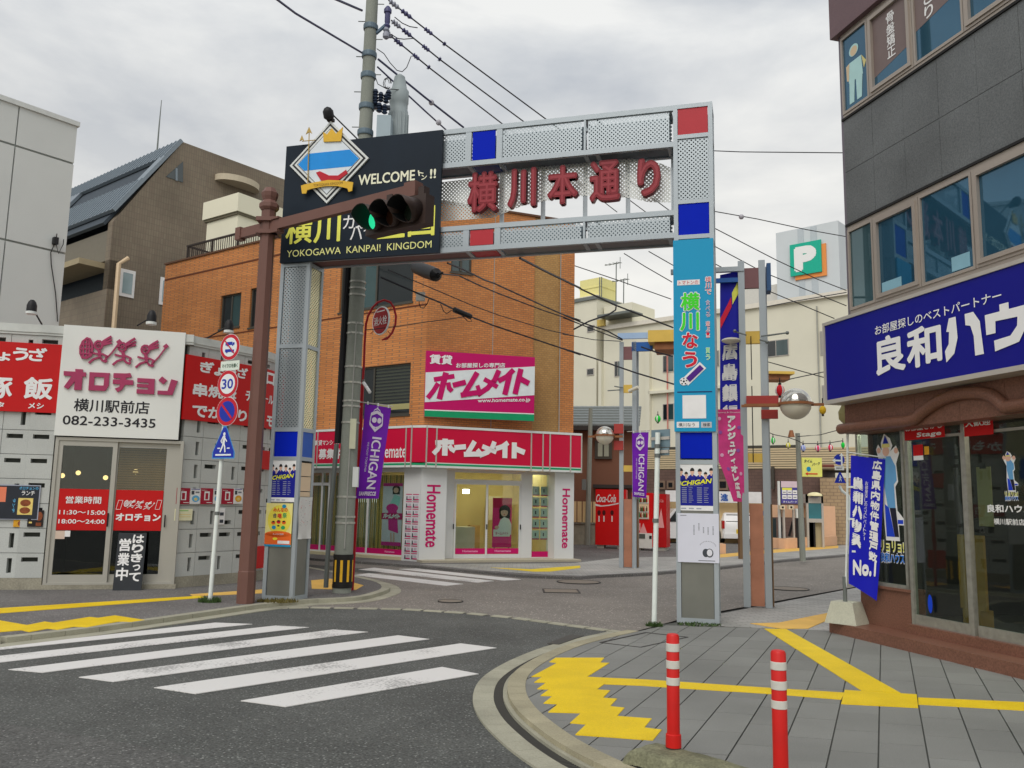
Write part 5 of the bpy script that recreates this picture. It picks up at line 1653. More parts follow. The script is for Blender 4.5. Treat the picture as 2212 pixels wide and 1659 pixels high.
sign_at('exception_plate', 'small white plate with green lettering under the lorry sign', q('A2',1755,445), d_plate, 'sign plate')
def d_30(t, c):
 obj('plate', disc(MB(), c, .205, -.055, -.05), SWH, t); obj('ring', disc(MB(), c, .2, -.057, -.055), SRED, t)
 obj('field', disc(MB(), c, .15, -.059, -.057), SWH, t)
 m = MB(); text(m, '30', (c[0]-.115,c[0]+.115,c[1]-.075,c[1]+.075), -.061, bold=.02); obj('numeral', m, SBLU, t, recalc=False)
sign_at('speed_limit_sign', 'round speed limit sign reading 30 in the middle of the stack', q('A2',1738,585), d_30)
def d_park(t, c):
 obj('plate', disc(MB(), c, .215, -.055, -.05), SWH, t); obj('ring', disc(MB(), c, .21, -.057, -.055), SRED, t)
 obj('field', disc(MB(), c, .155, -.059, -.057), SBLU, t)
 m = MB(); m.stroke([(c[0]-.1,c[1]+.1),(c[0]+.1,c[1]-.1)], .035, -.061); obj('bar', m, SRED, t, recalc=False)
sign_at('no_parking_sign', 'round blue and red no parking sign, lowest of the round ones', q('A2',1733,795), d_park)
def pentagon(c, w, h): return [(c[0]-w,c[1]-h),(c[0]+w,c[1]-h),(c[0]+w,c[1]-h*.62),(c[0]+w*.12,c[1]+h),(c[0]-w*.12,c[1]+h),(c[0]-w,c[1]-h*.62)]
def walker(mb, c, s, y):
 mb.ell((c[0],c[1]+s*.62), s*.11, s*.13, y, 12)
 mb.stroke([(c[0],c[1]+s*.45),(c[0]-s*.02,c[1]-s*.05)], s*.24, y)
 mb.stroke([(c[0]-s*.02,c[1]),(c[0]-s*.12,c[1]-s*.3),(c[0]-s*.28,c[1]-s*.62)], s*.13, y)
 mb.stroke([(c[0]+s*.02,c[1]),(c[0]+s*.14,c[1]-s*.28),(c[0]+s*.2,c[1]-s*.62)], s*.13, y)
 mb.stroke([(c[0]-s*.06,c[1]+s*.42),(c[0]-s*.22,c[1]+s*.15),(c[0]-s*.14,c[1]+s*.0)], s*.09, y)
 mb.stroke([(c[0]+s*.06,c[1]+s*.42),(c[0]+s*.24,c[1]+s*.22),(c[0]+s*.34,c[1]+s*.1)], s*.09, y)
def d_cross(t, c, w=.225, h=.24):
 obj('plate', MB().prism(pentagon(c, w, h), -.055, -.05), mat('sign_rim', C(60,130,190), .4), t)
 obj('field', MB().prism(pentagon((c[0],c[1]-.002), w*.92, h*.92), -.057, -.055), SBLU, t)
 m = MB(); walker(m, (c[0], c[1]-.01), h*.88, -.059)
 m.rect((c[0]-w*.7,c[0]+w*.7,c[1]-h*.82,c[1]-h*.72), -.059); m.rect((c[0]-w*.55,c[0]-w*.3,c[1]-h*.4,c[1]-h*.33), -.059); m.rect((c[0]+w*.3,c[0]+w*.55,c[1]-h*.4,c[1]-h*.33), -.059)
 obj('pictogram', m, SWH, t, recalc=False)
sign_at('crossing_sign', 'blue five-sided pedestrian crossing sign, lowest on the white pole', q('A2',1710,1030), d_cross)
# ================================================================== UTILITY POLE
upb = gp(738,1280)
U = Frame(upb[:2], 90)
ut = U.px((804,0)); 
kk_ = ut[0]/ut[1]
up = thing('utility_pole', 'tall grey concrete utility pole behind the gate with a striped guard', 'utility pole', U, (0,0,0))
PC = mat('pole_concrete', C(128,132,124), .8, var=.14, scale=2.2, bump=.2, bscale=60, fine=.08)
UTOP = 14.5
m = MB().tube([(kk_*z_,0,z_) for z_ in (0,3,6,9,12,UTOP)], .155, 20, .085)
obj('shaft', m, PC, up, smooth=True)
ux = lambda z_: kk_*z_
ur = lambda z_: .155-.07*z_/UTOP
uz = lambda p: U.px(p)[1]
z0g, z1g = uz((738,1269)), uz((740,1197))
gd = obj('guard', MB().lathe((ux(.8),0,z0g), [(.166,0),(.166,.06),(.161,.06),(.161,z1g-z0g-.06),(.167,z1g-z0g-.06),(.167,z1g-z0g)], 28), mat('guard_black', (.015,.014,.013), .6), up, smooth=True)
YG = mat('guard_yellow', C(235,165,40), .6, var=.12, scale=15)
for k in range(9):
 a0 = 2*math.pi*k/9-.15; 
 m = MB()
 for zz3 in (z0g+.1, z1g-.09):
  for a__ in (a0-.13, a0, a0+.13):
   m.v.append((ux(.8)+.164*math.cos(a__), .164*math.sin(a__), zz3))
 m.f = [[0,1,4,3],[1,2,5,4]]; m.m = [0,0]
 obj('stripe', m, YG, gd, recalc=False)
cond = [(720,1265),(722,1200),(741,960),(745,800),(760,640),(764,585)]
m = MB().tube([(U.px(p)[0]-.04, -.1, U.px(p)[1]) for p in ((712,1268),(722,1100),(735,960))], .04, 8)
obj('conduit', m, STEEL_D, up, smooth=True)
m = MB().tube([(ux(z_)-ur(z_)-.05, -.03, z_) for z_ in (uz((735,958)), uz((745,800)), uz((757,640)), 6.2, 7.0)], .055, 8)
obj('cable_duct', m, mat('duct_black', (.012,.012,.014), .6), up, smooth=True)
for y_ in (612,626,640,702,723,795,829,869,880,915,1075,1118,1131):
 z_ = uz((745+(1000-y_)*.05, y_))
 obj('band', MB().lathe((ux(z_),0,z_), [(ur(z_)+.012,0),(ur(z_)+.012,.03)], 20), ALU, up)
obj('cable', MB().tube([(ux(z_)+.04, -ur(z_)-.01, z_) for z_ in (z1g+.1,2.2,3.2,4.5)], .012, 6), mat('cable_grey', C(150,150,145), .5), up)
obj('number_plate', MB().box(ux(2.7)+.03,ux(2.7)+.13,-ur(2.7)-.03,-ur(2.7)+.0,2.35,2.85), mat('plate_cream', C(190,190,165), .6), up)
obj('junction_box', MB().box(ux(2.1)+.11,ux(2.1)+.2,-.16,-.06,1.72,2.05), WHITE, up)
for y_ in range(10, 300, 38):
 z_ = uz((800-y_*.05, y_)); 
 s_ = -1 if (y_//38) % 2 else 1
 obj('step_bolt', MB().tube([(ux(z_)+s_*ur(z_)*.8,-.02,z_),(ux(z_)+s_*(ur(z_)+.12),-.02,z_)], .009, 5), STEEL_D, up)
for y_ in (60,120,165,232,288):
 z_ = uz((800-y_*.05, y_))
 obj('collar', MB().lathe((ux(z_),0,z_-.05), [(ur(z_)+.02,0),(ur(z_)+.025,.02),(ur(z_)+.025,.09),(ur(z_)+.02,.1)], 20), mat('band_blue_grey', C(90,105,115), .5, .3), up)
e7 = lambda x, y, d=0: U.px(q('E7',x,y), d)
tc0, tc1 = e7(740,1530,-.35), e7(740,980,-.35)
rT = .175
tf_ = thing('transformer', 'grey ribbed transformer can hung on the utility pole above the gate', 'transformer', U, (tc0[0], .35, tc0[1]-.5))
TG = mat('transformer_grey', C(140,150,152), .5, var=.08, scale=3)
z0t, z1t = tc0[1]-.6, tc1[1]
prof = [(rT,z0t-z0t),(rT,(z1t-z0t)*.72),(rT*.93,(z1t-z0t)*.74),(rT*.93,(z1t-z0t)*.82),(rT,(z1t-z0t)*.84),(rT,(z1t-z0t)),(rT*.8,(z1t-z0t)+.05),(rT*.55,(z1t-z0t)+.28),(rT*.2,(z1t-z0t)+.33)]
obj('tank', MB().lathe((tc0[0],.35,z0t), prof, 24), TG, tf_, smooth=True)
m = MB()
for k in range(16):
 a__ = 2*math.pi*k/16
 c_, s_ = math.cos(a__), math.sin(a__)
 m.box(tc0[0]+rT*c_-.014, tc0[0]+rT*c_+.014, .35+rT*s_-.014, .35+rT*s_+.014, z0t+.05, z1t-.45)
obj('cooling_rib', m, TG, tf_, kind='stuff')
b0_, b1_ = e7(475,1300,.05), e7(648,1560,.05)
cbx = thing('switch_box', 'pale box mounted between pole and transformer', 'switch box', U, (b0_[0], 0, b1_[1]-.3))
obj('box', MB().box(b0_[0], b1_[0], -.1, .2, b1_[1]-.35, b0_[1]), mat('box_blue_grey', C(150,165,172), .5, var=.06), cbx)
INS = mat('insulator_dark', C(38,48,66), .35)
m0 = e7(530,1150,.02)
for i, (x, y) in enumerate(((450,1080),(520,1040),(590,1060),(500,1180),(570,1200),(620,1010),(450,1000))):
 c_ = e7(x, y, .02)
 obj('bushing', MB().lathe((c_[0],-.02,c_[1]-.1), [(.03,0),(.055,.02),(.03,.05),(.055,.07),(.03,.1),(.055,.12),(.03,.17)], 10), INS, cbx, smooth=True)
obj('cutout_bracket', MB().box(m0[0]-.16, m0[0]+.14, -.0, .1, m0[1]-.05, m0[1]+.0), INS, cbx)
m = MB()
for dx, r_ in ((0,.09),(.05,.11),(.12,.1)):
 c_ = e7(590+dx*200, 870)
 m.tube([(c_[0]+r_*math.cos(t_/8*6.28)*.6, 0, c_[1]+r_*math.sin(t_/8*6.28)) for t_ in range(8)], .006, 5)
obj('loop_wire', m, IB, cbx, kind='stuff')
def cable(label, pts, r=.012, sag=0.0, group=None, n=10, m=None, name='power_cable'):
 """pts: (px, py, Y) world points"""
 P = [at(x, y, Y) for x, y, Y in pts]
 out = []
 for a, b in zip(P[:-1], P[1:]):
  k = n if (b-a).length > 1 else 2
  for i in range(k):
   t = i/k
   v = a.lerp(b, t); v.z -= sag*4*t*(1-t)
   out.append(v)
 out.append(P[-1])
 return obj(name, MB().tube(out, r, 5), m or mat('cable_black', (.02,.02,.028), .5), label=label, cat='cable', group=group)
def v7(x, y): return q('E7', x, y)
hv = 'high voltage lines running from the pole over the gate'
CB = mat('cable_blue_black', C(60,62,90), .5)
for i, (pa, pb, pe, lb) in enumerate((
  ((640,30),(1380,375),(1965,860),'uppermost of three black lines from the pole top over the gate'),
  ((660,40),(1320,575),(1800,875),'middle one of three black lines from the pole top over the gate'),
  ((545,150),(1160,680),(1648,890),'lowest of three black lines from the pole top over the gate'))):
 if i == 0:
  P0, P1, P2 = q('C1',830,0), q('C1',1245,325), q('C1',1965,858)
 elif i == 1:
  P0, P1, P2 = q('C1',850,145), q('C1',1210,435), q('C1',1805,876)
 else:
  P0, P1, P2 = q('C1',800,220), q('C1',1130,492), q('C1',1648,890)
 d_ = ((P2[0]-P1[0]), (P2[1]-P1[1]))
 pts = [(P0[0],P0[1],14.4),(P1[0],P1[1],14.9),(P2[0],P2[1],17.5),(P2[0]+d_[0]*1.6,P2[1]+d_[1]*1.6,26)]
 c_ = cable(lb, pts, .014, .0, hv)
 c_.name = 'power_cable'
 a, b = at(P0[0],P0[1],14.4), at(P1[0],P1[1],14.9)
 fr_c, b_c = REC[c_.name]
 def cm(v): return v
 for t0, t1, r_ in ((.02,.2,.055),(.22,.42,.05),(.62,.78,.045),(.95,1.0,.05)):
  A2, B2 = a.lerp(b,t0), a.lerp(b,t1)
  L_ = (B2-A2).length
  rot = (B2-A2).to_track_quat('Z','Y').to_matrix()
  pf_ = [(.012,0),(r_,L_*.1),(r_*.5,L_*.25),(r_,L_*.4),(r_*.5,L_*.55),(r_*.9,L_*.7),(r_*.4,L_*.85),(.012,L_)]
  obj('insulator', MB().lathe(A2, pf_, 10, rot=rot), mat('insulator_blue', C(70,70,105), .4) if t0 > .2 else mat('insulator_grey', C(135,138,150), .4), c_, smooth=True)
m = MB()
c_ = U.px(q('C1',765,185), 0)
ins = thing('pole_bracket', 'blue grey bracket with two short insulators at the top of the pole', 'bracket', U, (c_[0], 0, c_[1]))
obj('arm', MB().tube([(ux(c_[1])+.1,0,c_[1]-.15),(c_[0]+.15,0,c_[1]+.05)], .035, 6), mat('band_blue_grey2', C(80,100,118), .5), ins)
p_ = U.px(q('C1',825,110),0)
obj('insulator', MB().lathe((p_[0],0,p_[1]-.25), [(.04,0),(.06,.04),(.04,.08),(.05,.12),(.05,.28),(.07,.3),(.07,.36),(.03,.42)], 12), mat('insulator_blue', C(70,70,105)), ins, smooth=True)
p_ = U.px(q('C1',815,235),0)
obj('insulator', MB().lathe((p_[0],0,p_[1]-.12), [(.03,0),(.06,.03),(.06,.1),(.04,.13),(.06,.16),(.03,.24)], 12), mat('insulator_grey', C(135,138,150)), ins, smooth=True)
cable('thin jumper wire looping below the lowest line beside the pole', [(*v7(465,415),14.4),(*v7(560,480),14.45),(*v7(640,600),14.5),(*v7(730,700),14.55),(*v7(800,718),14.6),(*v7(860,660),14.65),(*v7(920,510),14.7)], .008, n=2)
cable('short jumper from the pole head to the uppermost line', [(*v7(700,0),14.4),(*v7(800,80),14.5),(*v7(900,125),14.6),(*v7(1000,140),14.7)], .009, n=2)
cable('short jumper from the bracket to the middle line', [(*v7(650,225),14.4),(*v7(740,280),14.5),(*v7(820,290),14.6),(*v7(940,280),14.7)], .009, n=2)
cable('grey jumper hanging from pole to the transformer top', [(*v7(440,770),14.4),(*v7(480,880),14.4),(*v7(590,940),14.5),(*v7(800,960),14.6),(*v7(850,1040),14.7)], .008, n=2)
cable('thick cable from the upper left corner down to the pole', [(*q('C1',0,-25),11.5),(*q('C1',160,95),12.2),(*q('C1',640,380),14.3)], .018, .0, m=CB)
cable('short cable at the top left of the pole', [(*q('C1',430,-15),13.2),(*q('C1',640,75),14.3)], .022, m=CB)
for lb, a, b, c_, e_ in (('upper of the two grey ribbed cables right of the pole',(755,425),(1090,698),(1140,738),(1372,918)),('lower of the two grey ribbed cables right of the pole',(750,480),(1095,800),(1192,882),(1245,935))):
 o = cable(lb, [(*q('C1',*a),14.5),(*q('C1',*b),15.2),(*q('C1',*e_),16.2)], .02 if 'upper' in lb else .016, m=CB)
 w_ = at(*q('C1',*c_), 15.4)
 obj('ball', MB().ball(w_, .055, 12), mat('insulator_white', C(170,168,175), .4), o, smooth=True)
hb = gp(760,1275)
Hf = Frame(hb[:2], 90)
a6 = lambda x, y: Hf.px(q('A6',x,y))
RP = mat('hydrant_red', C(150,18,28), .4, var=.06)
hs = thing('hydrant_sign', 'red fire hydrant disc in a hooked red pole beside the utility pole', 'sign', Hf, (0,0,0))
kp = [(0,0)] + [a6(*p) for p in ((985,1480),(1000,1100),(1015,930),(1022,700),(1035,500),(1055,420),(1100,335),(1150,285),(1215,262),(1275,285),(1310,340),(1328,420),(1322,500),(1290,580),(1250,630))]
obj('pole', MB().tube([(kp[0][0],0,0),(kp[1][0],0,kp[1][1]),(kp[2][0],0,kp[2][1])], .032, 10), RP, hs, smooth=True)
obj('hook', MB().tube([(x,0,z) for x, z in kp[2:]], .02, 8), RP, hs, smooth=True)
a_, b_ = a6(1190,652), a6(1250,630)
obj('hook_tip', MB().tube([(a_[0],0,a_[1]),(b_[0],0,b_[1])], .012, 8, .03), RP, hs)
dc = a6(1183,463); drx = a6(1278,463)[0]-dc[0]; drz = a6(1183,325)[1]-dc[1]
def ellp(c, rx, rz, y0, y1, n=28): return MB().prism([(c[0]+rx*math.cos(2*math.pi*i/n), c[1]+rz*math.sin(2*math.pi*i/n)) for i in range(n)], y0, y1)
H2 = Frame(hb[:2], 90+47)
dc2 = H2.loc(Hf.world((dc[0],0,dc[1])))
rD = drz
dk = thing('hydrant_disc', None, None) if False else None
T2 = Hf.M.inverted() @ H2.M
def hp(mb):
 mb.v = [tuple(T2 @ Vector(v)) for v in mb.v]; return mb
c2_ = (dc2[0], dc2[2]); y2 = dc2[1]
ds_ = obj('disc', hp(ellp(c2_, rD, rD, y2-.012, y2+.012)), SWH, hs)
obj('face', hp(ellp(c2_, rD*.92, rD*.92, y2-.015, y2-.012)), RP, ds_)
m = MB(); text(m, '消火栓', (c2_[0]-rD*.78, c2_[0]+rD*.78, c2_[1]-rD*.32, c2_[1]+rD*.3), y2-.017, bold=.015)
m.rect((c2_[0]-rD*.5, c2_[0]+rD*.5, c2_[1]+rD*.62, c2_[1]+rD*.7), y2-.017)
obj('lettering', hp(m), WL, ds_, recalc=False)
for an in (45,135,-45,-135):
 ca, sa = math.cos(R_(an)), math.sin(R_(an))
 obj('stay', MB().tube([(dc[0]+drx*ca,0,dc[1]+drz*sa),(dc[0]+drx*1.45*ca,0,dc[1]+drz*1.33*sa)], .007, 5), RP, hs)
lamp = [a6(1020,1072), a6(1100,1178)]
t = thing('tube_lamp', 'white fluorescent tube lamp slanting from the red pole', 'lamp', Hf, (lamp[0][0],-.05,lamp[0][1]))
obj('tube', MB().tube([(lamp[0][0],-.05,lamp[0][1]),(lamp[1][0],-.3,lamp[1][1])], .03, 8), mat('tube_white', C(215,220,218), .4), t, smooth=True)
obj('fixture', MB().box(lamp[0][0]-.03,lamp[0][0]+.01,-.06,.0,lamp[0][1]-.02,lamp[0][1]+.06), STEEL_D, t)
PUR = mat('banner_violet', C(104,16,160), .6, var=.08, scale=2); 
def club_banner(label, fr, tl_, tr_, br_, bl__, y, rod=True):
 P = [fr.px(p, -y) for p in (tl_, tr_, br_, bl__)]
 t = thing('club_banner', label, 'banner', fr, (P[0][0], y, P[2][1]), group='violet club banners on poles')
 n, k = 8, 18
 def pt(u, v, dy=0):
  a = Vector(P[0]).lerp(Vector(P[1]), u); b = Vector(P[3]).lerp(Vector(P[2]), u)
  c = a.lerp(b, v)
  return (c.x, y + .035*math.sin(v*5+u*3)*v + .012*math.sin(u*9) - dy, c.y)
 m = MB()
 for i in range(n+1):
  for j in range(k+1): m.v.append(pt(i/n, j/k))
 for i in range(n):
  for j in range(k): m.f.append([i*(k+1)+j,(i+1)*(k+1)+j,(i+1)*(k+1)+j+1,i*(k+1)+j+1]); m.m.append(0)
 obj('cloth', m, PUR, t, recalc=False, smooth=True)
 def bend(mb, dy=.014):
  mb.v = [pt(x, 1-z, dy - yy) for x, yy, z in mb.v]; return mb
 m = MB(); text(m, 'ICHIGAN', (.42,.80,.1,.66), 0, bold=.05, side=True, )
 obj('lettering', bend(m), mat('banner_print', C(205,195,220), .6), t, recalc=False)
 m = MB(); text(m, 'WE FIGHT TOGETHER', (.24,.32,.28,.6), 0, side=True); text(m, 'SANFRECCE', (.12,.85,.03,.075), 0, bold=.04)
 obj('lettering', bend(m), bpy.data.materials['banner_print'], t, recalc=False)
 m = MB()
 sh = [(.28,.90),(.5,.93),(.72,.90),(.75,.80),(.5,.73),(.25,.80)]
 m.stroke(sh+[sh[0]], .035, 0); m.ell((.42,.84), .1, .03, 0); m.ell((.62,.84),.08,.03,0); m.stroke([(.3,.78),(.5,.76),(.7,.78)], .012, 0)
 m.stroke([(.35,.92),(.4,.95),(.5,.965),(.6,.95),(.65,.92)], .012, 0); m.ell((.5,.97),.03,.012,0)
 obj('crest', bend(m), bpy.data.materials['banner_print'], t, recalc=False, kind='stuff')
 if rod:
  a, b = P[0], P[1]
  obj('rod', MB().tube([(a[0]-.12,y,a[1]+.03),(b[0]+.03,y,b[1]+.03)], .01, 6), ALU_W, t)
  for u in (.1,.5,.9):
   obj('tie', MB().box(a[0]+(b[0]-a[0])*u-.012,a[0]+(b[0]-a[0])*u+.012,y-.013,y+.013,a[1]+(b[1]-a[1])*u-.01,a[1]+(b[1]-a[1])*u+.045), WHITE, t)
 return t
club_banner('violet club banner hung from the red hydrant pole, nearer one', Hf, (789,872), (845,881), (817,1077), (769.5,1077), -.06)
# ================================================================== ORANGE BRICK BUILDING WITH THE LETTING AGENCY
cn = gp(905,1213)[:2]
HL = Frame(cn, 90+35)
HF = Frame(cn, 68)
HLl = Frame(cn, 90+35)
BRK = brick_mat('orange_brick', C(188,122,66), C(172,107,56), C(134,98,68), .15, .058, .007, rough=.75, bump=.35)
BRK_T = brick_mat('tan_brick', C(168,130,78), C(156,118,68), C(134,106,70), .1, .058, .006, rough=.8, bump=.3)
ab_ = thing('brick_building', 'orange brick block with brown windows above the letting agency', 'building', HF, (2, 3, 0))
f0b, b0b = REC[ab_.name]
def hb_(name, mb, m, fr=None, parent=None, **k):
 if fr is not None and fr is not HF:
  T = HF.M.inverted() @ fr.M
  mb.v = [tuple(T @ Vector(v)) for v in mb.v]
 return obj(name, mb, m, parent or ab_, **k)
ZR = 9.5
hl = lambda x, y, z='V', d=0: HL.px(q(z,x,y), d)
hf = lambda x, y, z='V', d=0: HF.px(q(z,x,y), d)
sLend = hl(358,573)[0]
z_open = 2.38
def wall_with_holes(x0, x1, z0, z1, holes, y0, y1):
 m = MB()
 xs_ = sorted(set([x0, x1] + [h[0] for h in holes] + [h[1] for h in holes]))
 zs_ = sorted(set([z0, z1] + [h[2] for h in holes] + [h[3] for h in holes]))
 for i in range(len(xs_)-1):
  for j in range(len(zs_)-1):
   cx, cz = (xs_[i]+xs_[i+1])/2, (zs_[j]+zs_[j+1])/2
   if not any(h[0] < cx < h[1] and h[2] < cz < h[3] for h in holes):
    m.box(xs_[i], xs_[i+1], y0, y1, zs_[j], zs_[j+1])
 return m
def hr(z, x0, y0, x1, y1, fr=HL, d=0):
 a, b = fr.px(q(z,x0,y0), d), fr.px(q(z,x1,y1), d)
 return (a[0], b[0], b[1], a[1])
WL_ = [hr('D8',620,985,815,1320), hr('D8',940,905,1160,1270),
       hr('E4',-120,60,540,480), hr('A6',900,915,1465,1365)]
WL_[0] = (WL_[0][0], WL_[0][1], hl(700,1330,'D8')[1], hl(700,970,'D8')[1])
WL_[1] = (WL_[1][0], hl(1160,900,'D8')[0], hl(1050,1275,'D8')[1]-.1, hl(1050,885,'D8')[1])
x_a = hl(70,200,'E4')[0]-1.0
WL_[2] = (x_a, hl(545,300,'E4')[0], hl(540,452,'E4')[1], hl(540,452,'E4')[1]+1.65)
WL_[3] = (hl(1000,1100,'A6')[0]-.6, hl(1465,1100,'A6')[0], hl(1460,1370,'A6')[1], hl(1460,870,'A6')[1])
WF = [hr('E4',925,60,1130,180,HF)]
WF = [(WF[0][0], WF[0][1], WF[0][2], WF[0][2]+.9)]
hb_('wall', wall_with_holes(sLend, -.002, z_open, ZR, WL_, 0, .3), BRK, HL)
xt0, xt1, xend = hf(1750,600,'E4')[0], hf(2012,600,'E4')[0], hf(1240,737)[0]
hb_('wall', wall_with_holes(0, xt0, z_open, ZR, WF, 0, .3), BRK, HF)
hb_('wall', MB().box(xt0, xt1, .03, .3, z_open, ZR), BRK_T, HF)
hb_('wall', MB().box(xt1, xend, 0, .3, z_open, ZR), BRK, HF)
hb_('side_wall', MB().box(xend-.3, xend, .3, 9, 0, ZR), BRK, HF)
hb_('joint', MB().box(xt1-.012, xt1+.012, -.004, .0, z_open, ZR), seam, HF)
hb_('joint', MB().box(hf(1345,600,'E4')[0]-.008, hf(1345,600,'E4')[0]+.008, -.004, .0, z_open, ZR), seam, HF)
zg = (hl(20,835,'D8')[1]+hl(1040,562,'D8')[1])/2
GROOVE = mat('brick_groove', C(92,50,30), .8)
hb_('groove', MB().box(sLend, 0, -.006, .0, zg-.03, zg+.03), GROOVE, HL)
zg2 = hl(700,1400,'D8')[1]
hb_('groove', MB().box(sLend, -.01, -.006, .0, zg2-.025, zg2+.025), GROOVE, HL)
hb_('parapet_cap', MB().box(sLend-.03, 0, -.04, .34, ZR, ZR+.06), mat('cap_brown', C(88,60,42), .6), HL)
hb_('parapet_cap', MB().box(0, xend+.03, -.04, .34, ZR, ZR+.06), mat('cap_brown', C(88,60,42), .6), HF)
hb_('roof', MB().slab([HF.loc(HL.world((sLend,.3,0)))[:2], (0,.3), (xend-.3,.3), (xend-.3,9), HF.loc(HL.world((sLend,9,0)))[:2]], ZR-.4, ZR-.25), CONC, HF)
hb_('end_wall', MB().box(sLend, sLend+.3, .3, 9, 0, ZR), BRK, HL)
WFR = mat('window_frame_brown', C(72,70,64), .45, .3)
PANE = mat('pane_green_grey', (.035,.075,.08), .05, var=.6, scale=.5, spec=.9)
PANE_D = mat('pane_dark', (.012,.018,.022), .05, var=.5, scale=.8, spec=.8)
def window(fr, r, split=.5, p1=PANE_D, p2=PANE, sill=True):
 x0, x1, z0, z1 = r; t = .05
 m = MB(); m.box(x0,x1,.06,.14,z0,z0+t); m.box(x0,x1,.06,.14,z1-t,z1); m.box(x0,x0+t,.06,.14,z0+t,z1-t); m.box(x1-t,x1,.06,.14,z0+t,z1-t)
 xm_ = x0+(x1-x0)*split
 m.box(xm_-.03,xm_+.03,.05,.13,z0+t,z1-t)
 o = hb_('window', m, WFR, fr)
 hb_('pane', MB().box(x0+t,xm_-.03,.09,.1,z0+t,z1-t), p1, fr, parent=o)
 hb_('pane', MB().box(xm_+.03,x1-t,.08,.09,z0+t,z1-t), p2, fr, parent=o)
 if sill: hb_('sill', MB().box(x0-.03,x1+.03,-.03,.1,z0-.05,z0), WFR, fr, parent=o)
 return o
for i, r in enumerate(WL_):
 window(HL, r, (.5,.3,.5,.42)[i], *( (PANE_D,PANE) if i < 2 else ((PANE,PANE_D) if i == 2 else (PANE_D, PANE_D))))
window(HF, WF[0], .5, PANE, PANE)
r = WL_[3]
for k in range(12):
 z_ = r[3]-.12-k*.09
 if z_ > r[2]+.3: hb_('blind_slat', MB().box(r[0]+(r[1]-r[0])*.44, r[1]-.06, .072, .078, z_, z_+.05), mat('blind_olive', C(62,66,58), .7), HL)
hb_('film', MB().box(r[0]+(r[1]-r[0])*.44, r[1]-.06, .068, .074, r[2]+.15, r[2]+.3), mat('film_cream', C(150,145,100), .6), HL)
rl = thing('roof_railing', 'dark metal railing along the roof edge of the brick building', 'railing', HL, (-6, .6, ZR))
ra0 = HL.px(q('D8',240,580), -.5)[0]; ra1 = HL.px(q('V',625,460), -.5)[0]+3
zr_t = HL.px(q('D8',250,440), -.5)[1]
RLM = mat('railing_bronze', C(48,40,36), .5, .3)
obj('top_rail', MB().box(ra0, ra1, .48, .54, zr_t-.06, zr_t), RLM, rl)
obj('bottom_rail', MB().box(ra0, ra1, .49, .53, ZR+.08, ZR+.13), RLM, rl)
n = int((ra1-ra0)/.115); first = None
for k in range(n):
 x = ra0+.06+k*.115
 if k % 12 == 0:
  obj('post', MB().box(x-.03, x+.03, .48, .54, ZR-.1, zr_t-.06), RLM, rl)
 elif first is None:
  first = obj('baluster', MB().box(x-.01, x+.01, .5, .52, ZR+.13, zr_t-.06), RLM, rl); fx0 = x
 else:
  inst(first, (x-fx0, 0, 0), parent=rl)
sd = MB(); sd.box(ra0, ra0+.05, .54, 4, zr_t-.06, zr_t)
for k in range(16): sd.box(ra0+.01, ra0+.03, .7+k*.2, .72+k*.2, ZR, zr_t-.06)
obj('side_rail', sd, RLM, rl)
pp = at(*q('D8',795,60), 30.5)
PH = Frame(pp[:2], 90+35)
ph = thing('roof_penthouse', 'cream stair penthouse on the roof of the brick building', 'penthouse', PH, (-2, 2, ZR-.5))
zp_t = PH.px(q('V',513.4,416))[1]; zp_m = PH.px(q('D8',795,60))[1]
CRW = mat('penthouse_cream', C(205,202,182), .75, var=.05, scale=.8)
xl_ = PH.px(q('D8',415,160))[0]
obj('wall', MB().box(xl_+.15, -.12, .12, 4.0, ZR-.5, zp_m-.1), CRW, ph)
obj('cap', MB().box(xl_, 0, 0, 4.2, zp_m, zp_t), CRW, ph)
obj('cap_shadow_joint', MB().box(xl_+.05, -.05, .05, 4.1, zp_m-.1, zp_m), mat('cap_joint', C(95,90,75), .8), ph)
CRIM = mat('fascia_crimson', C(186,8,54), .4, var=.03, scale=2)
GRS = mat('stripe_green', C(14,140,92), .5)
zf1 = hf(932,920.8)[1]-.005; zf0 = 2.37
fas = thing('shop_fascia', 'long crimson fascia with white katakana and a green stripe over the agency', 'fascia', HF, (2, 0, zf0))
def fp_(name, mb, m, fr=HF, parent=None, **k):
 if fr is not HF:
  T = HF.M.inverted() @ fr.M
  mb.v = [tuple(T @ Vector(v)) for v in mb.v]
 return obj(name, mb, m, parent or fas, **k)
segsL = [-4.3, -3.62, -2.6, -1.1, -.33, -.14]
segsF = [.02, .28] + [hf(x,950)[0] for x in (1139,1164,1179,1223)] + [xend+.12]
D_ = .28
for fr, sg_ in ((HL, segsL), (HF, segsF)):
 for a, b in zip(sg_[:-1], sg_[1:]):
  fp_('fascia_panel', MB().box(a+.018, b-.018, -D_, .0, zf0+.13, zf1-.06), CRIM, fr)
  fp_('stripe', MB().box(a+.018, b-.018, -D_, -.0, zf0+.055, zf0+.105), GRS, fr)
  fp_('stripe', MB().box(a+.018, b-.018, -D_+.002, .0, zf0+.105, zf0+.13), WHITE, fr)
  fp_('stripe', MB().box(a+.018, b-.018, -D_+.002, .0, zf0, zf0+.055), WHITE, fr)
 for x in sg_:
  fp_('divider', MB().box(x-.018, x+.018, -D_-.012, -.0, zf0-.01, zf1), ALU_W, fr)
 fp_('top_edge', MB().box(sg_[0], sg_[-1], -D_-.015, .02, zf1-.06, zf1), WHITE, fr)
kx_ = HF.loc(HL.world((-.14,-D_,0))); ky_ = HF.loc(HL.world((-.14,0,0)))
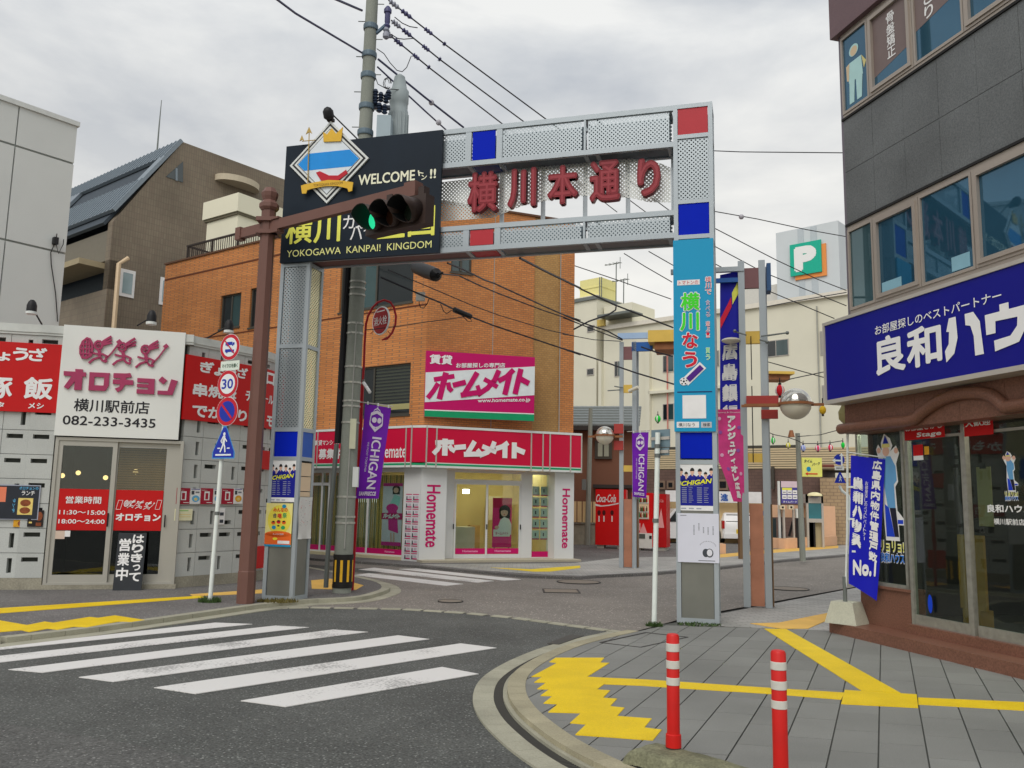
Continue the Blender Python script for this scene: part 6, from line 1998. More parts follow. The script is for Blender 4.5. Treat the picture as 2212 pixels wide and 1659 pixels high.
cc_ = [(kx_[0],kx_[1]),(.02,-D_),(.02,0),(0,0),(ky_[0],ky_[1])]
fp_('fascia_panel', MB().slab(cc_[::1], zf0+.13, zf1-.06), CRIM)
fp_('stripe', MB().slab(cc_, zf0+.055, zf0+.105), GRS)
fp_('stripe', MB().slab([(x, y+.003) for x, y in cc_], zf0, zf0+.055), WHITE)
fp_('top_edge', MB().slab([(x, y-.01) for x, y in cc_], zf1-.06, zf1), WHITE)
LOGO = [([(.02,.78),(.20,.86)],.05),([(.115,.98),(.115,.06)],.062),([(.06,.60),(.035,.35),(.0,.12)],.05),([(.165,.60),(.185,.42),(.215,.32)],.05),
  ([(.225,.52),(.33,.60)],.055),
  ([(.43,.92),(.40,.6),(.355,.16)],.055),([(.33,.12),(.43,.16),(.52,.18)],.055),([(.47,.42),(.52,.10)],.045),
  ([(.65,.95),(.63,.6),(.58,.32),(.50,.1)],.055),([(.53,.66),(.60,.52),(.67,.36)],.05),
  ([(.80,.95),(.75,.72),(.68,.58)],.055),([(.775,.75),(.775,.06)],.06),
  ([(.88,.95),(.88,.06)],.06),([(.89,.62),(.99,.42)],.06)]
def logo(mb, r, y, th=0, shear=0, rise=0, k=1.0):
 W, Hh = r[1]-r[0], r[3]-r[2]
 for pts, w in LOGO:
  mb.stroke([(r[0]+W*(u)+shear*Hh*(v-.5), r[2]+Hh*v+rise*(u-.5)*W) for u, v in pts], w*W*k*.95, y, th)
lr = hr('A8',290,678,915,815,HF,D_)
m = MB(); logo(m, lr, -D_-.006, 0); fp_('logo', m, WL, kind='stuff', recalc=False)
m = MB(); a, b = HL.px(q('A7',1165,120),D_), HL.px(q('A7',1370,200),D_)
text(m, 'Homemate', (b[0]-1.35, b[0], HL.px(q('A7',1300,195),D_)[1], HL.px(q('A7',1300,70),D_)[1]), -D_-.004, bold=.02)
a = HL.px(q('A7',560,60),D_); b = HL.px(q('A7',750,60),D_)
text(m, '賃貸マンション', (a[0]-.18, b[0]+.05, HL.px(q('A7',640,78),D_)[1], HL.px(q('A7',640,28),D_)[1]), -D_-.004, bold=.03)
text(m, '募集中', (a[0], b[0]+.12, HL.px(q('A7',640,208),D_)[1], HL.px(q('A7',640,110),D_)[1]), -D_-.004, bold=.04)
fp_('lettering', m, WL, HL, recalc=False)
pb_ = HF.world((hf(918,835)[0], -.06, 0))
BB = Frame(pb_[:2], 76)
bb = [BB.px(q('A8',*p)) for p in ((232,80),(985,100),(978,550),(218,530))]
bx0_, bx1_ = (bb[0][0]+bb[3][0])/2, (bb[1][0]+bb[2][0])/2
bz0_, bz1_ = (bb[2][1]+bb[3][1])/2, (bb[0][1]+bb[1][1])/2
bil = thing('billboard', 'magenta and white billboard with slanted katakana on the brick wall', 'billboard', BB, ((bx0_+bx1_)/2, 0, bz0_))
MGT = mat('billboard_magenta', C(178,8,92), .45, var=.03)
obj('panel', MB().box(bx0_, bx1_, -.06, .06, bz0_, bz1_), MGT, bil)
W, Hh = bx1_-bx0_, bz1_-bz0_
BU = lambda u, v: (bx0_+W*u, bz0_+Hh*v)
obj('white_band', MB().prism([BU(0,.215),BU(1,.405),BU(1,.855),BU(0,.665)], -.066, -.06), mat('board_white', C(205,212,225), .5), bil)
obj('white_line', MB().prism([BU(0,.092),BU(1,.105),BU(1,.12),BU(0,.108)], -.066, -.06), WL, bil)
obj('green_strip', MB().prism([BU(0,0),BU(1,0),BU(1,.105),BU(0,.092)], -.064, -.06), GRS, bil)
m = MB(); logo(m, (bx0_+W*.05, bx0_+W*.95, bz0_+Hh*.33, bz0_+Hh*.74), -.069, 0, shear=.22, rise=.115); obj('logo', m, MGT, bil, kind='stuff', recalc=False)
m = MB(); text(m, '賃貸', (bx0_+W*.03,bx0_+W*.235,bz0_+Hh*.80,bz0_+Hh*.95), -.069, bold=.05)
text(m, 'お部屋探しの専門店', (bx0_+W*.27,bx0_+W*.72,bz0_+Hh*.785,bz0_+Hh*.86), -.069, bold=.03, rise=.06)
text(m, 'www.homemate.co.jp', (bx0_+W*.475,bx0_+W*.96,bz0_+Hh*.26,bz0_+Hh*.335), -.069, bold=.025, rise=.07)
obj('lettering', m, WL, bil, recalc=False)
for u in (.05,.95):
 obj('bracket', MB().box(bx0_+W*u-.04,bx0_+W*u+.04,.06,.06+(.25 if u < .5 else .75),bz0_+.2,bz0_+.26).box(bx0_+W*u-.04,bx0_+W*u+.04,.06,.06+(.25 if u < .5 else .75),bz1_-.3,bz1_-.24), STEEL_D, bil)
ag = thing('agency_shopfront', 'white shopfront of the letting agency with glass doors and flyers', 'shopfront', HF, (2, .3, 0))
def ap(name, mb, m, fr=HF, parent=None, **k):
 if fr is not HF:
  T = HF.M.inverted() @ fr.M
  mb.v = [tuple(T @ Vector(v)) for v in mb.v]
 return obj(name, mb, m, parent or ag, **k)
SHW = mat('shop_white', C(196,198,198), .5, var=.03, scale=2)
TILES_C = mat('cream_plinth', C(190,180,148), .7, var=.08)
r8 = lambda x0,y0,x1,y1,d=0: hr('A8',x0,y0,x1,y1,HF,d)
d_in = -.35
pL1 = hf(365,1300,'A8')[0]
ap('pillar', MB().box(-.02, pL1, -.04, .5, 0, z_open), SHW)
pR0 = hf(1120,1300,'A8')[0]; 
ap('pillar', MB().box(pR0, xend+.02, -.04, .5, 0, z_open), SHW)
m = MB(); r_ = r8(240,995,322,1430,.05); text(m, 'Homemate', r_, -.045, bold=.03, side=True)
ap('lettering', m, MGT, recalc=False)
m = MB(); r_ = r8(1180,1022,1230,1437,.05); text(m, 'Homemate', r_, -.045, bold=.03, side=True)
ap('lettering', m, MGT, recalc=False)
q0, q1 = hf(372,1300,'A8',d_in)[0]-.2, hf(1120,1300,'A8',d_in)[0]+.3
dz = lambda y, d=d_in: hf(650,y,'A8',d)[1]
dx = lambda x, d=d_in: hf(x,1250,'A8',d)[0]
fz_top = dz(965); fz_bot = dz(1500)
m = MB(); Y0, Y1 = .35, .42
m.box(q0, dx(425), Y0, Y1, 0, z_open); m.box(dx(890), dx(968), Y0, Y1, 0, z_open); m.box(dx(1103), q1, Y0, Y1, 0, z_open)
m.box(dx(425), dx(890), Y0, Y1, dz(985), dz(962)); m.box(dx(425), dx(890), Y0, Y1, 0, dz(1510))
m.box(dx(425), dx(890), Y0, Y1, dz(915), z_open); m.box(dx(968), dx(1103), Y0, Y1, dz(915), z_open); m.box(dx(968), dx(1103), Y0, Y1, 0, dz(1500))
ap('door_surround', m, SHW)
ap('transom_pane', MB().box(dx(430), dx(888), Y0+.03, Y0+.035, dz(962), dz(915)), GLASS)
def adoor(a, b, y):
 za_, zb_ = dz(1510), dz(985); ta = .045
 m = MB(); m.box(a,a+ta,y,y+.03,za_,zb_); m.box(b-ta,b,y,y+.03,za_,zb_); m.box(a+ta,b-ta,y,y+.03,zb_-ta,zb_); m.box(a+ta,b-ta,y,y+.03,za_,dz(1478))
 o = ap('door', m, SHW)
 ap('pane', MB().box(a+ta,b-ta,y+.012,y+.018,dz(1478),zb_-ta), GLASS, parent=o)
 ap('film', MB().box(a+ta,b-ta,y+.004,y+.012,dz(1476),dz(1437)), MGT, parent=o)
 m = MB(); text(m, 'Homemate', (a+ta+(b-a)*.22,b-ta-(b-a)*.22,dz(1463),dz(1448)), y+.002, bold=.03); ap('lettering', m, mat('pink_letters', C(215,150,185), .5), parent=o, recalc=False)
 return o
d1_ = adoor(dx(426), dx(655), Y0-.03); d2_ = adoor(dx(650), dx(889), Y0+.005)
for x in (420, 651, 884):
 ap('handle', MB().box(dx(x)-.012,dx(x)+.012,Y0-.06,Y0-.03,dz(1305),dz(1270)), IB, parent=d1_)
ap('pane', MB().box(dx(968), dx(1103), Y0+.03, Y0+.036, dz(1500), dz(915)), GLASS)
ap('film', MB().box(dx(968), dx(1103), Y0+.02, Y0+.028, dz(1500), dz(1460)), MGT)
PAP = mat('listing_paper', C(190,196,185), .7, var=.1, scale=10)
for i in range(2):
 for j in range(5):
  x_, y_ = 975+i*56, 998+j*78
  o = ap('listing_card', MB().box(dx(x_),dx(x_+48),Y0+.045,Y0+.05,dz(y_+60),dz(y_)), PAP)
  ap('heading', MB().box(dx(x_),dx(x_+48),Y0+.04,Y0+.044,dz(y_+66),dz(y_+58)), MGT, parent=o)
  ap('mark', MB().box(dx(x_+18),dx(x_+26),Y0+.04,Y0+.044,dz(y_+42),dz(y_+18)), mat('ink_dark',(.05,.05,.05)), parent=o)
ap('step', MB().box(-.05, xend+.05, -.45, .35, -.01, .05), mat('step_beige', C(165,158,140), .8, var=.08, fine=.08))
INW = mat('interior_cream', C(205,190,140), .8, var=.05)
m = MB(); m.box(-.3, xend-.35, 3.4, 3.45, 0, 2.7); m.box(xend-.4, xend-.35, .45, 3.4, 0, 2.7)
ap('inner_wall', m, INW)
ap('ceiling', MB().box(-.2, xend-.3, .45, 4, 2.6, 2.65), INW)
ap('inner_floor', MB().box(-.2, xend-.3, .42, 4, .05, .06), mat('inner_floor', C(140,120,90), .5))
LPN = mat('ceiling_light', (1,.9,.7), .5, emit=(1,.88,.62,9))
o = ap('ceiling_lamp', MB().box(dx(500,-1.2)-.03, dx(500,-1.2)+.12, 1.2, 1.35, dz(1060,-1.2), dz(1030,-1.2)), LPN)
for xx in (.9, 2.4, 3.6): ap('ceiling_lamp', MB().box(xx, xx+.5, 1.2, 2.2, 2.56, 2.59), LPN)
ap('counter', MB().box(dx(440), dx(640), 1.1, 1.6, .06, dz(1290,-1.1)), mat('counter_white', C(200,195,180), .5))
for i, (x0_, x1_, y_, z0_, z1_, c_) in enumerate(((.35,.62,2.2,.9,1.5,(60,90,60)),(.9,1.15,2.6,.06,1.25,(30,28,30)),(1.5,1.9,2.9,.9,1.3,(190,60,90)),(2.2,2.5,2.4,.06,.85,(170,140,90)),(2.9,3.3,2.8,1.0,1.7,(200,190,170)))):
 ap('office_item', MB().box(x0_,x1_,y_,y_+.2,z0_,z1_), mat('office_item_%d' % i, C(*c_), .6))
ap('shelf', MB().box(dx(520), dx(640), 3.0, 3.35, .06, dz(1190,-2.5)), mat('shelf_beige', C(185,165,115), .6))
ap('wall_poster', MB().box(.2, .9, 3.36, 3.39, 1.0, 1.9), mat('poster_red_dim', C(160,30,50), .6))
ap('wall_poster', MB().box(1.2, 1.8, 3.36, 3.39, 1.2, 1.9), mat('poster_teal_dim', C(60,110,110), .6))
stn = thing('poster_stand', 'pink poster stand showing a woman in white behind the right glass door', 'poster stand', HF, (dx(765), .7, .06))
u0, u1, v0, v1 = dx(700,-.65), dx(832,-.65), dz(1432,-.65), dz(1085,-.65)
obj('board', MB().box(u0, u1, .7, .72, v0, v1), mat('stand_pink', C(214,40,118), .6), stn)
obj('leg', MB().box(u0+.05, u0+.08, .7, .75, .06, v0).box(u1-.08, u1-.05, .7, .75, .06, v0), STEEL_D, stn)
def woman(mb, x0, x1, z0, z1, y, cloth, low=0):
 W, Hh = x1-x0, z1-z0
 F = lambda u, v: (x0+W*u, z0+Hh*v)
 mb.use(HAIR).ell(F(.62,.80), W*.30, Hh*.14, y, 18); mb.rect((x0+W*.34,x0+W*.9,z0+Hh*.62,z0+Hh*.8), y)
 mb.use(SKIN).ell(F(.60,.77), W*.19, Hh*.10, y-.001, 18)
 mb.use(HAIR).face([F(.40,.80),F(.42,.86),F(.60,.90),F(.80,.86),F(.81,.80),F(.6,.825)], y-.002)
 mb.use(cloth).face([F(.2,.25),F(.98,.25),F(.98,.5),F(.85,.62),F(.6,.66),F(.4,.6),F(.28,.45)], y-.001)
 mb.use(SKIN).ell(F(.22,.42), W*.12, Hh*.04, y-.002, 10)
 mb.use(mat('ink_dark',(.05,.05,.05)))
 for u in (.53,.68): mb.ell(F(u,.775), W*.02, Hh*.008, y-.003, 8)
 mb.use(mat('print_red')if 'print_red' in _MT else mat('print_red',C(205,30,30),.6)).ell(F(.6,.725), W*.045, Hh*.008, y-.003, 8)
m = MB(); woman(m, u0, u1, v0+.05, v1-.12, .694, P_WHITE)
m.use(P_WHITE).rect((u0+.02, u1-.05, v0+(v1-v0)*.22, v0+(v1-v0)*.36), .69)
m.use(MGT); text(m, 'ホームメイト', (u0+.08, u1-.1, v0+(v1-v0)*.255, v0+(v1-v0)*.315), .688, bold=.04)
m.use(mat('stand_dark_pink', C(190,20,80), .6)).rect((u0, u1, v1-(v1-v0)*.2, v1), .6955)
obj('print', m, P_WHITE, stn, recalc=False)
hz = lambda x, y, z='A7', d=0: HL.px(q(z,x,y), d)
zt_w = hz(700,322)[1]; zb_w = hz(1200,1108)[1]+.02
x_l0, x_l1 = -4.35, hz(1355,700)[0]
m = MB(); xs_w = [x_l0, hz(545,900)[0], hz(612,900)[0], hz(985,800)[0], x_l1]
m.box(x_l0, x_l1, .08, .16, zb_w-.04, zb_w); m.box(x_l0, x_l1, .08, .16, zt_w-.03, z_open)
for x in xs_w: m.box(x-.03, x+.03, .08, .16, zb_w, zt_w)
m.box(xs_w[0], xs_w[2], .08, .16, hz(590,440)[1]-.04, hz(590,440)[1]+.04)
ap('window_frame', m, SHW, HL)
for a, b in zip(xs_w[:-1], xs_w[1:]):
 if b-a > .15:
  o = ap('pane', MB().box(a+.03, b-.03, .1, .106, zb_w, zt_w-.03), GLASS, HL)
  ap('film', MB().box(a+.03, b-.03, .09, .098, zb_w, zb_w+.14), MGT, HL, parent=o)
m = MB(); a, b = hz(1150,1070,'A7'), hz(1240,1090,'A7'); text(m, 'Homemate', (a[0], b[0], zb_w+.045, zb_w+.1), .086, bold=.03); ap('lettering', m, bpy.data.materials['pink_letters'], HL, recalc=False)
ap('plinth', MB().box(x_l0, x_l1+.02, .0, .2, -.02, zb_w-.04), TILES_C, HL)
ap('plinth', MB().box(x_l1-.02, -.0, -.03, .3, -.01, z_open), SHW, HL)
VB1 = mat('louvre_gold', C(178,148,72), .6, var=.1); VB2 = mat('louvre_olive', C(120,112,52), .6, var=.1)
vb = thing('vertical_blind', 'gold and olive vertical blinds behind the agency side windows', 'blind', HL, (-2.5, .3, zb_w))
proto = {}
n = int((x_l1-x_l0)/.075)
for k in range(n):
 x = x_l0+.04+k*.075
 kind = 0 if (k*7) % 5 < 3 else 1
 if kind not in proto:
  proto[kind] = obj('louvre', MB().box(x, x+.055, .3, .31, zb_w+.02, zt_w-.1), (VB1,VB2)[kind], vb); proto[(kind,'x')] = x
 else:
  o = inst(proto[kind], (x-proto[(kind,'x')], 0, 0), parent=vb); o.rotation_euler = (0,0,0)
r_ = (hz(1100,700)[0], hz(1285,700)[0], hz(1190,1020)[1], hz(1200,430)[1])
tb = thing('window_poster', 'tall white and magenta poster of a woman in the agency side window', 'poster', HL, ((r_[0]+r_[1])/2, .2, r_[2]))
obj('sheet', MB().box(r_[0], r_[1], .2, .206, r_[2], r_[3]), mat('poster_pale', C(205,198,208), .6), tb)
m = MB(); W, Hh = r_[1]-r_[0], r_[3]-r_[2]
PKC = mat('poster_pink', C(200,30,130), .6)
m.use(PKC).rect((r_[0], r_[1], r_[3]-Hh*.05, r_[3]+.0), .195); m.use(PKC).rect((r_[0], r_[1], r_[2], r_[2]+Hh*.06), .195)
m.use(PKC).face([(r_[0]+W*.3,r_[2]+Hh*.55),(r_[0]+W*.75,r_[2]+Hh*.55),(r_[0]+W*.85,r_[2]+Hh*.2),(r_[0]+W*.35,r_[2]+Hh*.25)], .195)
m.ell((r_[0]+W*.5,r_[2]+Hh*.6), W*.3, Hh*.07, .194)
m.use(MGT).rect((r_[0]-W*.03, r_[1]+W*.03, r_[2]+Hh*.42, r_[2]+Hh*.52), .193)
m.use(WL); logo(m, (r_[0]+W*.08, r_[1]-W*.08, r_[2]+Hh*.435, r_[2]+Hh*.505), .192)
m.use(HAIR).ell((r_[0]+W*.68,r_[2]+Hh*.90), W*.2, Hh*.07, .195); m.use(HAIR).rect((r_[0]+W*.5,r_[0]+W*.86,r_[2]+Hh*.82,r_[2]+Hh*.9), .195)
m.use(SKIN).ell((r_[0]+W*.67,r_[2]+Hh*.885), W*.13, Hh*.045, .193)
m.use(mat('poster_aqua', C(150,200,195), .6)).face([(r_[0]+W*.35,r_[2]+Hh*.64),(r_[0]+W*.85,r_[2]+Hh*.64),(r_[0]+W*.9,r_[2]+Hh*.78),(r_[0]+W*.6,r_[2]+Hh*.82)], .1945)
m.use(SKIN).stroke([(r_[0]+W*.5,r_[2]+Hh*.2),(r_[0]+W*.52,r_[2]+Hh*.07)], W*.07, .194); m.stroke([(r_[0]+W*.65,r_[2]+Hh*.2),(r_[0]+W*.66,r_[2]+Hh*.07)], W*.07, .194)
obj('print', m, P_WHITE, tb, recalc=False)
FL = mat('flyer_paper', C(195,192,198), .7, var=.06)
fly = None
ORDN = ['topmost','second','third','fourth','fifth','sixth','seventh','eighth','lowest']
for j in range(9):
 for i in range(2):
  x0 = hz(1362+i*70-j*2.2, 560)[0]; x1 = hz(1425+i*70-j*2.2, 560)[0]
  z1 = HL.px(q('A7',1430,543+j*69))[1]; z0 = HL.px(q('A7',1430,543+j*69+48))[1]
  xx0 = -.48+i*.235
  o = thing('flyer', '%s flyer of the %s column on the corner pillar of the agency' % (ORDN[j], ('left','right')[i]), 'flyer', HL, (xx0+.1, -.035, z0), group='flyers on the agency corner pillar')
  obj('sheet', MB().box(xx0, xx0+.2, -.038, -.031, z0, z1), FL, o)
  m = MB().use(MGT).rect((xx0+.06, xx0+.2, z0, z0+.03), -.040); m.use(MGT).rect((xx0, xx0+.2, z1+.006, z1+.026), -.036)
  m.use(mat('ink_dark',(.05,.05,.05))).face([(xx0+.01,z0),(xx0+.06,z0),(xx0+.05,z1-.03),(xx0+.02,z1-.03)], -.040)
  m.use(mat('ink_grey',(.1,.1,.1))).rect((xx0+.09, xx0+.18, z0+.05, z0+.06), -.040); m.rect((xx0+.09, xx0+.18, z0+.08, z0+.09), -.040)
  obj('print', m, P_WHITE, o, recalc=False)
# ================================================================== BACKGROUND BEYOND THE STREET
wp_ = at(1640,1100,62)
WB = Frame(wp_[:2], 90+42)
wbx = lambda x, y, z='V', d=0: WB.px(q(z,x,y), d)
WBM = mat('white_render', C(202,199,182), .8, var=.06, scale=.5, fine=.03)
wbd = thing('white_apartments', 'long cream white building behind the parking lot with small dark windows', 'building', WB, (-4, 4, 0))
zw = wbx(1644,664.8)[1]
xw0, xw1 = wbx(395,870,'F3')[0], wbx(1840,640)[0]+1
win = []
for z, x0,y0,x1,y1 in (('F3',500,1190,570,1335),('F3',970,1135,1080,1290),('F3',500,1635,570,1800),('F3',970,1605,1080,1760),('B4',400,1022,592,1125),('B4',822,945,850,1125),('B4',838,1350,860,1490),('F3',1480,1085,1520,1240)):
 a, b = wbx(x0,y0,z), wbx(x1,y1,z)
 win.append((a[0], b[0], b[1], a[1]))
win = [(min(a,b),max(a,b),c,max(d,c+.3)) for a,b,c,d in win]
win += [(wbx(1455,700)[0]+.6+2.6*k, wbx(1455,700)[0]+1.9+2.6*k, z_, z_+1.2) for k in range(2) for z_ in (3.2,)]
o_w = wall_with_holes(xw0, xw1, 0, zw, [], 0, 7)
obj('wall', o_w, WBM, wbd)
for r in win:
 o = obj('window', MB().box(r[0],r[1],-.05,.05,r[2],r[3]), ALU_W, wbd)
 obj('pane', MB().box(r[0]+.06,(r[0]+r[1])/2-.03,-.06,-.03,r[2]+.06,r[3]-.06), PANE_D, wbd if False else o)
 obj('pane', MB().box((r[0]+r[1])/2+.03,r[1]-.06,-.06,-.03,r[2]+.06,r[3]-.06), PANE, o)
obj('parapet', MB().box(xw0-.2, xw1, -.25, .1, zw, zw+.35), mat('parapet_white', C(205,200,188), .8), wbd)
for y_ in (1370, 1500):
 z_ = wbx(850,y_,'F3')[1]
 if y_ == 1500: obj('ledge', MB().box(wbx(850,1500,'F3')[0], xw1-9, -.35, .0, z_-.1, z_+.12), WBM, wbd)
obj('pilaster', MB().box(wbx(840,1200,'F3')[0]-.2, wbx(840,1200,'F3')[0]+.2, -.35, 0, 0, zw-1.2), WBM, wbd)
obj('pilaster', MB().box(wbx(375,1200,'F3')[0]-.1, wbx(375,1200,'F3')[0]+.2, -.35, 0, 0, zw-2.6), WBM, wbd)
obj('drain_pipe', MB().tube([(wbx(1020,1300,'F3')[0],-.12,0),(wbx(1020,1300,'F3')[0],-.12,zw-2.8)], .06, 6), mat('pipe_pink', C(185,120,110), .6), wbd)
obj('drain_pipe', MB().tube([(wbx(820,1300,'B4')[0],-.12,0),(wbx(820,1300,'B4')[0],-.12,zw-.5)], .06, 6), CONC, wbd)
zt1 = wbx(105,590,'F3')[1]; xt_0, xt_1 = wbx(90,900,'F3')[0]-2, wbx(345,900,'F3')[0]
obj('stair_tower', MB().box(xt_0, xt_1, -.3, 5, 0, zt1), WBM, wbd)
a, b = wbx(345,620,'F3',.3), wbx(615,690,'F3',.3)
obj('penthouse', MB().box(a[0], b[0], .5, 4, zw-.5, a[1]-.2), WBM, wbd)
obj('tower_cap', MB().box(xt_0, wbx(355,560,'F3')[0], -.45, 5, wbx(350,590,'F3')[1], wbx(350,558,'F3')[1]), STEEL_D, wbd)
a, b = wbx(330,740,'F3',1.2), wbx(655,790,'F3',1.2)
obj('canopy', MB().box(a[0], b[0], -1.2, .6, a[1]-.2, a[1]), STEEL_D, wbd)
a, b = wbx(370,800,'F3'), wbx(435,850,'F3')
obj('vent', MB().box(a[0], b[0], -.6, -.3, b[1], a[1]), mat('vent_ochre', C(190,165,90), .6), wbd)
for x0,y0,x1,y1 in ((235,845,305,900),(232,1262,302,1322)):
 a, b = wbx(x0,y0,'F3',.3), wbx(x1,y1,'F3',.3)
 o = obj('window', MB().box(a[0],b[0],-.36,-.3,b[1],a[1]), ALU_W, wbd); obj('pane', MB().box(a[0]+.08,b[0]-.08,-.38,-.35,b[1]+.08,a[1]-.08), PANE_D, o)
a, b = wbx(150,405,'F3'), wbx(365,565,'F3')
tk = thing('water_tank', 'pale yellow water tank on the roof of the white building', 'water tank', WB, ((a[0]+b[0])/2, 1, b[1]))
TKM = mat('tank_yellow', C(212,205,140), .6, var=.06)
obj('tank', MB().box(a[0], b[0]-.15, .2, 2.4, zt1-.2, a[1]), TKM, tk)
obj('tank_rim', MB().box(a[0]-.05, b[0]-.1, .15, 2.45, zt1+.8, zt1+.9), TKM, tk)
obj('ladder', MB().box(b[0]-.1, b[0]-.04, -.1, -.04, zt1-.2, a[1]-.1).box(b[0]+.1, b[0]+.16, -.1, -.04, zt1-.2, a[1]-.1), STEEL_D, tk)
for lb, (x, yb_, yt_) in (('tall aerial on the roof of the white building',(512,640,240)),('shorter aerial beside the tall one on the white roof',(585,690,400))):
 a, b = wbx(x,yb_,'F3',-1), wbx(x+4,yt_,'F3',-1)
 t = thing('roof_aerial', lb, 'aerial', WB, (a[0],1,a[1]-1), group='roof aerials')
 obj('mast', MB().tube([(a[0],1,a[1]-1.5),(b[0],1,b[1]+.1)], .05, 6), STEEL_D, t)
 m = MB().tube([(b[0]-1.2,1,b[1]+.05),(b[0]+.5,1,b[1])], .035, 5)
 for k in range(4): m.tube([(b[0]-.9+.4*k,.6,b[1]),(b[0]-.9+.4*k,1.4,b[1]+.1)], .025, 4)
 m.tube([(b[0]+.4,1,b[1]-.5),(b[0]+.4,1,b[1]+.5)], .03, 5)
 obj('aerial_rod', m, STEEL_D, t)
ptp = at(*q('B4',975,640), 95)
PT = Frame(ptp[:2], 90+42)
ptx = lambda x, y, d=0: PT.px(q('B4',x,y), d)
ptw = thing('parking_tower', 'tall pale blue grey parking tower with a big P sign', 'tower', PT, (-4, 3, 0))
zpt = (ptx(500,205)[1]+ptx(960,122)[1])/2
xp0 = ptx(498,450)[0]
PTM = mat('tower_pale', C(186,192,196), .7, var=.05, scale=.3)
obj('wall', MB().box(xp0, 0, 0, 9, 0, zpt), PTM, ptw)
obj('panel_strip', MB().box(ptx(655,200)[0], ptx(700,200)[0], -.06, 0, 5, zpt-.1), mat('tower_strip', C(168,176,182), .7), ptw)
obj('panel_strip', MB().box(ptx(750,200)[0], ptx(798,200)[0], -.06, 0, 5, zpt-.1), bpy.data.materials['tower_strip'], ptw)
obj('annex', MB().box(xp0-6, xp0, 1, 8, 0, ptx(400,592)[1]), mat('annex_pale', C(190,188,182), .8), ptw)
ps = thing('parking_sign', 'big teal square P sign with an orange edge on the tower', 'sign', PT, (ptx(715,400)[0], -.3, ptx(715,530)[1]))
s4 = [ptx(600,298,.3), ptx(832,265,.3), ptx(835,508,.3), ptx(602,530,.3)]
sx0, sx1 = (s4[0][0]+s4[3][0])/2, (s4[1][0]+s4[2][0])/2; sz0, sz1 = (s4[2][1]+s4[3][1])/2, (s4[0][1]+s4[1][1])/2
ox = (ptx(862,290,.3)[0]-sx1)
obj('orange_back', MB().box(sx0+ox, sx1+ox, -.2, -.02, sz0-ox, sz1-ox), mat('sign_orange', C(225,135,70), .5), ps)
obj('face', MB().box(sx0, sx1, -.4, -.2, sz0, sz1), mat('sign_teal', C(20,160,135), .5), ps)
m = MB(); text(m, 'P', (sx0+(sx1-sx0)*.13, sx0+(sx1-sx0)*.86, sz0+(sz1-sz0)*.1, sz0+(sz1-sz0)*.9), -.42, bold=.06); obj('letter', m, WL, ps, recalc=False)
lp = at(*q('E2',1255,700), 38.5)
LBd = Frame(lp[:2], 90+30)
lx = lambda x, y, z='E2', d=0: LBd.px(q(z,x,y), d)
lob = thing('low_brown_building', 'low brown building with beige louvres behind the parking lot', 'building', LBd, (-4, 2, 0))
BRT = brick_mat('dark_brown_tile', C(98,76,68), C(90,70,62), C(80,62,56), .3, .15, .012, rough=.7, bump=.2)
zlo = lx(800,520)[1]; xl0 = lx(640,520,'E1')[0]-3
obj('wall', MB().box(xl0, 0, 0, 4, 0, zlo), BRT, lob)
z0_l, z1_l = zlo, lx(800,250)[1]
obj('upper_wall', MB().box(xl0, 3, .8, 4, zlo, z1_l), mat('louvre_back', C(120,112,95), .8), lob)
LV = mat('louvre_beige', C(188,172,140), .7, var=.05)
nl = 9
for k in range(nl):
 z_ = z0_l+.05+k*(z1_l-z0_l-.05)/nl
 obj('louvre', MB().box(xl0, 3.0, -.02, .1, z_, z_+(z1_l-z0_l)/nl*.62), LV, lob)
obj('upper_band', MB().box(xl0+1, lx(905,250)[0], 1.5, 4, z1_l, lx(800,195)[1]), WFR, lob)
for z, x0,y0,x1,y1 in (('E1',930,655,1035,760),('E1',1060,655,1145,760),('E2',20,640,140,770)):
 a, b = lx(x0,y0,z), lx(x1,y1,z)
 o = obj('window', MB().box(a[0],b[0],-.08,.02,b[1],a[1]), mat('frame_tan', C(120,100,85), .6), lob); obj('pane', MB().box(a[0]+.08,b[0]-.08,-.1,-.06,b[1]+.1,a[1]-.1), PANE_D, o)
obj('dark_post', MB().box(lx(680,600)[0], lx(712,600)[0], -.3, -.1, lx(700,760)[1], lx(700,490)[1]), WFR, lob)
tn = at(*q('E2',1255,700), 38.0)
TN = Frame(tn[:2], 90+20)
tx = lambda x, y, z='E2', d=0: TN.px(q(z,x,y), d)
tan = thing('tan_building', 'tan tiled building with a dark entrance right of the parking lot', 'building', TN, (2, 2, 0))
obj('wall', MB().box(0, 1.4, 0, 3, 0, tx(1300,620)[1]), brick_mat('tan_tile', C(165,142,112), C(158,136,106), C(130,112,90), .3, .15, .015, axes='XZ'), tan)
obj('entrance', MB().box(1.4, 2.2, .8, 3, 0, tx(1400,760)[1]), DARK, tan)
obj('wall', MB().box(2.2, 6, 0, 3, 0, tx(1300,620)[1]), bpy.data.materials['tan_tile'], tan)
obj('lintel', MB().box(1.4, 2.2, 0, 3, tx(1400,760)[1], tx(1300,620)[1]), bpy.data.materials['tan_tile'], tan)
hp_ = at(1349,1100,33.5)
BH = Frame(hp_[:2], 90+10)
hx = lambda x, y, z='V', d=0: BH.px(q(z,x,y), d)
brh = thing('brown_house', 'brown rendered house with a grey tiled roof behind the vending machines', 'house', BH, (-2, 3, 0))
BHM = mat('brown_render', C(112,78,62), .85, var=.06, scale=.8)
ze = hx(1341,915)[1]
obj('wall', MB().box(-4.5, .3, 0, 5, 0, ze), BHM, brh)
RT = mat('roof_tile_grey', C(112,118,118), .7, var=.12, scale=5)
rtop = hx(1260,869,'V',-2)[1]
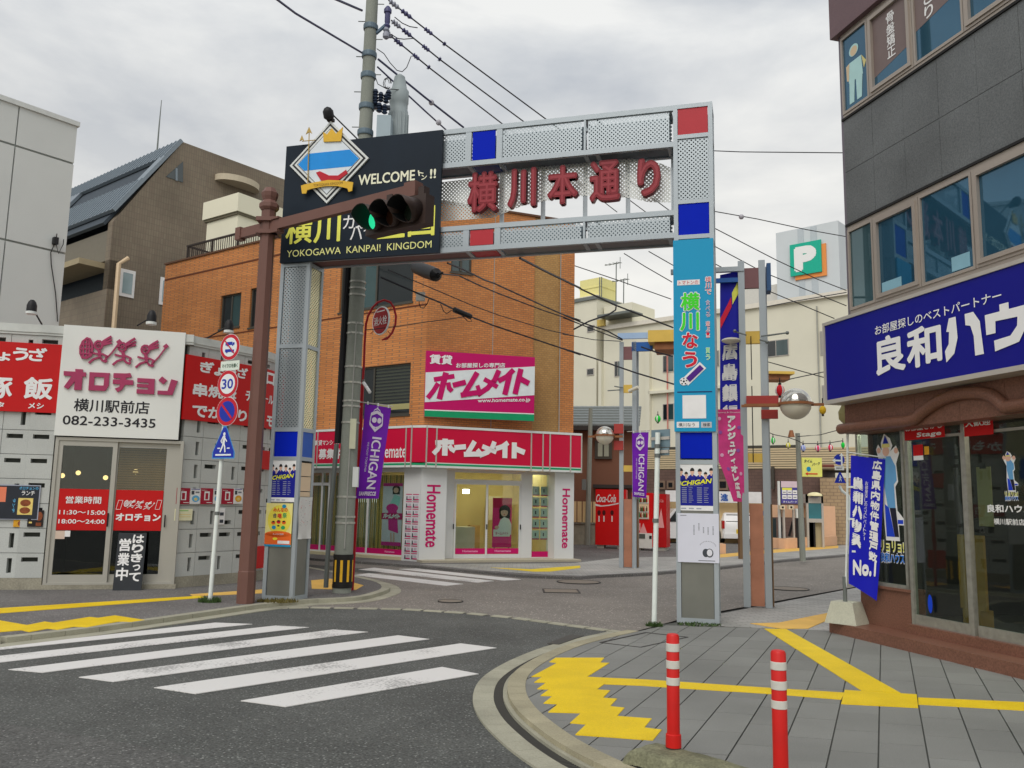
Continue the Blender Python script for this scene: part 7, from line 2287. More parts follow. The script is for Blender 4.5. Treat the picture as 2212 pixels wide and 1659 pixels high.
for j in range(7):
 t0, t1 = j/7, (j+1)/7
 y0_, y1_ = -.5+3*t0, -.5+3*t1; za_, zb_ = ze-.1+(rtop-ze)*t0, ze-.1+(rtop-ze)*t1
 obj('tile_row', MB().add([(-4.8,y0_,za_+.05),(.6,y0_,za_+.05),(.6,y1_+.05,zb_),(-4.8,y1_+.05,zb_),(-4.8,y0_,za_-.05),(.6,y0_,za_-.05),(.6,y1_+.05,zb_-.08),(-4.8,y1_+.05,zb_-.08)], [(0,1,2,3),(4,7,6,5),(0,4,5,1),(1,5,6,2),(2,6,7,3),(3,7,4,0)]), RT, brh)
obj('eaves', MB().box(-4.7,.5,-.5,-.2,ze-.3,ze-.12), mat('eaves_dark', C(52,48,46), .7), brh)
a, b = hx(180,170,'E1'), hx(385,395,'E1')
o = obj('window', MB().box(a[0],b[0],-.1,.02,b[1],a[1]), WFR, brh)
obj('pane', MB().box(a[0]+.12,(a[0]+b[0])/2-.03,-.12,-.08,b[1]+.1,a[1]-.1), mat('pane_curtain', C(150,155,140), .1, var=.2, scale=2), o)
obj('pane', MB().box((a[0]+b[0])/2+.03,b[0]-.12,-.12,-.08,b[1]+.1,a[1]-.1), bpy.data.materials['pane_curtain'], o)
obj('awning', MB().box(hx(165,700,'E1')[0], .3, -.5, 0, hx(200,745,'E1')[1], hx(200,705,'E1')[1]), bpy.data.materials['eaves_dark'], brh)
LW = mat('lot_wall_beige', C(196,172,128), .8, var=.08, scale=1.5)
lw = thing('lot_wall', 'beige panelled boundary wall of the parking lot behind the white car', 'wall', W0, (9, 37.5, 0))
x0 = at(1240,1100,37.0).x; x1 = at(*q('E2',300,1000),37.0).x
zlw = at(*q('E2',100,925),37.0).z
k = 0; x = x0
while x < x1:
 obj('wall_panel', MB().box(x+.02, x+1.15, 37.0, 37.15, 0, zlw), LW, lw); x += 1.17
PLM = mat('planter_pink', C(205,166,135), .8, var=.05)
def pw(z, x, y, Y): 
 v = at(*q(z,x,y),Y); return v
g_ = [gp(*q('E2',*p))[:2] for p in ((560,1470),(830,1487),(1465,1440),(1465,1420))]
pl_ = thing('planter', 'low salmon coloured planter wall round the parking machines', 'planter', W0, (g_[1][0], g_[1][1], 0))
A_, B_, C_ = Vector(g_[0]), Vector(g_[1]), Vector(g_[2])
zpl = at(*q('E2',835,1360), g_[1][1]).z
def wallseg(a, b, t, z0, z1):
 d = (b-a).normalized(); nn = Vector((-d.y, d.x))*t
 return MB().slab([tuple(a), tuple(b), tuple(b+nn), tuple(a+nn)], z0, z1)
obj('front', wallseg(B_, C_, .25, 0, zpl), PLM, pl_); obj('front', wallseg(A_, B_+(B_-A_).normalized()*-.02, .25, 0, zpl), PLM, pl_)
D1_ = C_+Vector((.1,1.2))
obj('soil', MB().flat([tuple(A_),tuple(B_),tuple(C_),tuple(D1_),(A_.x,A_.y+2.5)], zpl-.06), mat('planter_soil', (.09,.08,.06), .9, var=.4, scale=20), pl_, recalc=False)
zt__ = at(*q('E2',1380,965), C_.y+.3).z
obj('end_pier', MB().box(at(*q('E2',1310,1300),C_.y+.2).x, at(*q('E2',1455,1300),C_.y+.2).x, C_.y+.26, C_.y+.5, 0, zt__), PLM, pl_)
bk0, bk1 = at(*q('E2',612,1000), 35.2), at(*q('E2',1000,1105), 35.2)
obj('back_panel', MB().box(bk0.x, bk1.x+.3, 35.2, 35.4, bk1.z, at(*q('E2',700,950),35.2).z), PLM, pl_)
c_ = gp(*q('E2',60,1545))
t = thing('kerb_block', 'small salmon coloured block at the foot of the right gate column far behind', 'block', W0, (c_.x, c_.y, 0))
obj('block', MB().box(at(*q('E2',15,1480),c_.y).x, at(*q('E2',110,1480),c_.y).x, c_.y, c_.y+.5, 0, at(*q('E2',60,1425),c_.y).z), PLM, t)
YM = 33.6
def fz_(z, x0,y0,x1,y1, Y=YM):
 a, b = at(*q(z,x0,y0),Y), at(*q(z,x1,y1),Y); return (a.x, b.x, b.z, a.z)
def machine(label, posts, r, m, name='payment_machine'):
 t = thing(name, label, 'payment machine', W0, ((r[0]+r[1])/2, YM, 0), group='parking payment machines')
 obj('post', MB().box(posts[0], posts[1], YM, YM+.12, 0, r[3]), ALU_W, t)
 obj('case', MB().box(r[0], r[1], YM-.15, YM+.1, r[2], r[3]), m, t)
 obj('button_panel', MB().box(r[0]+(r[1]-r[0])*.3, r[1]-(r[1]-r[0])*.25, YM-.17, YM-.15, r[2]+(r[3]-r[2])*.3, r[3]-(r[3]-r[2])*.25), IB, t)
 return t
CRMM = mat('machine_cream', C(210,198,170), .6)
p1 = fz_('E2',805,1000,835,1340); p2 = fz_('E2',925,960,950,1340)
machine('cream payment machine on a post, left one of two in the planter', p1[:2], fz_('E2',758,955,812,1005), CRMM)
machine('cream payment machine on a post, right one of two in the planter', p2[:2], fz_('E2',862,955,915,1005), CRMM)
t = thing('notice_box', 'white notice box on a post beside the payment machines', 'box', W0, (fz_('E2',955,995,1005,1110)[0], YM, 0))
r = fz_('E2',955,995,1005,1110); obj('case', MB().box(r[0],r[1],YM-.1,YM+.1,r[2],r[3]), WHITE, t); obj('post', MB().box((r[0]+r[1])/2-.05,(r[0]+r[1])/2+.05,YM,YM+.1,0,r[2]), IB, t)
r = fz_('E2',675,1025,775,1090)
t = thing('small_blue_board', 'small blue notice board low beside the payment machines', 'board', W0, ((r[0]+r[1])/2, 35.0, 0)); obj('panel', MB().box(r[0],r[1],35.0,35.04,r[2],r[3]), mat('board_bluegrey', C(100,115,150), .6), t); obj('post', MB().box(r[0]+.3,r[0]+.36,35.0,35.05,0,r[2]), ALU_W, t)
pts_ = [('E2',760,1330,800,1200),('E2',880,1330,925,1150),('E2',985,1330,1000,1130)]
bk = thing('bicycle_rack', 'black slanting rack bars among the payment machines', 'rack', W0, (fz_('E2',760,1200,900,1330)[0], YM, 0))
for z,x0,y0,x1,y1 in pts_:
 a, b = at(*q(z,x0,y0),YM+.3), at(*q(z,x1,y1),YM+.3)
 obj('bar', MB().tube([a,b], .05, 6), IB, bk)
obj('case', MB().rbox(fz_('E2',612,1110,725,1345,YM+.5), YM+.5, YM+1.0), mat('dark_green_case', C(40,52,55), .6), bk)
r = fz_('E2',798,660,1012,935)
pbd = thing('price_board', 'purple and white price board of the parking lot', 'price board', W0, ((r[0]+r[1])/2, YM+.2, 0))
obj('panel', MB().box(r[0],r[1],YM+.2,YM+.26,r[2],r[3]), mat('price_violet', C(70,65,140), .6), pbd)
obj('post', MB().box(r[0]-.12,r[0]-.04,YM+.2,YM+.3,0,r[3]), WHITE, pbd); obj('post', MB().box(r[0]-.04,r[0]+.0,YM+.2,YM+.3,0,r[3]), IB, pbd)
m = MB(); W, Hh = r[1]-r[0], r[3]-r[2]
m.use(mat('price_pink', C(200,180,190), .6)).rect((r[0],r[1],r[3]-Hh*.28,r[3]), YM+.19)
for i in range(3):
 for j in range(2):
  m.use(P_WHITE).rect((r[0]+W*(.05+.31*i),r[0]+W*(.32+.31*i),r[2]+Hh*(.2+.22*j),r[2]+Hh*(.38+.22*j)), YM+.19)
  m.use(mat('ink_grey',(.1,.1,.1))).rect((r[0]+W*(.1+.31*i),r[0]+W*(.27+.31*i),r[2]+Hh*(.26+.22*j),r[2]+Hh*(.30+.22*j)), YM+.188)
m.use(mat('price_yellow', C(225,215,80), .6)).rect((r[0]+W*.05,r[0]+W*.64,r[2]+Hh*.6,r[2]+Hh*.7), YM+.188)
m.use(P_WHITE); text(m, 'タイムパーク', (r[0]+W*.1,r[1]-W*.1,r[2]+Hh*.03,r[2]+Hh*.12), YM+.188, bold=.03)
obj('print', m, P_WHITE, pbd, recalc=False)
r = fz_('E2',1085,820,1300,1120, 34.4)
bth = thing('ticket_booth', 'glazed booth with a blue lamp on top beside the planter end', 'booth', W0, ((r[0]+r[1])/2, 34.4, 0))
m = MB(); 
for x in (r[0], r[1]-.08): m.box(x, x+.08, 34.4, 34.48, 0, r[3])
m.box(r[0], r[1], 34.4, 35.2, r[3]-.35, r[3]); m.box(r[0]+.08, r[1]-.08, 34.4, 34.48, r[2]-.15, r[2])
obj('frame', m, ALU_W, bth)
obj('glass', MB().box(r[0]+.08,r[1]-.08,34.42,34.45,r[2],r[3]-.35), mat('booth_glass', C(60,120,130), .1, var=.4, scale=1), bth)
obj('machine', MB().box(r[0]+.15,r[0]+.75,34.6,35.0,.0,r[3]-.7), mat('booth_grey', C(160,150,120), .6), bth)
obj('panel', MB().box(r[0]+.05,r[0]+.35,34.46,34.5,0,r[2]-.15).box(r[1]-.55,r[1]-.4,34.46,34.5,0,r[2]-.15), IB, bth)
r2 = fz_('E2',1145,795,1245,860, 34.3)
obj('lamp', MB().box(r2[0],r2[1],34.25,34.4,r2[2],r2[3]-.2), mat('lamp_blue', C(20,50,170), .4), bth)
obj('lamp_cap', MB().ball(((r2[0]+r2[1])/2,34.35,r2[3]-.15), .3, 12, .5, 0, 1), mat('lamp_cream', C(220,205,160), .4), bth, smooth=True)
r = fz_('E2',1035,375,1282,610, 27.5)
tps = thing('parking_lightbox', 'yellow lightbox sign with a red arrow hung over the street corner', 'sign', W0, ((r[0]+r[1])/2, 27.5, r[2]))
obj('box', MB().box(r[0],r[1],27.5,27.75,r[2],r[3]), mat('lightbox_yellow', C(238,232,110), .5), tps)
m = MB(); W, Hh = r[1]-r[0], r[3]-r[2]
m.use(mat('ink_dark',(.05,.05,.05))); text(m, 'タイム', (r[0]+W*.1,r[0]+W*.52,r[2]+Hh*.74,r[2]+Hh*.9), 27.49, bold=.05, shear=.2); text(m, 'パーク', (r[0]+W*.5,r[0]+W*.9,r[2]+Hh*.6,r[2]+Hh*.75), 27.49, bold=.04, rise=.2)
m.use(mat('print_teal')if 'print_teal' in _MT else WHITE).ell((r[0]+W*.32,r[2]+Hh*.4), W*.11, Hh*.13, 27.49)
m.use(mat('arrow_red', C(200,40,30), .6)).face([(r[0]+W*.14,r[2]+Hh*.15),(r[0]+W*.26,r[2]+Hh*.24),(r[0]+W*.26,r[2]+Hh*.18),(r[0]+W*.76,r[2]+Hh*.18),(r[0]+W*.76,r[2]+Hh*.12),(r[0]+W*.26,r[2]+Hh*.12),(r[0]+W*.26,r[2]+Hh*.06)], 27.488)
obj('print', m, P_WHITE, tps, recalc=False)
a, b = at(*q('E2',1255,478),27.6), at(*q('E2',1420,478),27.6)
obj('arm', MB().tube([a,b], .05, 6), mat('arm_rust', C(110,60,50), .6), tps)
r = fz_('E2',5,785,200,925, 36.6)
ent = thing('enter_banner', 'white banner with blue characters on the parking lot wall', 'banner', W0, ((r[0]+r[1])/2, 36.6, r[2]))
obj('sheet', MB().box(r[0]-2.2,r[1]+1.2,36.6,36.63,r[2],r[3]), P_WHITE, ent)
m = MB(); text(m, '進', fz_('E2',45,812,138,905,36.6), 36.59, bold=.05); text(m, '前', fz_('E1',108,790,150,880,36.6), 36.59, bold=.05); 
obj('lettering', m, mat('letter_blue', C(20,80,160), .5), ent, recalc=False)
r = fz_('E1',55,772,182,895,36.6)
ent2 = thing('forward_banner', 'small white banner with one blue character beside the red machine', 'banner', W0, ((r[0]+r[1])/2, 36.6, r[2]))
obj('sheet', MB().box(r[0],r[1]+.3,36.6,36.63,r[2],r[3]), P_WHITE, ent2)
cy0 = gp(*q('E2',180,1422)).y
ca = at(*q('E2',70,1300),cy0); cb_ = at(*q('E2',300,1300),cy0)
cw_x0 = ca.x; cwid = 1.48; zc_t = at(*q('E2',220,1018),cy0+.4).z
car = thing('parked_car', 'small white car parked with its back and yellow plate towards the street', 'car', W0, (cw_x0+cwid/2, cy0+1.7, 0))
CARW = mat('car_white', C(225,228,226), .25, var=.02, spec=.6)
def loft(mb, secs):
 """secs: list of (y, [(x,z)...]) closed loops"""
 n = len(secs[0][1]); o = len(mb.v)
 for y, pts in secs:
  for x, z in pts: mb.v.append((x, y, z))
 for i in range(len(secs)-1):
  for j in range(n):
   mb.f.append([o+i*n+j, o+i*n+(j+1)%n, o+(i+1)*n+(j+1)%n, o+(i+1)*n+j]); mb.m.append(mb.k)
 mb.f.append([o+j for j in range(n)][::-1]); mb.m.append(mb.k)
 mb.f.append([o+(len(secs)-1)*n+j for j in range(n)]); mb.m.append(mb.k)
 return mb
def csec(w, zb_, zm, zt_, tw):
 c = cw_x0+cwid/2
 return [(c-w,zb_),(c+w,zb_),(c+w*1.0,zm),(c+tw,zt_-.05),(c+tw*.85,zt_),(c-tw*.85,zt_),(c-tw,zt_-.05),(c-w*1.0,zm)]
sc_ = [csec(.66,.32,.55,.62,.6), csec(.73,.22,.85,1.0,.66), csec(.74,.2,.9,zc_t-.15,.6), csec(.74,.2,.9,zc_t,.6), csec(.74,.2,.9,zc_t,.6), csec(.74,.2,.9,1.0,.66), csec(.7,.25,.7,.85,.62)]
ys_ = [cy0-.03, cy0+.05, cy0+.3, cy0+.7, cy0+2.2, cy0+2.8, cy0+3.35]
obj('body', loft(MB(), list(zip(ys_, sc_))), CARW, car, smooth=True)
c = cw_x0+cwid/2
obj('rear_window', MB().add([(c-.58,cy0+.02,.92),(c+.58,cy0+.02,.92),(c+.5,cy0+.27,zc_t-.17),(c-.5,cy0+.27,zc_t-.17),(c-.58,cy0+.12,.92),(c+.58,cy0+.12,.92),(c+.5,cy0+.35,zc_t-.17),(c-.5,cy0+.35,zc_t-.17)], [(0,1,2,3),(4,7,6,5),(0,4,5,1),(1,5,6,2),(2,6,7,3),(3,7,4,0)]), PANE_D, car)
for s_ in (-1, 1):
 obj('tail_light', MB().box(c+s_*.70-.05,c+s_*.70+.05,cy0-.02,cy0+.15,.62,.95), mat('tail_red', C(160,20,25), .3), car)
 w = obj('wheel', MB().lathe((c+s_*.66,cy0+.55,.27), [(.27,-.09),(.27,.09)], 20, rot=Matrix.Rotation(math.pi/2,3,'Y')), BLACK, car)
 obj('wheel', MB().lathe((c+s_*.66,cy0+2.75,.27), [(.27,-.09),(.27,.09)], 20, rot=Matrix.Rotation(math.pi/2,3,'Y')), BLACK, car)
 obj('side_window', MB().box(c+s_*.68-.02,c+s_*.68+.02,cy0+.6,cy0+2.2,.98,zc_t-.2), PANE_D, car)
obj('number_plate', MB().box(c-.17,c+.17,cy0-.06,cy0-.02,.42,.60), mat('plate_yellow', C(215,185,40), .5), car)
obj('bumper', MB().box(c-.7,c+.7,cy0-.07,cy0+.06,.22,.42), CARW, car)
dxx = at(*q('E1',1060,1100), 36).x-.2
c2 = thing('parked_car', 'white car mostly hidden behind the vending machine', 'car', W0, (dxx+.9, 36.5, 0))
mp_ = MB()
loft(mp_, [(36.0, [(dxx,.2),(dxx+1.7,.2),(dxx+1.7,.75),(dxx+1.45,1.42),(dxx+.5,1.42),(dxx,.8)]), (39.2, [(dxx,.2),(dxx+1.7,.2),(dxx+1.7,.75),(dxx+1.45,1.42),(dxx+.5,1.42),(dxx,.8)])])
obj('body', mp_, CARW, c2)
obj('rear_window', MB().prism([(dxx+.22,.88),(dxx+1.5,.88),(dxx+1.32,1.33),(dxx+.55,1.33)], 35.97, 36.0), PANE_D, c2)
for xx in (dxx+.1, dxx+1.35): obj('wheel', MB().lathe((xx+.1,36.5,.27), [(.27,-.09),(.27,.09)], 20, rot=Matrix.Rotation(math.pi/2,3,'Y')), BLACK, c2)
CK = mat('vending_red', C(196,8,14), .35, var=.04)
v0_ = at(*q('E1',183,1440), 30.6)
VM = Frame(v0_[:2], 90+12)
vx = lambda x, y, d=0: VM.px(q('E1',x,y), d)
zv = vx(300,762)[1]
vm1 = thing('vending_machine', 'red drinks machine with white script turned away from the street', 'vending machine', VM, (.6, .4, 0))
xv1 = vx(555,1000)[0]
obj('cabinet', MB().box(0, xv1, 0, .75, .12, zv), CK, vm1)
for x in (.05, xv1-.3): obj('foot', MB().box(x, x+.25, .05, .7, 0, .12), CONC, vm1)
m = MB(); a, b = vx(198,0), vx(440,0)
text(m, 'Coca-Cola', (a[0], b[0], vx(300,918)[1], vx(300,822)[1]), -.004, bold=.03, shear=.15)
sw = [vx(183,935), vx(260,958), vx(340,950), vx(466,925), vx(466,940), vx(350,962), vx(250,972), vx(183,960)]
m.face(sw, -.004); obj('logo', m, WL, vm1, recalc=False)
for x in (228,288,386):
 p = vx(x,1045); obj('cup_mark', MB().ell(p, .06, .09, -.004, 12), mat('mark_dark', C(70,10,12), .6), vm1, recalc=False)
 p = vx(x,1120); obj('straw_mark', MB().rect((p[0]-.02,p[0]+.02,p[1]-.1,p[1]+.1), -.004), WL, vm1, recalc=False)
v2 = at(*q('E1',885,1480), 29.6)
VL_ = Frame(v2[:2], 90+20)
vl = lambda x, y, d=0: VL_.px(q('E1',x,y), d)
vm2 = thing('vending_machine', 'red drinks machine with lit bottle shelves behind the violet banner', 'vending machine', VL_, (-.6, .4, 0))
z2 = vl(880,805)[1]; xl2 = vl(660,1100)[0]-.1; xr2 = vl(1045,1100)[0]
obj('cabinet', MB().box(xl2, 0, 0, .75, .12, z2), CK, vm2)
obj('side_panel', MB().box(0, xr2, .02, .75, .12, z2-.03), mat('vending_side_red', C(170,8,16), .4), vm2)
a, b = vl(668,870), vl(835,1125)
o = obj('display', MB().box(xl2+.05, b[0], -.02, .02, b[1], a[1]+.1), mat('display_lit', C(190,165,130), .4, emit=(1,.85,.6,.12)), vm2)
for k, yy in enumerate((925,1035,1108)):
 z_ = vl(750,yy)[1]
 obj('shelf', MB().box(xl2+.05, b[0], -.05, -.02, z_-.02, z_+.02), WHITE, o)
 for i in range(9):
  x = xl2+.1+i*(b[0]-xl2-.15)/9
  obj('bottle', MB().lathe((x+.03,-.045,z_+.02), [(.025,0),(.028,.1),(.01,.15),(.01,.18)], 8), mat(('drink_red','drink_green','drink_brown','drink_cream')[(i*3+k*2) % 4], (C(150,30,30),C(60,110,60),C(90,60,40),C(200,190,160))[(i*3+k*2) % 4], .4), o)
a, b = vl(665,1290), vl(880,1480)
obj('lower_panel', MB().box(xl2+.05, -.03, -.015, .0, b[1], a[1]), mat('vending_white', C(205,205,200), .4), vm2)
a, b = vl(670,1300,.02), vl(788,1360,.02)
obj('delivery_slot', MB().box(a[0], b[0], -.03, -.015, b[1], a[1]), mat('slot_grey', C(80,85,80), .4), vm2)
a, b = vl(838,1325,.02), vl(868,1365,.02)
obj('coin_slot', MB().box(a[0], b[0], -.03, -.015, b[1], a[1]), IB, vm2)
m = MB(); p = vl(760,1240); m.face([(p[0]-.12,p[1]-.15),(p[0]+.15,p[1]-.15),(p[0]+.02,p[1]+.2)], -.006); p = vl(690,1225); m.rect((p[0]-.06,p[0]+.12,p[1]-.1,p[1]+.15), -.006)
a = vl(975,1120); 
m.face([(a[0]-.12,a[1]-.3),(a[0]+.12,a[1]-.3),(a[0]+.02,a[1]+.35)], .012); text(m, 'Coca-Cola', (vl(925,0)[0], vl(1005,0)[0], vl(960,920)[1], vl(960,880)[1]), .012, bold=.02)
obj('logo', m, mat('vending_pale_print', C(215,150,150), .5), vm2, recalc=False)
for x in (xl2+.05, xr2-.3): obj('foot', MB().box(x, x+.25, .05, .7, 0, .12), CONC, vm2)
fn = thing('low_fence', 'low beige fence and grey wall left of the red machine', 'fence', W0, (at(1255,1100,33).x, 33, 0))
r = fz_('E1',-160,905,182,1165,33)
x = r[0]
while x < r[1]: obj('slat', MB().box(x, x+.16, 33, 33.06, r[2], r[3]), LW, fn); x += .2
obj('wall', MB().box(r[0], r[1], 33.1, 33.3, 0, r[2]), FND, fn); obj('cap', MB().box(r[0], r[1], 33.05, 33.35, r[2]-.06, r[2]), CONC, fn)
sp_ = gp(*q('E1',85,1440))
t = thing('service_pole', 'thin grey service pole left of the sphere lamp', 'pole', W0, (sp_.x, sp_.y, 0))
obj('shaft', MB().tube([(sp_.x,sp_.y,0),(sp_.x+.1,sp_.y,at(*q('B1',235,1480),sp_.y).z)], .11, 8, .08), PC, t, smooth=True)
obj('meter_box', MB().rbox(fz_('E1',15,640,65,770,sp_.y), sp_.y-.25, sp_.y-.1), STEEL_D, t)
COP = mat('copper_panel', C(168,116,92), .55, .1, var=.3, scale=3)
OLV = mat('post_side_brown', C(112,90,66), .5, .2, var=.15, scale=3)
RGR = mat('ring_rust', C(140,92,60), .5, .2, var=.2, scale=8)
GLB = mat('globe_frosted', C(200,196,180), .25, var=.04)
CHR = mat('globe_chrome', C(190,188,180), .12, .75, var=.1)
REDB = mat('arm_red', C(158,58,54), .5)
REDM = mat('spacer_dull_red', C(120,84,86), .5)
BLM = mat('dull_blue', C(50,84,125), .5)
ARMB = mat('arm_blue', C(40,90,160), .4)
YLB = mat('lamp_box_yellow', C(205,172,82), .5, var=.06)
def lamp_post(label, base, az, zcol, ztop, zg_, sph, rs, flag_side, w=.10, gap=.11):
 fr = Frame(base[:2], az)
 t = thing('street_lamp_post', label, 'street lamp', fr, (0,0,0), group='grey and copper lamp posts along the street')
 for x, y in ((-gap-w,0),(gap,0),(gap+w*.3,.28)):
  obj('column', MB().box(x, x+w, y, y+w, 0, ztop-(.04 if y else 0)), STEEL, t)
 obj('copper_panel', MB().box(-gap+.01, gap-.01, .03, .08, .02, zcol), COP, t)
 obj('side_panel', MB().box(gap+w+.012, gap+w+.03, .06, .36, .02, zcol), OLV, t)
 obj('spacer', MB().box(-gap, gap, .02, .09, zg_-.1, zg_+.1), YLB, t)
 obj('spacer', MB().box(-gap, gap, .02, .09, ztop-.45, ztop-.12), REDM, t)
 return t, fr
bp2 = gp(1638,1313)
lp2, F2_ = lamp_post('nearer grey and copper lamp post right of the gate', bp2, 90+14, 0, 0, 0, 0, 0, 0) if False else (None, None)
F2_ = Frame(bp2[:2], 90+14)
f2 = lambda x, y, z='B4', d=0: F2_.px(q(z,x,y), d)
ztop2 = f2(320,415)[1]; zcop2 = f2(320,705,'B5')[1]; zyl2 = f2(285,990)[1]
lp2, F2_ = lamp_post('nearer grey and copper lamp post right of the gate', bp2, 90+14, zcop2, ztop2, zyl2, None, 0, 0)
zb2 = f2(350,360,'B5')[1]
obj('spacer', MB().box(-.11,.11,.02,.09,zb2-.07,zb2+.07), YLB, lp2)
sc2 = f2(640,1490,'B4',.3)
def globe(t, c, r, ya):
 obj('globe', MB().ball((c[0], -ya, c[1]), r, 24, 1, -1, 0.0), GLB, t, smooth=True)
 obj('globe_cap', MB().ball((c[0], -ya, c[1]+.004), r*1.005, 24, 1, 0.0, 1), CHR, t, smooth=True)
 obj('ring', MB().lathe((c[0], -ya, c[1]-.02), [(r*1.02,0),(r*1.12,0),(r*1.12,.04),(r*1.02,.04)], 24, cap=False), RGR, t)
globe(lp2, sc2, .235, .3)
a, b = f2(255,1500,'B4',.2), f2(850,1500,'B4',.3)
obj('ring_arm', MB().box(a[0], b[0], -.36, -.33, sc2[1]-.035, sc2[1]+.005), RGR, lp2)
obj('ring_arm', MB().box(a[0], b[0], -.28+.02, -.23, sc2[1]-.035, sc2[1]+.005) if False else MB().box(-.2, sc2[0]-.2, -.25, -.22, sc2[1]-.035, sc2[1]+.005), RGR, lp2)
obj('red_bracket', MB().box(-.12, f2(510,1460)[0], -.1, -.04, sc2[1]+.03, sc2[1]+.16), REDB, lp2)
obj('red_bracket', MB().box(.1, f2(505,1530)[0], -.1, -.04, sc2[1]-.2, sc2[1]-.06), REDB, lp2)
a, b = f2(-60,515), f2(230,455)
obj('flag_arm', MB().box(a[0]-.5, b[0]+.05, -.02, .06, f2(150,500)[1]-.0, f2(150,465)[1]), STEEL, lp2)
obj('flag_arm', MB().box(a[0]-.4, b[0]+.05, .02, .08, f2(150,575)[1], f2(150,543)[1]), ARMB, lp2)
p0, p1 = f2(85,1000), f2(230,1040)
obj('arm_lamp', MB().ball(((p0[0]+p1[0])/2,-.05,(p0[1]+p1[1])/2), (p1[0]-p0[0])/2, 16, .32), GLB, lp2, smooth=True)
for z,x0,y0,x1,y1 in (('B4',185,953,270,985),('B4',380,988,575,967),('B4',370,1015,425,1035)):
 a, b = f2(x0,y0,z), f2(x1,y1,z)
 obj('rod', MB().tube([(a[0],-.06,a[1]),(b[0],-.12,b[1])], .012, 5), STEEL_D, lp2)
 obj('rod_tip', MB().ball((b[0] if x0 > 300 else a[0],-.1,b[1] if x0 > 300 else a[1]), .03, 8), STEEL_D, lp2, smooth=True)
obj('blue_panel', MB().box(.235,.30,.02,.3,ztop2-.5,ztop2-.05), BLM, lp2)
m = MB()
for z_ in (4.2,3.4,2.9): m.tube([(-.03,-.02,z_),(-.03,-.02,z_-.7)], .008, 5)
obj('cable', m, IB, lp2, kind='stuff')
bp1 = gp(1356,1227)
F1_ = Frame(bp1[:2], 90+14)
f1 = lambda x, y, z='F3', d=0: F1_.px(q(z,x,y), d)
lp1, F1_ = lamp_post('farther grey and copper lamp post left of the white post', bp1, 90+14, f1(555,880,'E1')[1], f1(600,1000)[1], f1(605,1455)[1], None, 0, 0)
obj('spacer', MB().box(-.11,.11,.02,.09,f1(545,545,'E1')[1],f1(545,470,'E1')[1]), YLB, lp1)
sc1 = f1(298,108,'E1',.2)
globe(lp1, sc1, .225, .2)
obj('ring_arm', MB().box(f1(95,108,'E1',.2)[0], -.1, -.22, -.19, sc1[1]-.05, sc1[1]), RGR, lp1)
obj('red_bracket', MB().box(f1(415,60,'E1')[0], -.1, -.1, -.05, sc1[1]+.06, sc1[1]+.3), REDB, lp1); obj('red_bracket', MB().box(f1(415,60,'E1')[0], -.1, -.1, -.05, sc1[1]-.35, sc1[1]-.12), REDB, lp1)
a, b = f1(620,985), f1(850,960)
obj('flag_arm', MB().box(-.25, b[0]+.2, -.05, .02, b[1]-.02, b[1]+.13), mat('arm_white_blue', C(150,175,205), .4), lp1)
a, b = f1(660,1050), f1(870,1030)
obj('flag_arm', MB().box(.1, b[0], .0, .08, b[1]-.15, b[1]+.08), ARMB, lp1)
a, b = f1(840,925), f1(1065,1045)
obj('lamp_box', MB().box(a[0], b[0]+.2, -.5, .5, f1(900,1035)[1], f1(900,925)[1]), YLB, lp1)
obj('lamp_box_base', MB().box(a[0]+.15, b[0]+.1, -.4, .4, f1(900,1045)[1]-.15, f1(900,1035)[1]), RGR, lp1)
a, b = f1(650,1490), f1(745,1460)
obj('arm_lamp', MB().tube([(a[0],-.2,a[1]),(b[0],-.35,b[1])], .045, 8), GLB, lp1, smooth=True)
for x0,y0,x1,y1 in ((500,1435,585,1450),(435,1478,555,1470)):
 a, b = f1(x0,y0), f1(x1,y1); obj('rod', MB().tube([(a[0],-.06,a[1]),(b[0],-.06,b[1])], .015, 5), STEEL_D, lp1)
bp3 = gp(1606,1208); r = fz_('B5',240,720,265,1120,bp3.y)
lp3 = thing('street_lamp_post', 'narrow brown edge of a post across the street, left of the nearer lamp post', 'street lamp', W0, (bp3.x, bp3.y, 0), group='grey and copper lamp posts along the street')
obj('column', MB().box(bp3.x-.1, bp3.x+.12, bp3.y, bp3.y+.2, 0, 5.2), OLV, lp3)
obj('cap', MB().box(bp3.x-.12, bp3.x+.14, bp3.y-.02, bp3.y+.22, 5.2, 5.26), STEEL, lp3)
club_banner('violet club banner on the farther lamp post, smaller one', F1_, (1365.4,935), (1401,933), (1395.6,1076.3), (1367,1072.7), -.1)
def cloth_banner(name, label, fr, P, y, m_, wave=.03, cat='banner'):
 t = thing(name, label, cat, fr, (P[0][0], y, min(p[1] for p in P)))
 n, k = 10, 22
 def pt(u, v, dy=0):
  a = Vector(P[0]).lerp(Vector(P[1]), u); b = Vector(P[3]).lerp(Vector(P[2]), u)
  c = a.lerp(b, v)
  return (c.x, y + wave*math.sin(v*6+u*4)*v + wave*.3*math.sin(u*9) - dy, c.y)
 m = MB()
 for i in range(n+1):
  for j in range(k+1): m.v.append(pt(i/n, j/k))
 for i in range(n):
  for j in range(k): m.f.append([i*(k+1)+j,(i+1)*(k+1)+j,(i+1)*(k+1)+j+1,i*(k+1)+j+1]); m.m.append(0)
 obj('cloth', m, m_, t, recalc=False, smooth=True)
 def bend(mb, dy=.014):
  mb.v = [pt(x, 1-z, dy - yy) for x, yy, z in mb.v]; return mb
 return t, bend
P = [f2(75,512), f2(225,482), f2(235,1535), f2(75,1545)]
bkb, bend = cloth_banner('bank_banner', 'deep blue banner with white characters beside the nearer lamp post', F2_, P, .1, mat('bank_blue', C(8,14,152), .5, var=.05), .01)
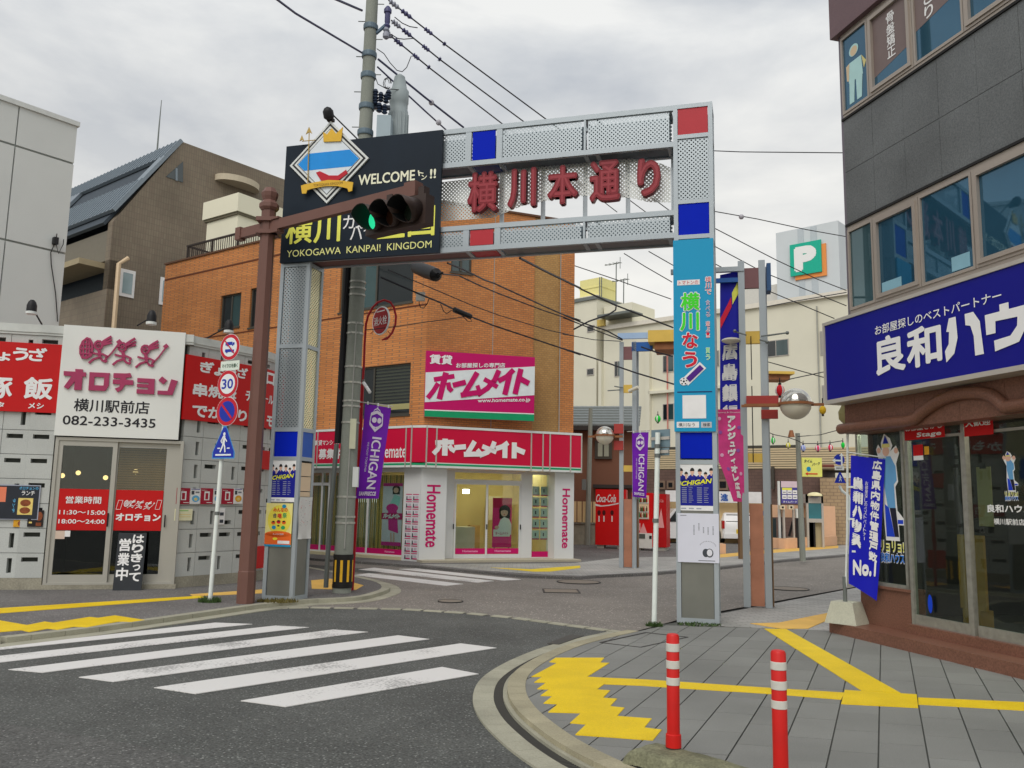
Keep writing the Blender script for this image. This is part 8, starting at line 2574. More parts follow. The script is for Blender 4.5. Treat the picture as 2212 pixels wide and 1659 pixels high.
m = MB(); column(m, '広島銀行', (.10,.84,-.10,.49), 0, bold=.03, gap=.14)
m.v = [v for v in m.v]
obj('lettering', bend(m), WL, bkb, recalc=False)
m = MB(); m.use(mat('banner_yellow', C(225,225,90), .6)).stroke([(.98,.90),(.62,.81)], .09, 0); m.use(mat('banner_red2', C(205,30,60), .6)).stroke([(.55,.78),(.03,.64)], .075, 0)
m.mats = [bpy.data.materials['banner_yellow'], bpy.data.materials['banner_red2']]
obj('stripe', bend(m), WL, bkb, recalc=False)
P = [f2(45,1530), f2(245,1505), f2(235,720,'B5'), f2(200,705,'B5')]
pk_poly = [f2(45,1530), f2(245,1505), f2(258,690,'B5'), f2(175,672,'B5'), f2(48,370,'B5')]
pkb = thing('pink_banner', 'pink banner with white brush katakana curling below the blue bank banner', 'banner', F2_, (pk_poly[0][0], .1, pk_poly[2][1]))
PKM = mat('pink_cloth', C(205,60,128), .6, var=.3, scale=5)
m = MB(); n, k = 10, 24
zt_, zb_ = pk_poly[0][1], pk_poly[2][1]
zl_ = pk_poly[4][1]
def pkpt(u, v, dy=0):
 z = zt_+(zb_-zt_)*v
 xl = pk_poly[0][0]
 if z < zl_: 
  tt = (zl_-z)/(zl_-zb_); xl = pk_poly[0][0]+(pk_poly[3][0]-pk_poly[0][0])*min(1, tt)**.8
 x = xl+(pk_poly[1][0]-xl)*u
 return (x, .0+.05*math.sin(v*5+u*2)*(1-u)-dy, z)
for i in range(n+1):
 for j in range(k+1): m.v.append(pkpt(i/n, j/k))
for i in range(n):
 for j in range(k): m.f.append([i*(k+1)+j,(i+1)*(k+1)+j,(i+1)*(k+1)+j+1,i*(k+1)+j+1]); m.m.append(0)
obj('cloth', m, PKM, pkb, recalc=False, smooth=True)
m = MB(); column(m, 'アンジュヴィオレ広島', (.42,.72,.03,.93), 0, bold=.03); text(m, 'Sports & Dreams', (.05,.9,.955,.975), 0)
m.v = [pkpt(x, 1-z, .016-y) for x, y, z in m.v]
obj('lettering', m, WL, pkb, recalc=False)
m = MB()
for (u, v, cc2) in ((.15,.75,'a'),(.2,.5,'b'),(.85,.8,'a'),(.85,.3,'b'),(.3,.35,'a'),(.12,.9,'b'),(.8,.55,'a')):
 m.use(mat('blossom_violet', C(140,80,160), .6) if cc2 == 'a' else mat('blossom_pale', C(225,160,190), .6)).ell((u,v), .07, .02, 0, 10)
m.v = [pkpt(x, 1-z, .010) for x, y, z in m.v]
obj('blossoms', m, WL, pkb, recalc=False, kind='stuff')
YLN = 25.0
def lantern(label, z, x, y, w, h, col, Y):
 c = at(*q(z,x,y), Y)
 s = Y/FPX*K3/ZF[z][2]
 t = thing('paper_lantern', label, 'lantern', W0, (c.x, Y, c.z-h*s/2), group='paper lanterns strung across the street')
 rx, rz = w*s/2, h*s/2
 m = MB(); n = 14
 for j in range(n):
  a0, a1 = 2*math.pi*j/n, 2*math.pi*(j+1)/n
  mm = col[j % len(col)]
  m.use(mm)
  k = 8; o = len(m.v)
  for i in range(k+1):
   ph = -1.25+2.5*i/k
   for a in (a0, a1): m.v.append((c.x+rx*math.cos(ph)*math.cos(a), Y+rx*math.cos(ph)*math.sin(a), c.z+rz*math.sin(ph)/math.sin(1.25)))
  for i in range(k): m.f.append([o+2*i,o+2*i+1,o+2*i+3,o+2*i+2]); m.m.append(m.k)
 obj('shade', m, col[0], t, recalc=False)
 obj('rim', MB().lathe((c.x,Y,c.z+rz), [(rx*.35,-.01),(rx*.35,.03)], 10).lathe((c.x,Y,c.z-rz-.02), [(rx*.35,-.01),(rx*.35,.03)], 10), IB, t)
 obj('hanger', MB().tube([(c.x,Y,c.z+rz),(c.x,Y,c.z+rz+.12)], .01, 5), IB, t)
 return c
LGn = mat('lantern_green', C(20,190,60), .6); LRd = mat('lantern_red', C(205,25,40), .6); LWh = mat('lantern_white', C(225,220,215), .6); LBl = mat('lantern_blue', C(30,90,200), .6); LPk = mat('lantern_pink', C(225,70,110), .6); LYe = mat('lantern_yellow', C(240,205,70), .6); LOr = mat('lantern_amber', C(235,175,40), .6)
lc = [lantern('green lantern left of the blue column banner','F3',920,1750,60,66,[LGn,LWh,LGn,LGn],24.0),
      lantern('bright red and white lantern above the sphere lamp','B4',523,1388,68,84,[LRd,LRd,LRd,LWh],14.0),
      lantern('amber lantern under the corner of the blue shop sign','B4',843,1535,50,62,[LOr],13.0),
      lantern('green lantern leftmost of the low row','E2',683,168,55,72,[LGn,LWh,LGn],YLN),
      lantern('yellow lantern second in the low row','E2',868,225,55,62,[LYe,LWh,LYe,LYe],YLN),
      lantern('blue and white lantern third in the low row','E2',1050,260,62,78,[LBl,LWh],YLN),
      lantern('pink lantern fourth in the low row','E2',1228,263,66,72,[LPk,LPk,LWh],YLN),
      lantern('pink and red striped lantern fifth in the low row','E2',1378,255,66,72,[LPk,LWh,LRd],YLN),
      lantern('narrow green lantern at the right end of the low row','E2',1533,225,44,68,[LGn],YLN)]
cable('wire carrying the low row of lanterns', [(*q('E2',600,50),YLN),(*q('E2',683,95),YLN),(*q('E2',868,130),YLN),(*q('E2',980,170),YLN),(*q('E2',1050,205),YLN),(*q('E2',1228,205),YLN),(*q('E2',1378,195),YLN),(*q('E2',1533,170),YLN)], .012, n=1)
cable('wire above the lantern row running to the right', [(*q('E2',980,120),YLN),(*q('E2',1250,100),YLN),(*q('E2',1500,35),22)], .012, n=1)
a = at(*q('E2',982,80),YLN+.3); 
t = thing('lantern_pole', 'slim grey pole beside the yellow lightbox carrying wires', 'pole', W0, (a.x, YLN+.3, 0))
obj('shaft', MB().tube([(a.x+.05,YLN+.3,0),(a.x,YLN+.3,a.z)], .09, 10, .07), PC, t, smooth=True)
p_ = at(*q('E2',905,85),YLN+.2); obj('spot', MB().lathe(p_, [(.1,-.1),(.05,.1)], 10), RGR, t)
YS = 19.0
sgp_ = thing('small_sign_post', 'bent white post with a blue arrow sign and a crossing sign', 'sign post', W0, (at(*q('E2',1600,1400),YS).x, YS, 0))
pts = [at(*q('E2',*p),YS) for p in ((1610,1500),(1612,900),(1600,840),(1520,780),(1490,720))]
pts[0].z = 0
obj('shaft', MB().tube(pts, .03, 8), POLEW, sgp_, smooth=True)
def Cr(z,x,y): v = at(*q(z,x,y),YS-.05); return (v.x, v.z)
def d_arrow(t, c, r=.21):
 obj('plate', disc(MB(), c, r, YS-.09, YS-.08), SBLU, t)
 m = MB(); m.stroke([(c[0]+.05,c[1]-.13),(c[0]+.05,c[1]+.1)], .035, YS-.095); m.stroke([(c[0]+.05,c[1]-.02),(c[0]-.1,c[1]-.02)], .035, YS-.095)
 m.face([(c[0]-.0,c[1]+.08),(c[0]+.10,c[1]+.08),(c[0]+.05,c[1]+.15)], YS-.096); m.face([(c[0]-.09,c[1]-.07),(c[0]-.09,c[1]+.03),(c[0]-.16,c[1]-.02)], YS-.096)
 obj('arrow', m, SWH, t, recalc=False)
t = thing('direction_sign', 'round blue sign with straight and left arrows, small and distant', 'traffic sign', W0, (Cr('E2',1480,400)[0], YS-.08, Cr('E2',1480,400)[1]-.2)); 
c = Cr('E2',1480,402); s_ = abs(Cr('E2',1545,402)[0]-c[0]); d_arrow(t, c, s_)
r = fz_('E2',1425,480,1540,530,YS-.05); t = thing('time_plate', 'tiny white plate under the round blue arrow sign', 'sign plate', W0, ((r[0]+r[1])/2, YS, r[2])); obj('plate', MB().box(r[0],r[1],YS-.09,YS-.08,r[2],r[3]), WHITE, t)
m = MB(); text(m, '自転車を除く', (r[0]+.03,r[1]-.03,r[2]+(r[3]-r[2])*.25,r[3]-(r[3]-r[2])*.25), YS-.095); obj('lettering', m, mat('ink_dark',(.05,.05,.05)), t, recalc=False)
c = Cr('E2',1490,620); w_ = abs(Cr('E2',1560,620)[0]-c[0]); h_ = abs(Cr('E2',1490,555)[1]-c[1])
t = thing('crossing_sign', 'small distant blue triangular crossing sign beside the blue flag', 'traffic sign', W0, (c[0], YS, c[1]-h_))
obj('plate', MB().prism([(c[0]-w_,c[1]-h_),(c[0]+w_,c[1]-h_),(c[0]+w_*.15,c[1]+h_),(c[0]-w_*.15,c[1]+h_)], YS-.09, YS-.08), SBLU, t)
m = MB(); walker(m, (c[0],c[1]-.02), h_*.8, YS-.095); obj('pictogram', m, SWH, t, recalc=False)
wpb = gp(1413,1351)
WP = Frame(wpb[:2], 90)
wq = lambda x, y, z='E1': WP.px(q(z,x,y))
tp__ = wq(942,72)
wpo = thing('white_post', 'white sign post seen from behind the gate with signs facing away', 'post', WP, (0,0,0))
obj('shaft', MB().tube([(0,0,0),(tp__[0]*.5,0,tp__[1]*.5),(tp__[0],0,tp__[1])], .033, 12), POLEW, wpo, smooth=True)
for y_ in (260, 375, 1165):
 c = wq(938 if y_ < 400 else 915, y_); obj('clamp', MB().lathe((c[0],0,c[1]), [(.04,0),(.04,.05)], 12), STEEL_D, wpo)
WS = Frame(wpb[:2], 90+50)
def wsx(x, y): return WS.loc(WP.world((wq(x,y)[0],0,wq(x,y)[1])))
for lb, x0,y0,x1,y1 in (('larger grey sign back near the top of the white post',832,30,1055,250),('smaller grey sign back under the larger one on the white post',880,255,1050,350)):
 a, b = WP.px(q('E1',x0,y0)), WP.px(q('E1',x1,y1))
 k_ = 1/math.cos(R_(40))
 cx = (a[0]+b[0])/2-tp__[0]
 w2 = (b[0]-a[0])/2*k_
 T_ = WS
 base_ = WS.loc(WP.world((tp__[0],0,0)))
 t = thing('rear_facing_sign', lb, 'traffic sign', WS, (base_[0]+cx, base_[1]+.05, b[1]))
 obj('plate', MB().box(base_[0]+cx-w2, base_[0]+cx+w2, base_[1]+.05, base_[1]+.06, b[1], a[1]), mat('sign_back_grey', C(110,130,140), .4, .4), t)
 obj('rib', MB().box(base_[0]+cx-w2, base_[0]+cx+w2, base_[1]+.035, base_[1]+.05, (a[1]+b[1])/2-.02, (a[1]+b[1])/2+.02), ALU_W, t)
s0, s1 = at(*q('E4',570,110),15.5), at(*q('E4',790,195),14.6)
slt = thing('hanging_street_light', 'black oblong street light hung on a wire below the gate beam', 'street light', W0, ((s0.x+s1.x)/2, 15, s1.z))
d = (s1-s0)
obj('lamp_head', MB().lathe(s0, [(.03,0),(.12,.06),(.13,d.length*.5),(.12,d.length*.92),(.05,d.length)], 12, rot=d.to_track_quat('Z','Y').to_matrix()), IB, slt, smooth=True)
e1_ = at(*q('E4',840,165),14.5)
obj('neck', MB().tube([s1, e1_], .02, 6), IB, slt)
tel = 'service wires in front of the brick wall'
def E4w(label, pts, Y0, Y1, r=.01, g=tel):
 n = len(pts)
 return cable(label, [(*q('E4',x,y), Y0+(Y1-Y0)*i/(n-1)) for i, (x, y) in enumerate(pts)], r, n=1, group=g)
E4w('upper wavy wire from the gate beam to the farther lamp post', [(890,70),(1040,130),(1180,200),(1260,240),(1350,270),(1500,340),(1700,430),(1850,500),(2010,570),(2120,610),(2212,640)], 13, 20, .016)
E4w('twisted wire from the hanging street light to the farther post', [(840,180),(1000,195),(1200,290),(1400,375),(1600,450),(1850,545),(2050,610),(2212,680)], 14.5, 20, .014)
E4w('thin wire crossing the upper window and the tan brick', [(300,140),(540,240),(800,350),(1140,495),(1400,590),(1650,665),(1900,740),(2212,810)], 14.5, 20, .010)
E4w('thick black cable above the billboard', [(220,210),(600,375),(820,465),(950,530),(1160,620),(1340,690),(1700,810),(2000,910),(2212,985)], 14.5, 19, .017)
E4w('sagging thin wire at left of the billboard top', [(60,740),(400,700),(700,655),(1000,615),(1080,600),(1160,620)], 14.5, 16, .008)
E4w('black cable from beam to the upper right of the brick wall', [(1610,20),(1900,170),(2212,320)], 12.5, 16.5, .02)
p0 = at(*q('E4',955,535),15.4); p1 = at(*q('E4',1120,605),15.7)
t = thing('cable_closure', 'black cable splice box on the thick cable above the billboard', 'cable box', W0, tuple(p0))
obj('closure', MB().tube([p0,p1], .05, 8), IB, t, smooth=True)
m = MB(); pA = [at(*q('E4',x,y),15.4) for x, y in ((610,400),(605,470),(620,515),(650,520),(690,470),(700,430))]
m.tube(pA, .008, 5); m.tube([at(*q('E4',x,y),15.5) for x, y in ((820,480),(850,550),(880,575),(930,540))], .008, 5); m.tube([at(*q('E4',x,y),15.5) for x, y in ((1040,600),(1090,650),(1130,655),(1110,610))], .008, 5)
obj('loop_wire', m, IB, t)
c = at(*q('E4',620,395),15.3); obj('clip', MB().box(c.x-.08,c.x+.08,c.y-.04,c.y+.04,c.z-.1,c.z+.06), mat('clip_grey', C(170,170,165)), t)
w2g = 'wires beyond the gate opening'
for lb, pts, Y0, Y1, r_ in (('thick black cable continuing past the brick building to the blue banner',[('F3',0,395),('F3',200,500),('F3',500,640),('F3',1068,862)],16.5,19,.018),
  ('bundled wires ending at the farther lamp post top',[('F3',0,735),('F3',200,820),('F3',420,890),('F3',575,975)],19.5,21.2,.018),
  ('second bundled wire ending at the farther lamp post top',[('F3',0,765),('F3',220,850),('F3',400,920),('F3',575,985)],19.5,21.2,.014),
  ('wire from the farther post arm to the blue banner edge',[('F3',760,1050),('F3',900,1100),('F3',1060,1140)],21,20,.02),
  ('thin wire from the brick corner to the lamp post head',[('F3',0,925),('F3',300,980),('F3',560,995)],19,21.2,.01),
  ('low black cable running behind the farther lamp post',[('F3',0,1065),('F3',300,1160),('F3',700,1300),('F3',1075,1412)],19,17,.017),
  ('faint wire crossing above the aerials',[('F3',110,260),('F3',500,390),('F3',1050,585)],24,24,.014),
  ('faint wire from the beam to the top of the blue banner',[('F3',590,140),('F3',800,270),('F3',1060,420)],15,15,.009),
  ('faint wire close below the right end of the beam',[('F3',830,120),('F3',1075,260)],15,15,.009),
  ('looped black cable beside the brick corner',[('F3',100,880),('F3',250,800),('F3',440,735),('F3',510,690),('F3',515,650),('F3',440,610),('F3',350,570)],20,20,.02)):
 n = len(pts)
 cable(lb, [(*q(z,x,y), Y0+(Y1-Y0)*i/(n-1)) for i, (z,x,y) in enumerate(pts)], r_, n=1, group=w2g)
w3g = 'wires across the sky at the right of the gate'
for i, (pts, lb) in enumerate(((( (40,50),(350,105),(720,185),(1020,238) ),'wire with a small ball running level towards the granite building'),
  (((40,178),(500,415),(800,555),(1020,640)),'slanting wire crossing the P sign'),
  (((35,310),(400,505),(1020,755)),'slanting wire crossing below the P sign'),
  (((35,440),(380,620),(930,850)),'slanting wire ending at the blue shop sign'),
  (((390,768),(640,720),(1020,655)),'wire along the top of the white building'),
  (((570,960),(370,990)),'short wire at the nearer lamp post'),
  (((400,1165),(850,1290)),'faint wire over the white wall near the lamp globe'),
  (((590,1305),(850,1250)),'faint wire rising to the corner of the blue shop sign'))):
 cable(lb, [(*q('B4',x,y), 15+.5*k) for k, (x,y) in enumerate(pts)], .009, n=1, group=w3g)
b_ = at(*q('B4',235,90),15.3); t = thing('cable_ball', 'small round weight on the level wire right of the gate', 'cable ball', W0, tuple(b_)); obj('ball', MB().ball(b_, .05, 10), mat('insulator_white', C(170,168,175)), t, smooth=True)
cable('thin wire from the gate top to the granite building', [(1541,440*.74,13),(1600,328,12.6),(1820,330,12)], .008, n=1, group=w3g)
yl = at(*q('B4',505,1290),24)
t = thing('lamp_box', 'yellow lamp box on an arm behind the nearer lamp post', 'lamp', W0, (yl.x, 24, yl.z-.3))
r = fz_('B4',412,1258,600,1320,24); obj('box', MB().box(r[0],r[1],23.6,24.4,r[2]+.15,r[3]), YLB, t); obj('base', MB().box(r[0],r[1]-.1,23.7,24.3,r[2],r[2]+.15), RGR, t)
# ================================================================== GRANITE BUILDING WITH THE HOUSING AGENCY (right)
rc = gp(*q('D5',460,455), .13)[:2]
RB = Frame(rc, 180-14.4)
r_px = lambda z, x, y, d=0: RB.px(q(z,x,y), d)
rr_ = lambda z, x0,y0,x1,y1, d=0: grect(z,x0,y0,x1,y1,d,RB)
gb = thing('granite_building', 'dark granite building with strip windows above the blue housing sign', 'building', RB, (4, 3, 0))
GRAN = mat('dark_granite', C(93,96,97), .45, var=.3, scale=1.1, fine=.25, pos=True)
GRJ = mat('granite_joint', (.02,.02,.02), .8)
RGRA = mat('red_granite', C(112,78,64), .4, var=.14, scale=1.5, fine=.25)
WFB = mat('window_frame_bronze', C(150,141,132), .4, .3, var=.05)
BE = 9.0
zA = r_px('D1',1020,770)[1]; zB = r_px('D2',1075,418)[1]; zC = r_px('D2',1100,1490)[1]; zD = r_px('D1',240,385)[1]
bk_ = MB().box(-.02, BE, .18, 6, zB+.02, zA-.02); obj('core', bk_, GRJ, gb)
sj = [0, .565, 1.13, 1.70, 2.27]
while sj[-1] < BE: sj.append(sj[-1]+.57)
zm = r_px('D1',1060,1415)[1]
for a, b in zip(sj[:-1], sj[1:]):
 for c, d in ((zB+.03, zm), (zm, zA-.03)):
  g_ = .004 if (sj.index(a) % 2) else .0015
  obj('granite_panel', MB().box(a+g_, b-.0015, 0, .06, c+.003, d-.003), GRAN, gb)
obj('panel_backing', MB().box(-.01, BE, .05, .18, zB+.02, zA-.02), GRJ, gb)
obj('trim', MB().box(-.02, BE, -.02, .05, zA-.03, zA).box(-.02, BE, -.02, .05, zB, zB+.03), GRJ, gb)
obj('upper_band', MB().box(-.12, BE, -.08, 6, zD, zD+2.5), mat('upper_band_brown', C(98,78,82), .5, var=.08, fine=.1), gb)
obj('corner_post', MB().box(-.06, 0, .01, 6, zC, zD), mat('corner_metal', C(104,98,106), .4, .3), gb)
BG = mat('sky_tinted_glass', (.035,.13,.215), .02, .55, var=.25, scale=.6, spec=1.0)  # blue in the colour stands in for blue sky mirrored in the panes
BG2 = mat('reflective_teal_glass', (.06,.13,.15), .03, .4, var=.3, scale=.8, spec=1.0)
def strip(z0, z1, xs_, tag_, bl):
 m = MB(); m.box(0, BE, .0, .08, z0, z0+.05); m.box(0, BE, .0, .08, z1-.05, z1)
 obj('window_rail', m, WFB, gb)
 for i, (a, b) in enumerate(zip(xs_[:-1], xs_[1:])):
  f = MB(); t = .035; sash = i % 2 == 1
  f.box(a+.004,a+t,-.012,.06,z0+.05,z1-.05); f.box(b-t,b-.004,-.012,.06,z0+.05,z1-.05); f.box(a+t,b-t,-.012,.06,z0+.05,z0+.05+t); f.box(a+t,b-t,-.012,.06,z1-.05-t,z1-.05)
  if sash:
   f.box(a+t,a+t+.05,-.03,.03,z0+.05+t,z1-.05-t); f.box(b-t-.05,b-t,-.03,.03,z0+.05+t,z1-.05-t); f.box(a+t+.05,b-t-.05,-.03,.03,z0+.05+t,z0+.1+t); f.box(a+t+.05,b-t-.05,-.03,.03,z1-.1-t,z1-.05-t)
  w = obj('window', f, WFB, gb)
  obj('pane', MB().box(a+t,b-t,.012,.02,z0+.05+t,z1-.05-t), BG2 if bl and i == 0 else BG, w)
  yield i, a+t, b-t, z0+.05+t, z1-.05-t, w
xs1 = [0, r_px('D2',590,1000)[0], r_px('D2',1095,1000)[0], r_px('D2',1690,1000)[0]]
while xs1[-1] < 6: xs1.append(xs1[-1]+.85)
for i, a, b, c, d, w in strip(zC, zB, xs1, '', True):
 if i in (1, 2): obj('sticker', MB().box(a+.08 if i==1 else b-.32, a+.42 if i==1 else b-.06, .004, .011, c+.02, c+.18), mat('film_pale_blue', C(120,160,175), .5), w)
xs2 = [0, r_px('D1',540,800)[0], r_px('D1',1025,600)[0], r_px('D1',1570,300)[0]]
while xs2[-1] < 6: xs2.append(xs2[-1]+.85)
GF = mat('film_taupe', C(108,94,92), .5)
for i, a, b, c, d, w in strip(zA, zD, xs2, '', False):
 m = MB(); H_ = d-c; W = b-a
 if i == 0:
  m.use(mat('film_figure', C(160,195,195), .5)); F = lambda u, v: (a+W*u, c+H_*v)
  m.ell(F(.45,.76), W*.2, H_*.08, .008); m.face([F(.25,.62),F(.75,.62),F(.8,.35),F(.2,.35)], .009); m.face([F(.22,.36),F(.45,.36),F(.4,.06),F(.2,.06)], .0085); m.face([F(.5,.36),F(.78,.36),F(.72,.06),F(.52,.06)], .0085)
  m.use(mat('film_skin', C(190,170,140), .5)).ell(F(.45,.75), W*.15, H_*.065, .0075); m.face([F(.1,.6),F(.25,.62),F(.2,.38),F(.12,.4)], .0088); m.use(mat('film_arm', C(190,180,120), .5)).face([F(.76,.62),F(.95,.5),F(.85,.42)], .0085)
 elif i == 1:
  m.use(GF).face([(a,c+H_*.17),(b,c+H_*.30),(b,d),(a,d)], .010); m.use(WL); column(m, '骨盤矯正', (a+W*.42,a+W*.62,c+H_*.28,c+H_*.88), .006, bold=.02)
 elif i == 2:
  m.use(GF).face([(a,c+H_*.38),(b,c+H_*.5),(b,d),(a,d)], .010); m.use(WL); column(m, '肩こり', (a+W*.22,a+W*.42,c+H_*.42,c+H_*.93), .006, bold=.02); column(m, '腰痛', (a+W*.66,a+W*.86,c+H_*.6,c+H_*.97), .006, bold=.02)
 elif i == 3:
  m.use(mat('film_red_dim', C(160,60,55), .5)).face([(a+W*.1,c+H_*.35),(a+W*.3,c+H_*.18),(a+W*.42,c+H_*.4),(a+W*.3,c+H_*.6)], .010)
 if m.f: obj('film', m, GF, w, recalc=False)
SD = .5
s_l = (r_px('D3',40,155,SD)[0]+r_px('D3',80,1050,SD)[0])/2
zs1, zs0 = r_px('D3',45,158,SD)[1], r_px('D3',80,1045,SD)[1]
zs1 = (zs1 + r_px('D2',2212,1155,SD)[1])/2; zs0 = (zs0 + r_px('D3',2212,690,SD)[1])/2
bsn = thing('blue_shop_sign', 'large deep blue shop sign with heavy white characters on the granite building', 'sign', RB, (2, -SD, zs0))
obj('box', MB().box(s_l+.02, 5.5, -SD+.01, -.02, zs0+.03, zs1-.03), STEEL_D, bsn)
m = MB(); m.box(s_l, 5.5, -SD-.02, -.02, zs1-.04, zs1); m.box(s_l, 5.5, -SD-.02, -.02, zs0, zs0+.05); m.box(s_l, s_l+.035, -SD-.02, -.02, zs0+.05, zs1-.04)
obj('frame', m, ALU_W, bsn)
obj('face', MB().box(s_l+.035, 5.5, -SD-.005, -SD+.005, zs0+.05, zs1-.04), mat('sign_ultramarine', C(6,8,120), .4, var=.03), bsn)
def rs(z, x0,y0,x1,y1): return grect(z,x0,y0,x1,y1,SD+.01,RB)
m = MB().use(WL)
za, zb = r_px('D3',615,205,SD)[1], r_px('D3',640,300,SD)[1]
text(m, 'お部屋探しのベストパートナー', (r_px('D3',612,250,SD)[0], r_px('D2',1978,1520,SD)[0], zb, za), -SD-.012, bold=.012)
zt3, zb3 = r_px('D3',620,338,SD)[1], r_px('D3',620,748,SD)[1]
for ch, x0, x1 in (('良',618,942),('和',955,1340)):
 text(m, ch, (r_px('D3',x0,500,SD)[0], r_px('D3',x1,500,SD)[0], zb3, zt3), -SD-.012, bold=.055)
X3 = lambda x: r_px('D3',x,500,SD)[0]
zz3 = lambda v: zb3+(zt3-zb3)*v
yS = -SD-.012
m.face([(X3(1430),zz3(1)),(X3(1505),zz3(1)),(X3(1515),zz3(.5)),(X3(1470),zz3(.15)),(X3(1380),zz3(-.02)),(X3(1370),zz3(.25)),(X3(1415),zz3(.4)),(X3(1425),zz3(.68)),(X3(1395),zz3(.7))], yS)
m.face([(X3(1605),zz3(1)),(X3(1700),zz3(1)),(X3(1765),zz3(.75)),(X3(1790),zz3(0)),(X3(1695),zz3(0)),(X3(1690),zz3(.45)),(X3(1660),zz3(.7)),(X3(1607),zz3(.74))], yS)
m.prism([(X3(1825),zz3(.85)),(X3(1990),zz3(.85)),(X3(1990),zz3(1)),(X3(2090),zz3(1)),(X3(2090),zz3(.85)),(X3(2290),zz3(.85)),(X3(2270),zz3(.4)),(X3(2180),zz3(.1)),(X3(1915),zz3(0)),(X3(1910),zz3(.24)),(X3(2090),zz3(.27)),(X3(2170),zz3(.45)),(X3(2180),zz3(.64)),(X3(1935),zz3(.66)),(X3(1930),zz3(.4)),(X3(1830),zz3(.4))], yS-.002, yS)
text(m, 'ス', (X3(2290)+.08, X3(2290)+.75, zb3, zt3), yS, bold=.05)
obj('lettering', m, WL, bsn, recalc=False)
CD = .26
zc0_, zc1_ = r_px('D3',620,1170,CD)[1], zs0-.02
zlow = r_px('D3',620,1330,CD)[1]
sc = [r_px('D3',x,1150,CD)[0] for x in (275,620,1035,1520,2020)] + [3.6,4.4,5.2,6]
for a, b in zip(sc[:-1], sc[1:]):
 obj('canopy_stone', MB().box(a+.002, b-.002, -CD, .1, zlow-.0, zc1_+.1), RGRA, gb)
pth = [(228,1300),(400,1275),(700,1235),(1000,1200),(1120,1110),(1280,1000),(1450,930),(1600,905),(1760,905),(1880,945),(1960,1010),(2010,1055),(2110,1040),(2300,1010)]
pp_ = [r_px('D3',x,y,CD+.03) for x, y in pth]
pp_ = crom([(a, b) for a, b in pp_], 4)
obj('moulding', MB().tube([(a, -CD-.03, b-.02) for a, b in pp_]+[(5.5,-CD-.03,pp_[-1][1]-.02)], .065, 12), RGRA, gb, smooth=True)
lc_ = r_px('D3',215,1150,.3)
wl_ = thing('wall_lamp', 'pointed beige wall lamp at the corner under the blue shop sign', 'wall lamp', RB, (lc_[0], 0, lc_[1]))
obj('shade', MB().lathe((lc_[0]-.0,-.1,lc_[1]), [(.13,-.16),(.16,-.05),(.16,.08),(.06,.14)], 10, rot=Matrix.Rotation(-1.2,3,'Y')), mat('lamp_olive', C(148,140,96), .5), wl_, smooth=True)
zd1 = zlow+.12
sW = r_px('D4',945,1000)[0]; sD0 = r_px('D5',1035,450)[0]; sD1 = r_px('D5',1660,500)[0]; zw0 = r_px('D4',640,1345)[1]
obj('base_wall', MB().box(0, sW+.03, 0, .2, .13, zw0-.03), RGRA, gb)
obj('sill', MB().box(-.01, sW+.04, -.03, .2, zw0-.03, zw0), RGRA, gb)
obj('wall', MB().box(-.02, 0, .2, 6, .1, zlow+.5), RGRA, gb)
obj('step', MB().box(r_px('D5',130,440,.33)[0], 7, -.36, .3, -.01, .13), RGRA, gb)
obj('step', MB().box(sW+.02, 7, -.06, .3, .13, .235), RGRA, gb)
SIL = mat('worn_aluminium', C(150,150,142), .35, .5, var=.25, scale=14)
m = MB(); z0d = .235
for a, w_ in ((0,.035),(sW-.03,.035),(sD0-.05,.05),(sD1-.03,.05)): m.box(a, a+w_, .0, .06, z0d if a > .2 and a > sW else zw0, zd1)
m.box(0, sW, 0, .06, zw0, zw0+.04)
obj('shopfront_frame', m, SIL, gb)
obj('pane', MB().box(.035, sW-.03, .025, .033, zw0+.04, zd1), GLASS, gb)
zf_ = r_px('D3',1300,1405)[1]
for a, b in ((sD0, sD1-.03), (sD1+.06, sD1+1.35), (sD1+1.4, sD1+2.7)):
 f = MB(); f.box(a, b, .01, .05, z0d, z0d+.11); f.box(a, b, .01, .05, zf_, zf_+.03); f.box(b-.03, b, .01, .05, z0d+.11, zf_)
 o = obj('door', f, SIL, gb); obj('pane', MB().box(a, b-.03, .025, .033, z0d+.11, zf_), GLASS, o); obj('transom_pane', MB().box(a, b, .03, .036, zf_+.03, zd1), GLASS, o)
m = MB(); m.use(FILM)
fr1, fr2 = rr_('D3',905,1270,1345,1400,.02), rr_('D3',1545,1200,1870,1370,.02)
for r in (fr1, fr2): m.rect(r, -.004)
m.use(WL); text(m, 'お部屋さがし', (fr1[0]+.02, fr1[1]-.03, fr1[2]+(fr1[3]-fr1[2])*.55, fr1[3]-.01), -.006, bold=.03); text(m, 'Stage', (fr1[0]+.2, fr1[1]-.05, fr1[2]+.01, fr1[2]+(fr1[3]-fr1[2])*.42), -.006, bold=.02, shear=.2)
text(m, '大歓迎', (fr2[0]+.02, fr2[1]-.03, fr2[2]+(fr2[3]-fr2[2])*.5, fr2[3]-.02), -.006, bold=.03)
obj('red_film', m, FILM, gb, recalc=False)
m = MB(); a = rr_('D3',1000,1490,1110,1600,.02); m.use(FILM).rect(a, -.004); m.use(P_WHITE).rect((a[0],a[1],a[2]-.05,a[2]), -.004)
a = rr_('D3',1120,1505,1175,1590,.02); m.use(PO).rect(a, -.004); m.use(mat('oval_blue', C(10,60,190), .5)); c_ = r_px('D5',1185,255,.02); m.ell(c_, .035, .1, -.004)
obj('sticker', m, P_WHITE, gb, recalc=False)
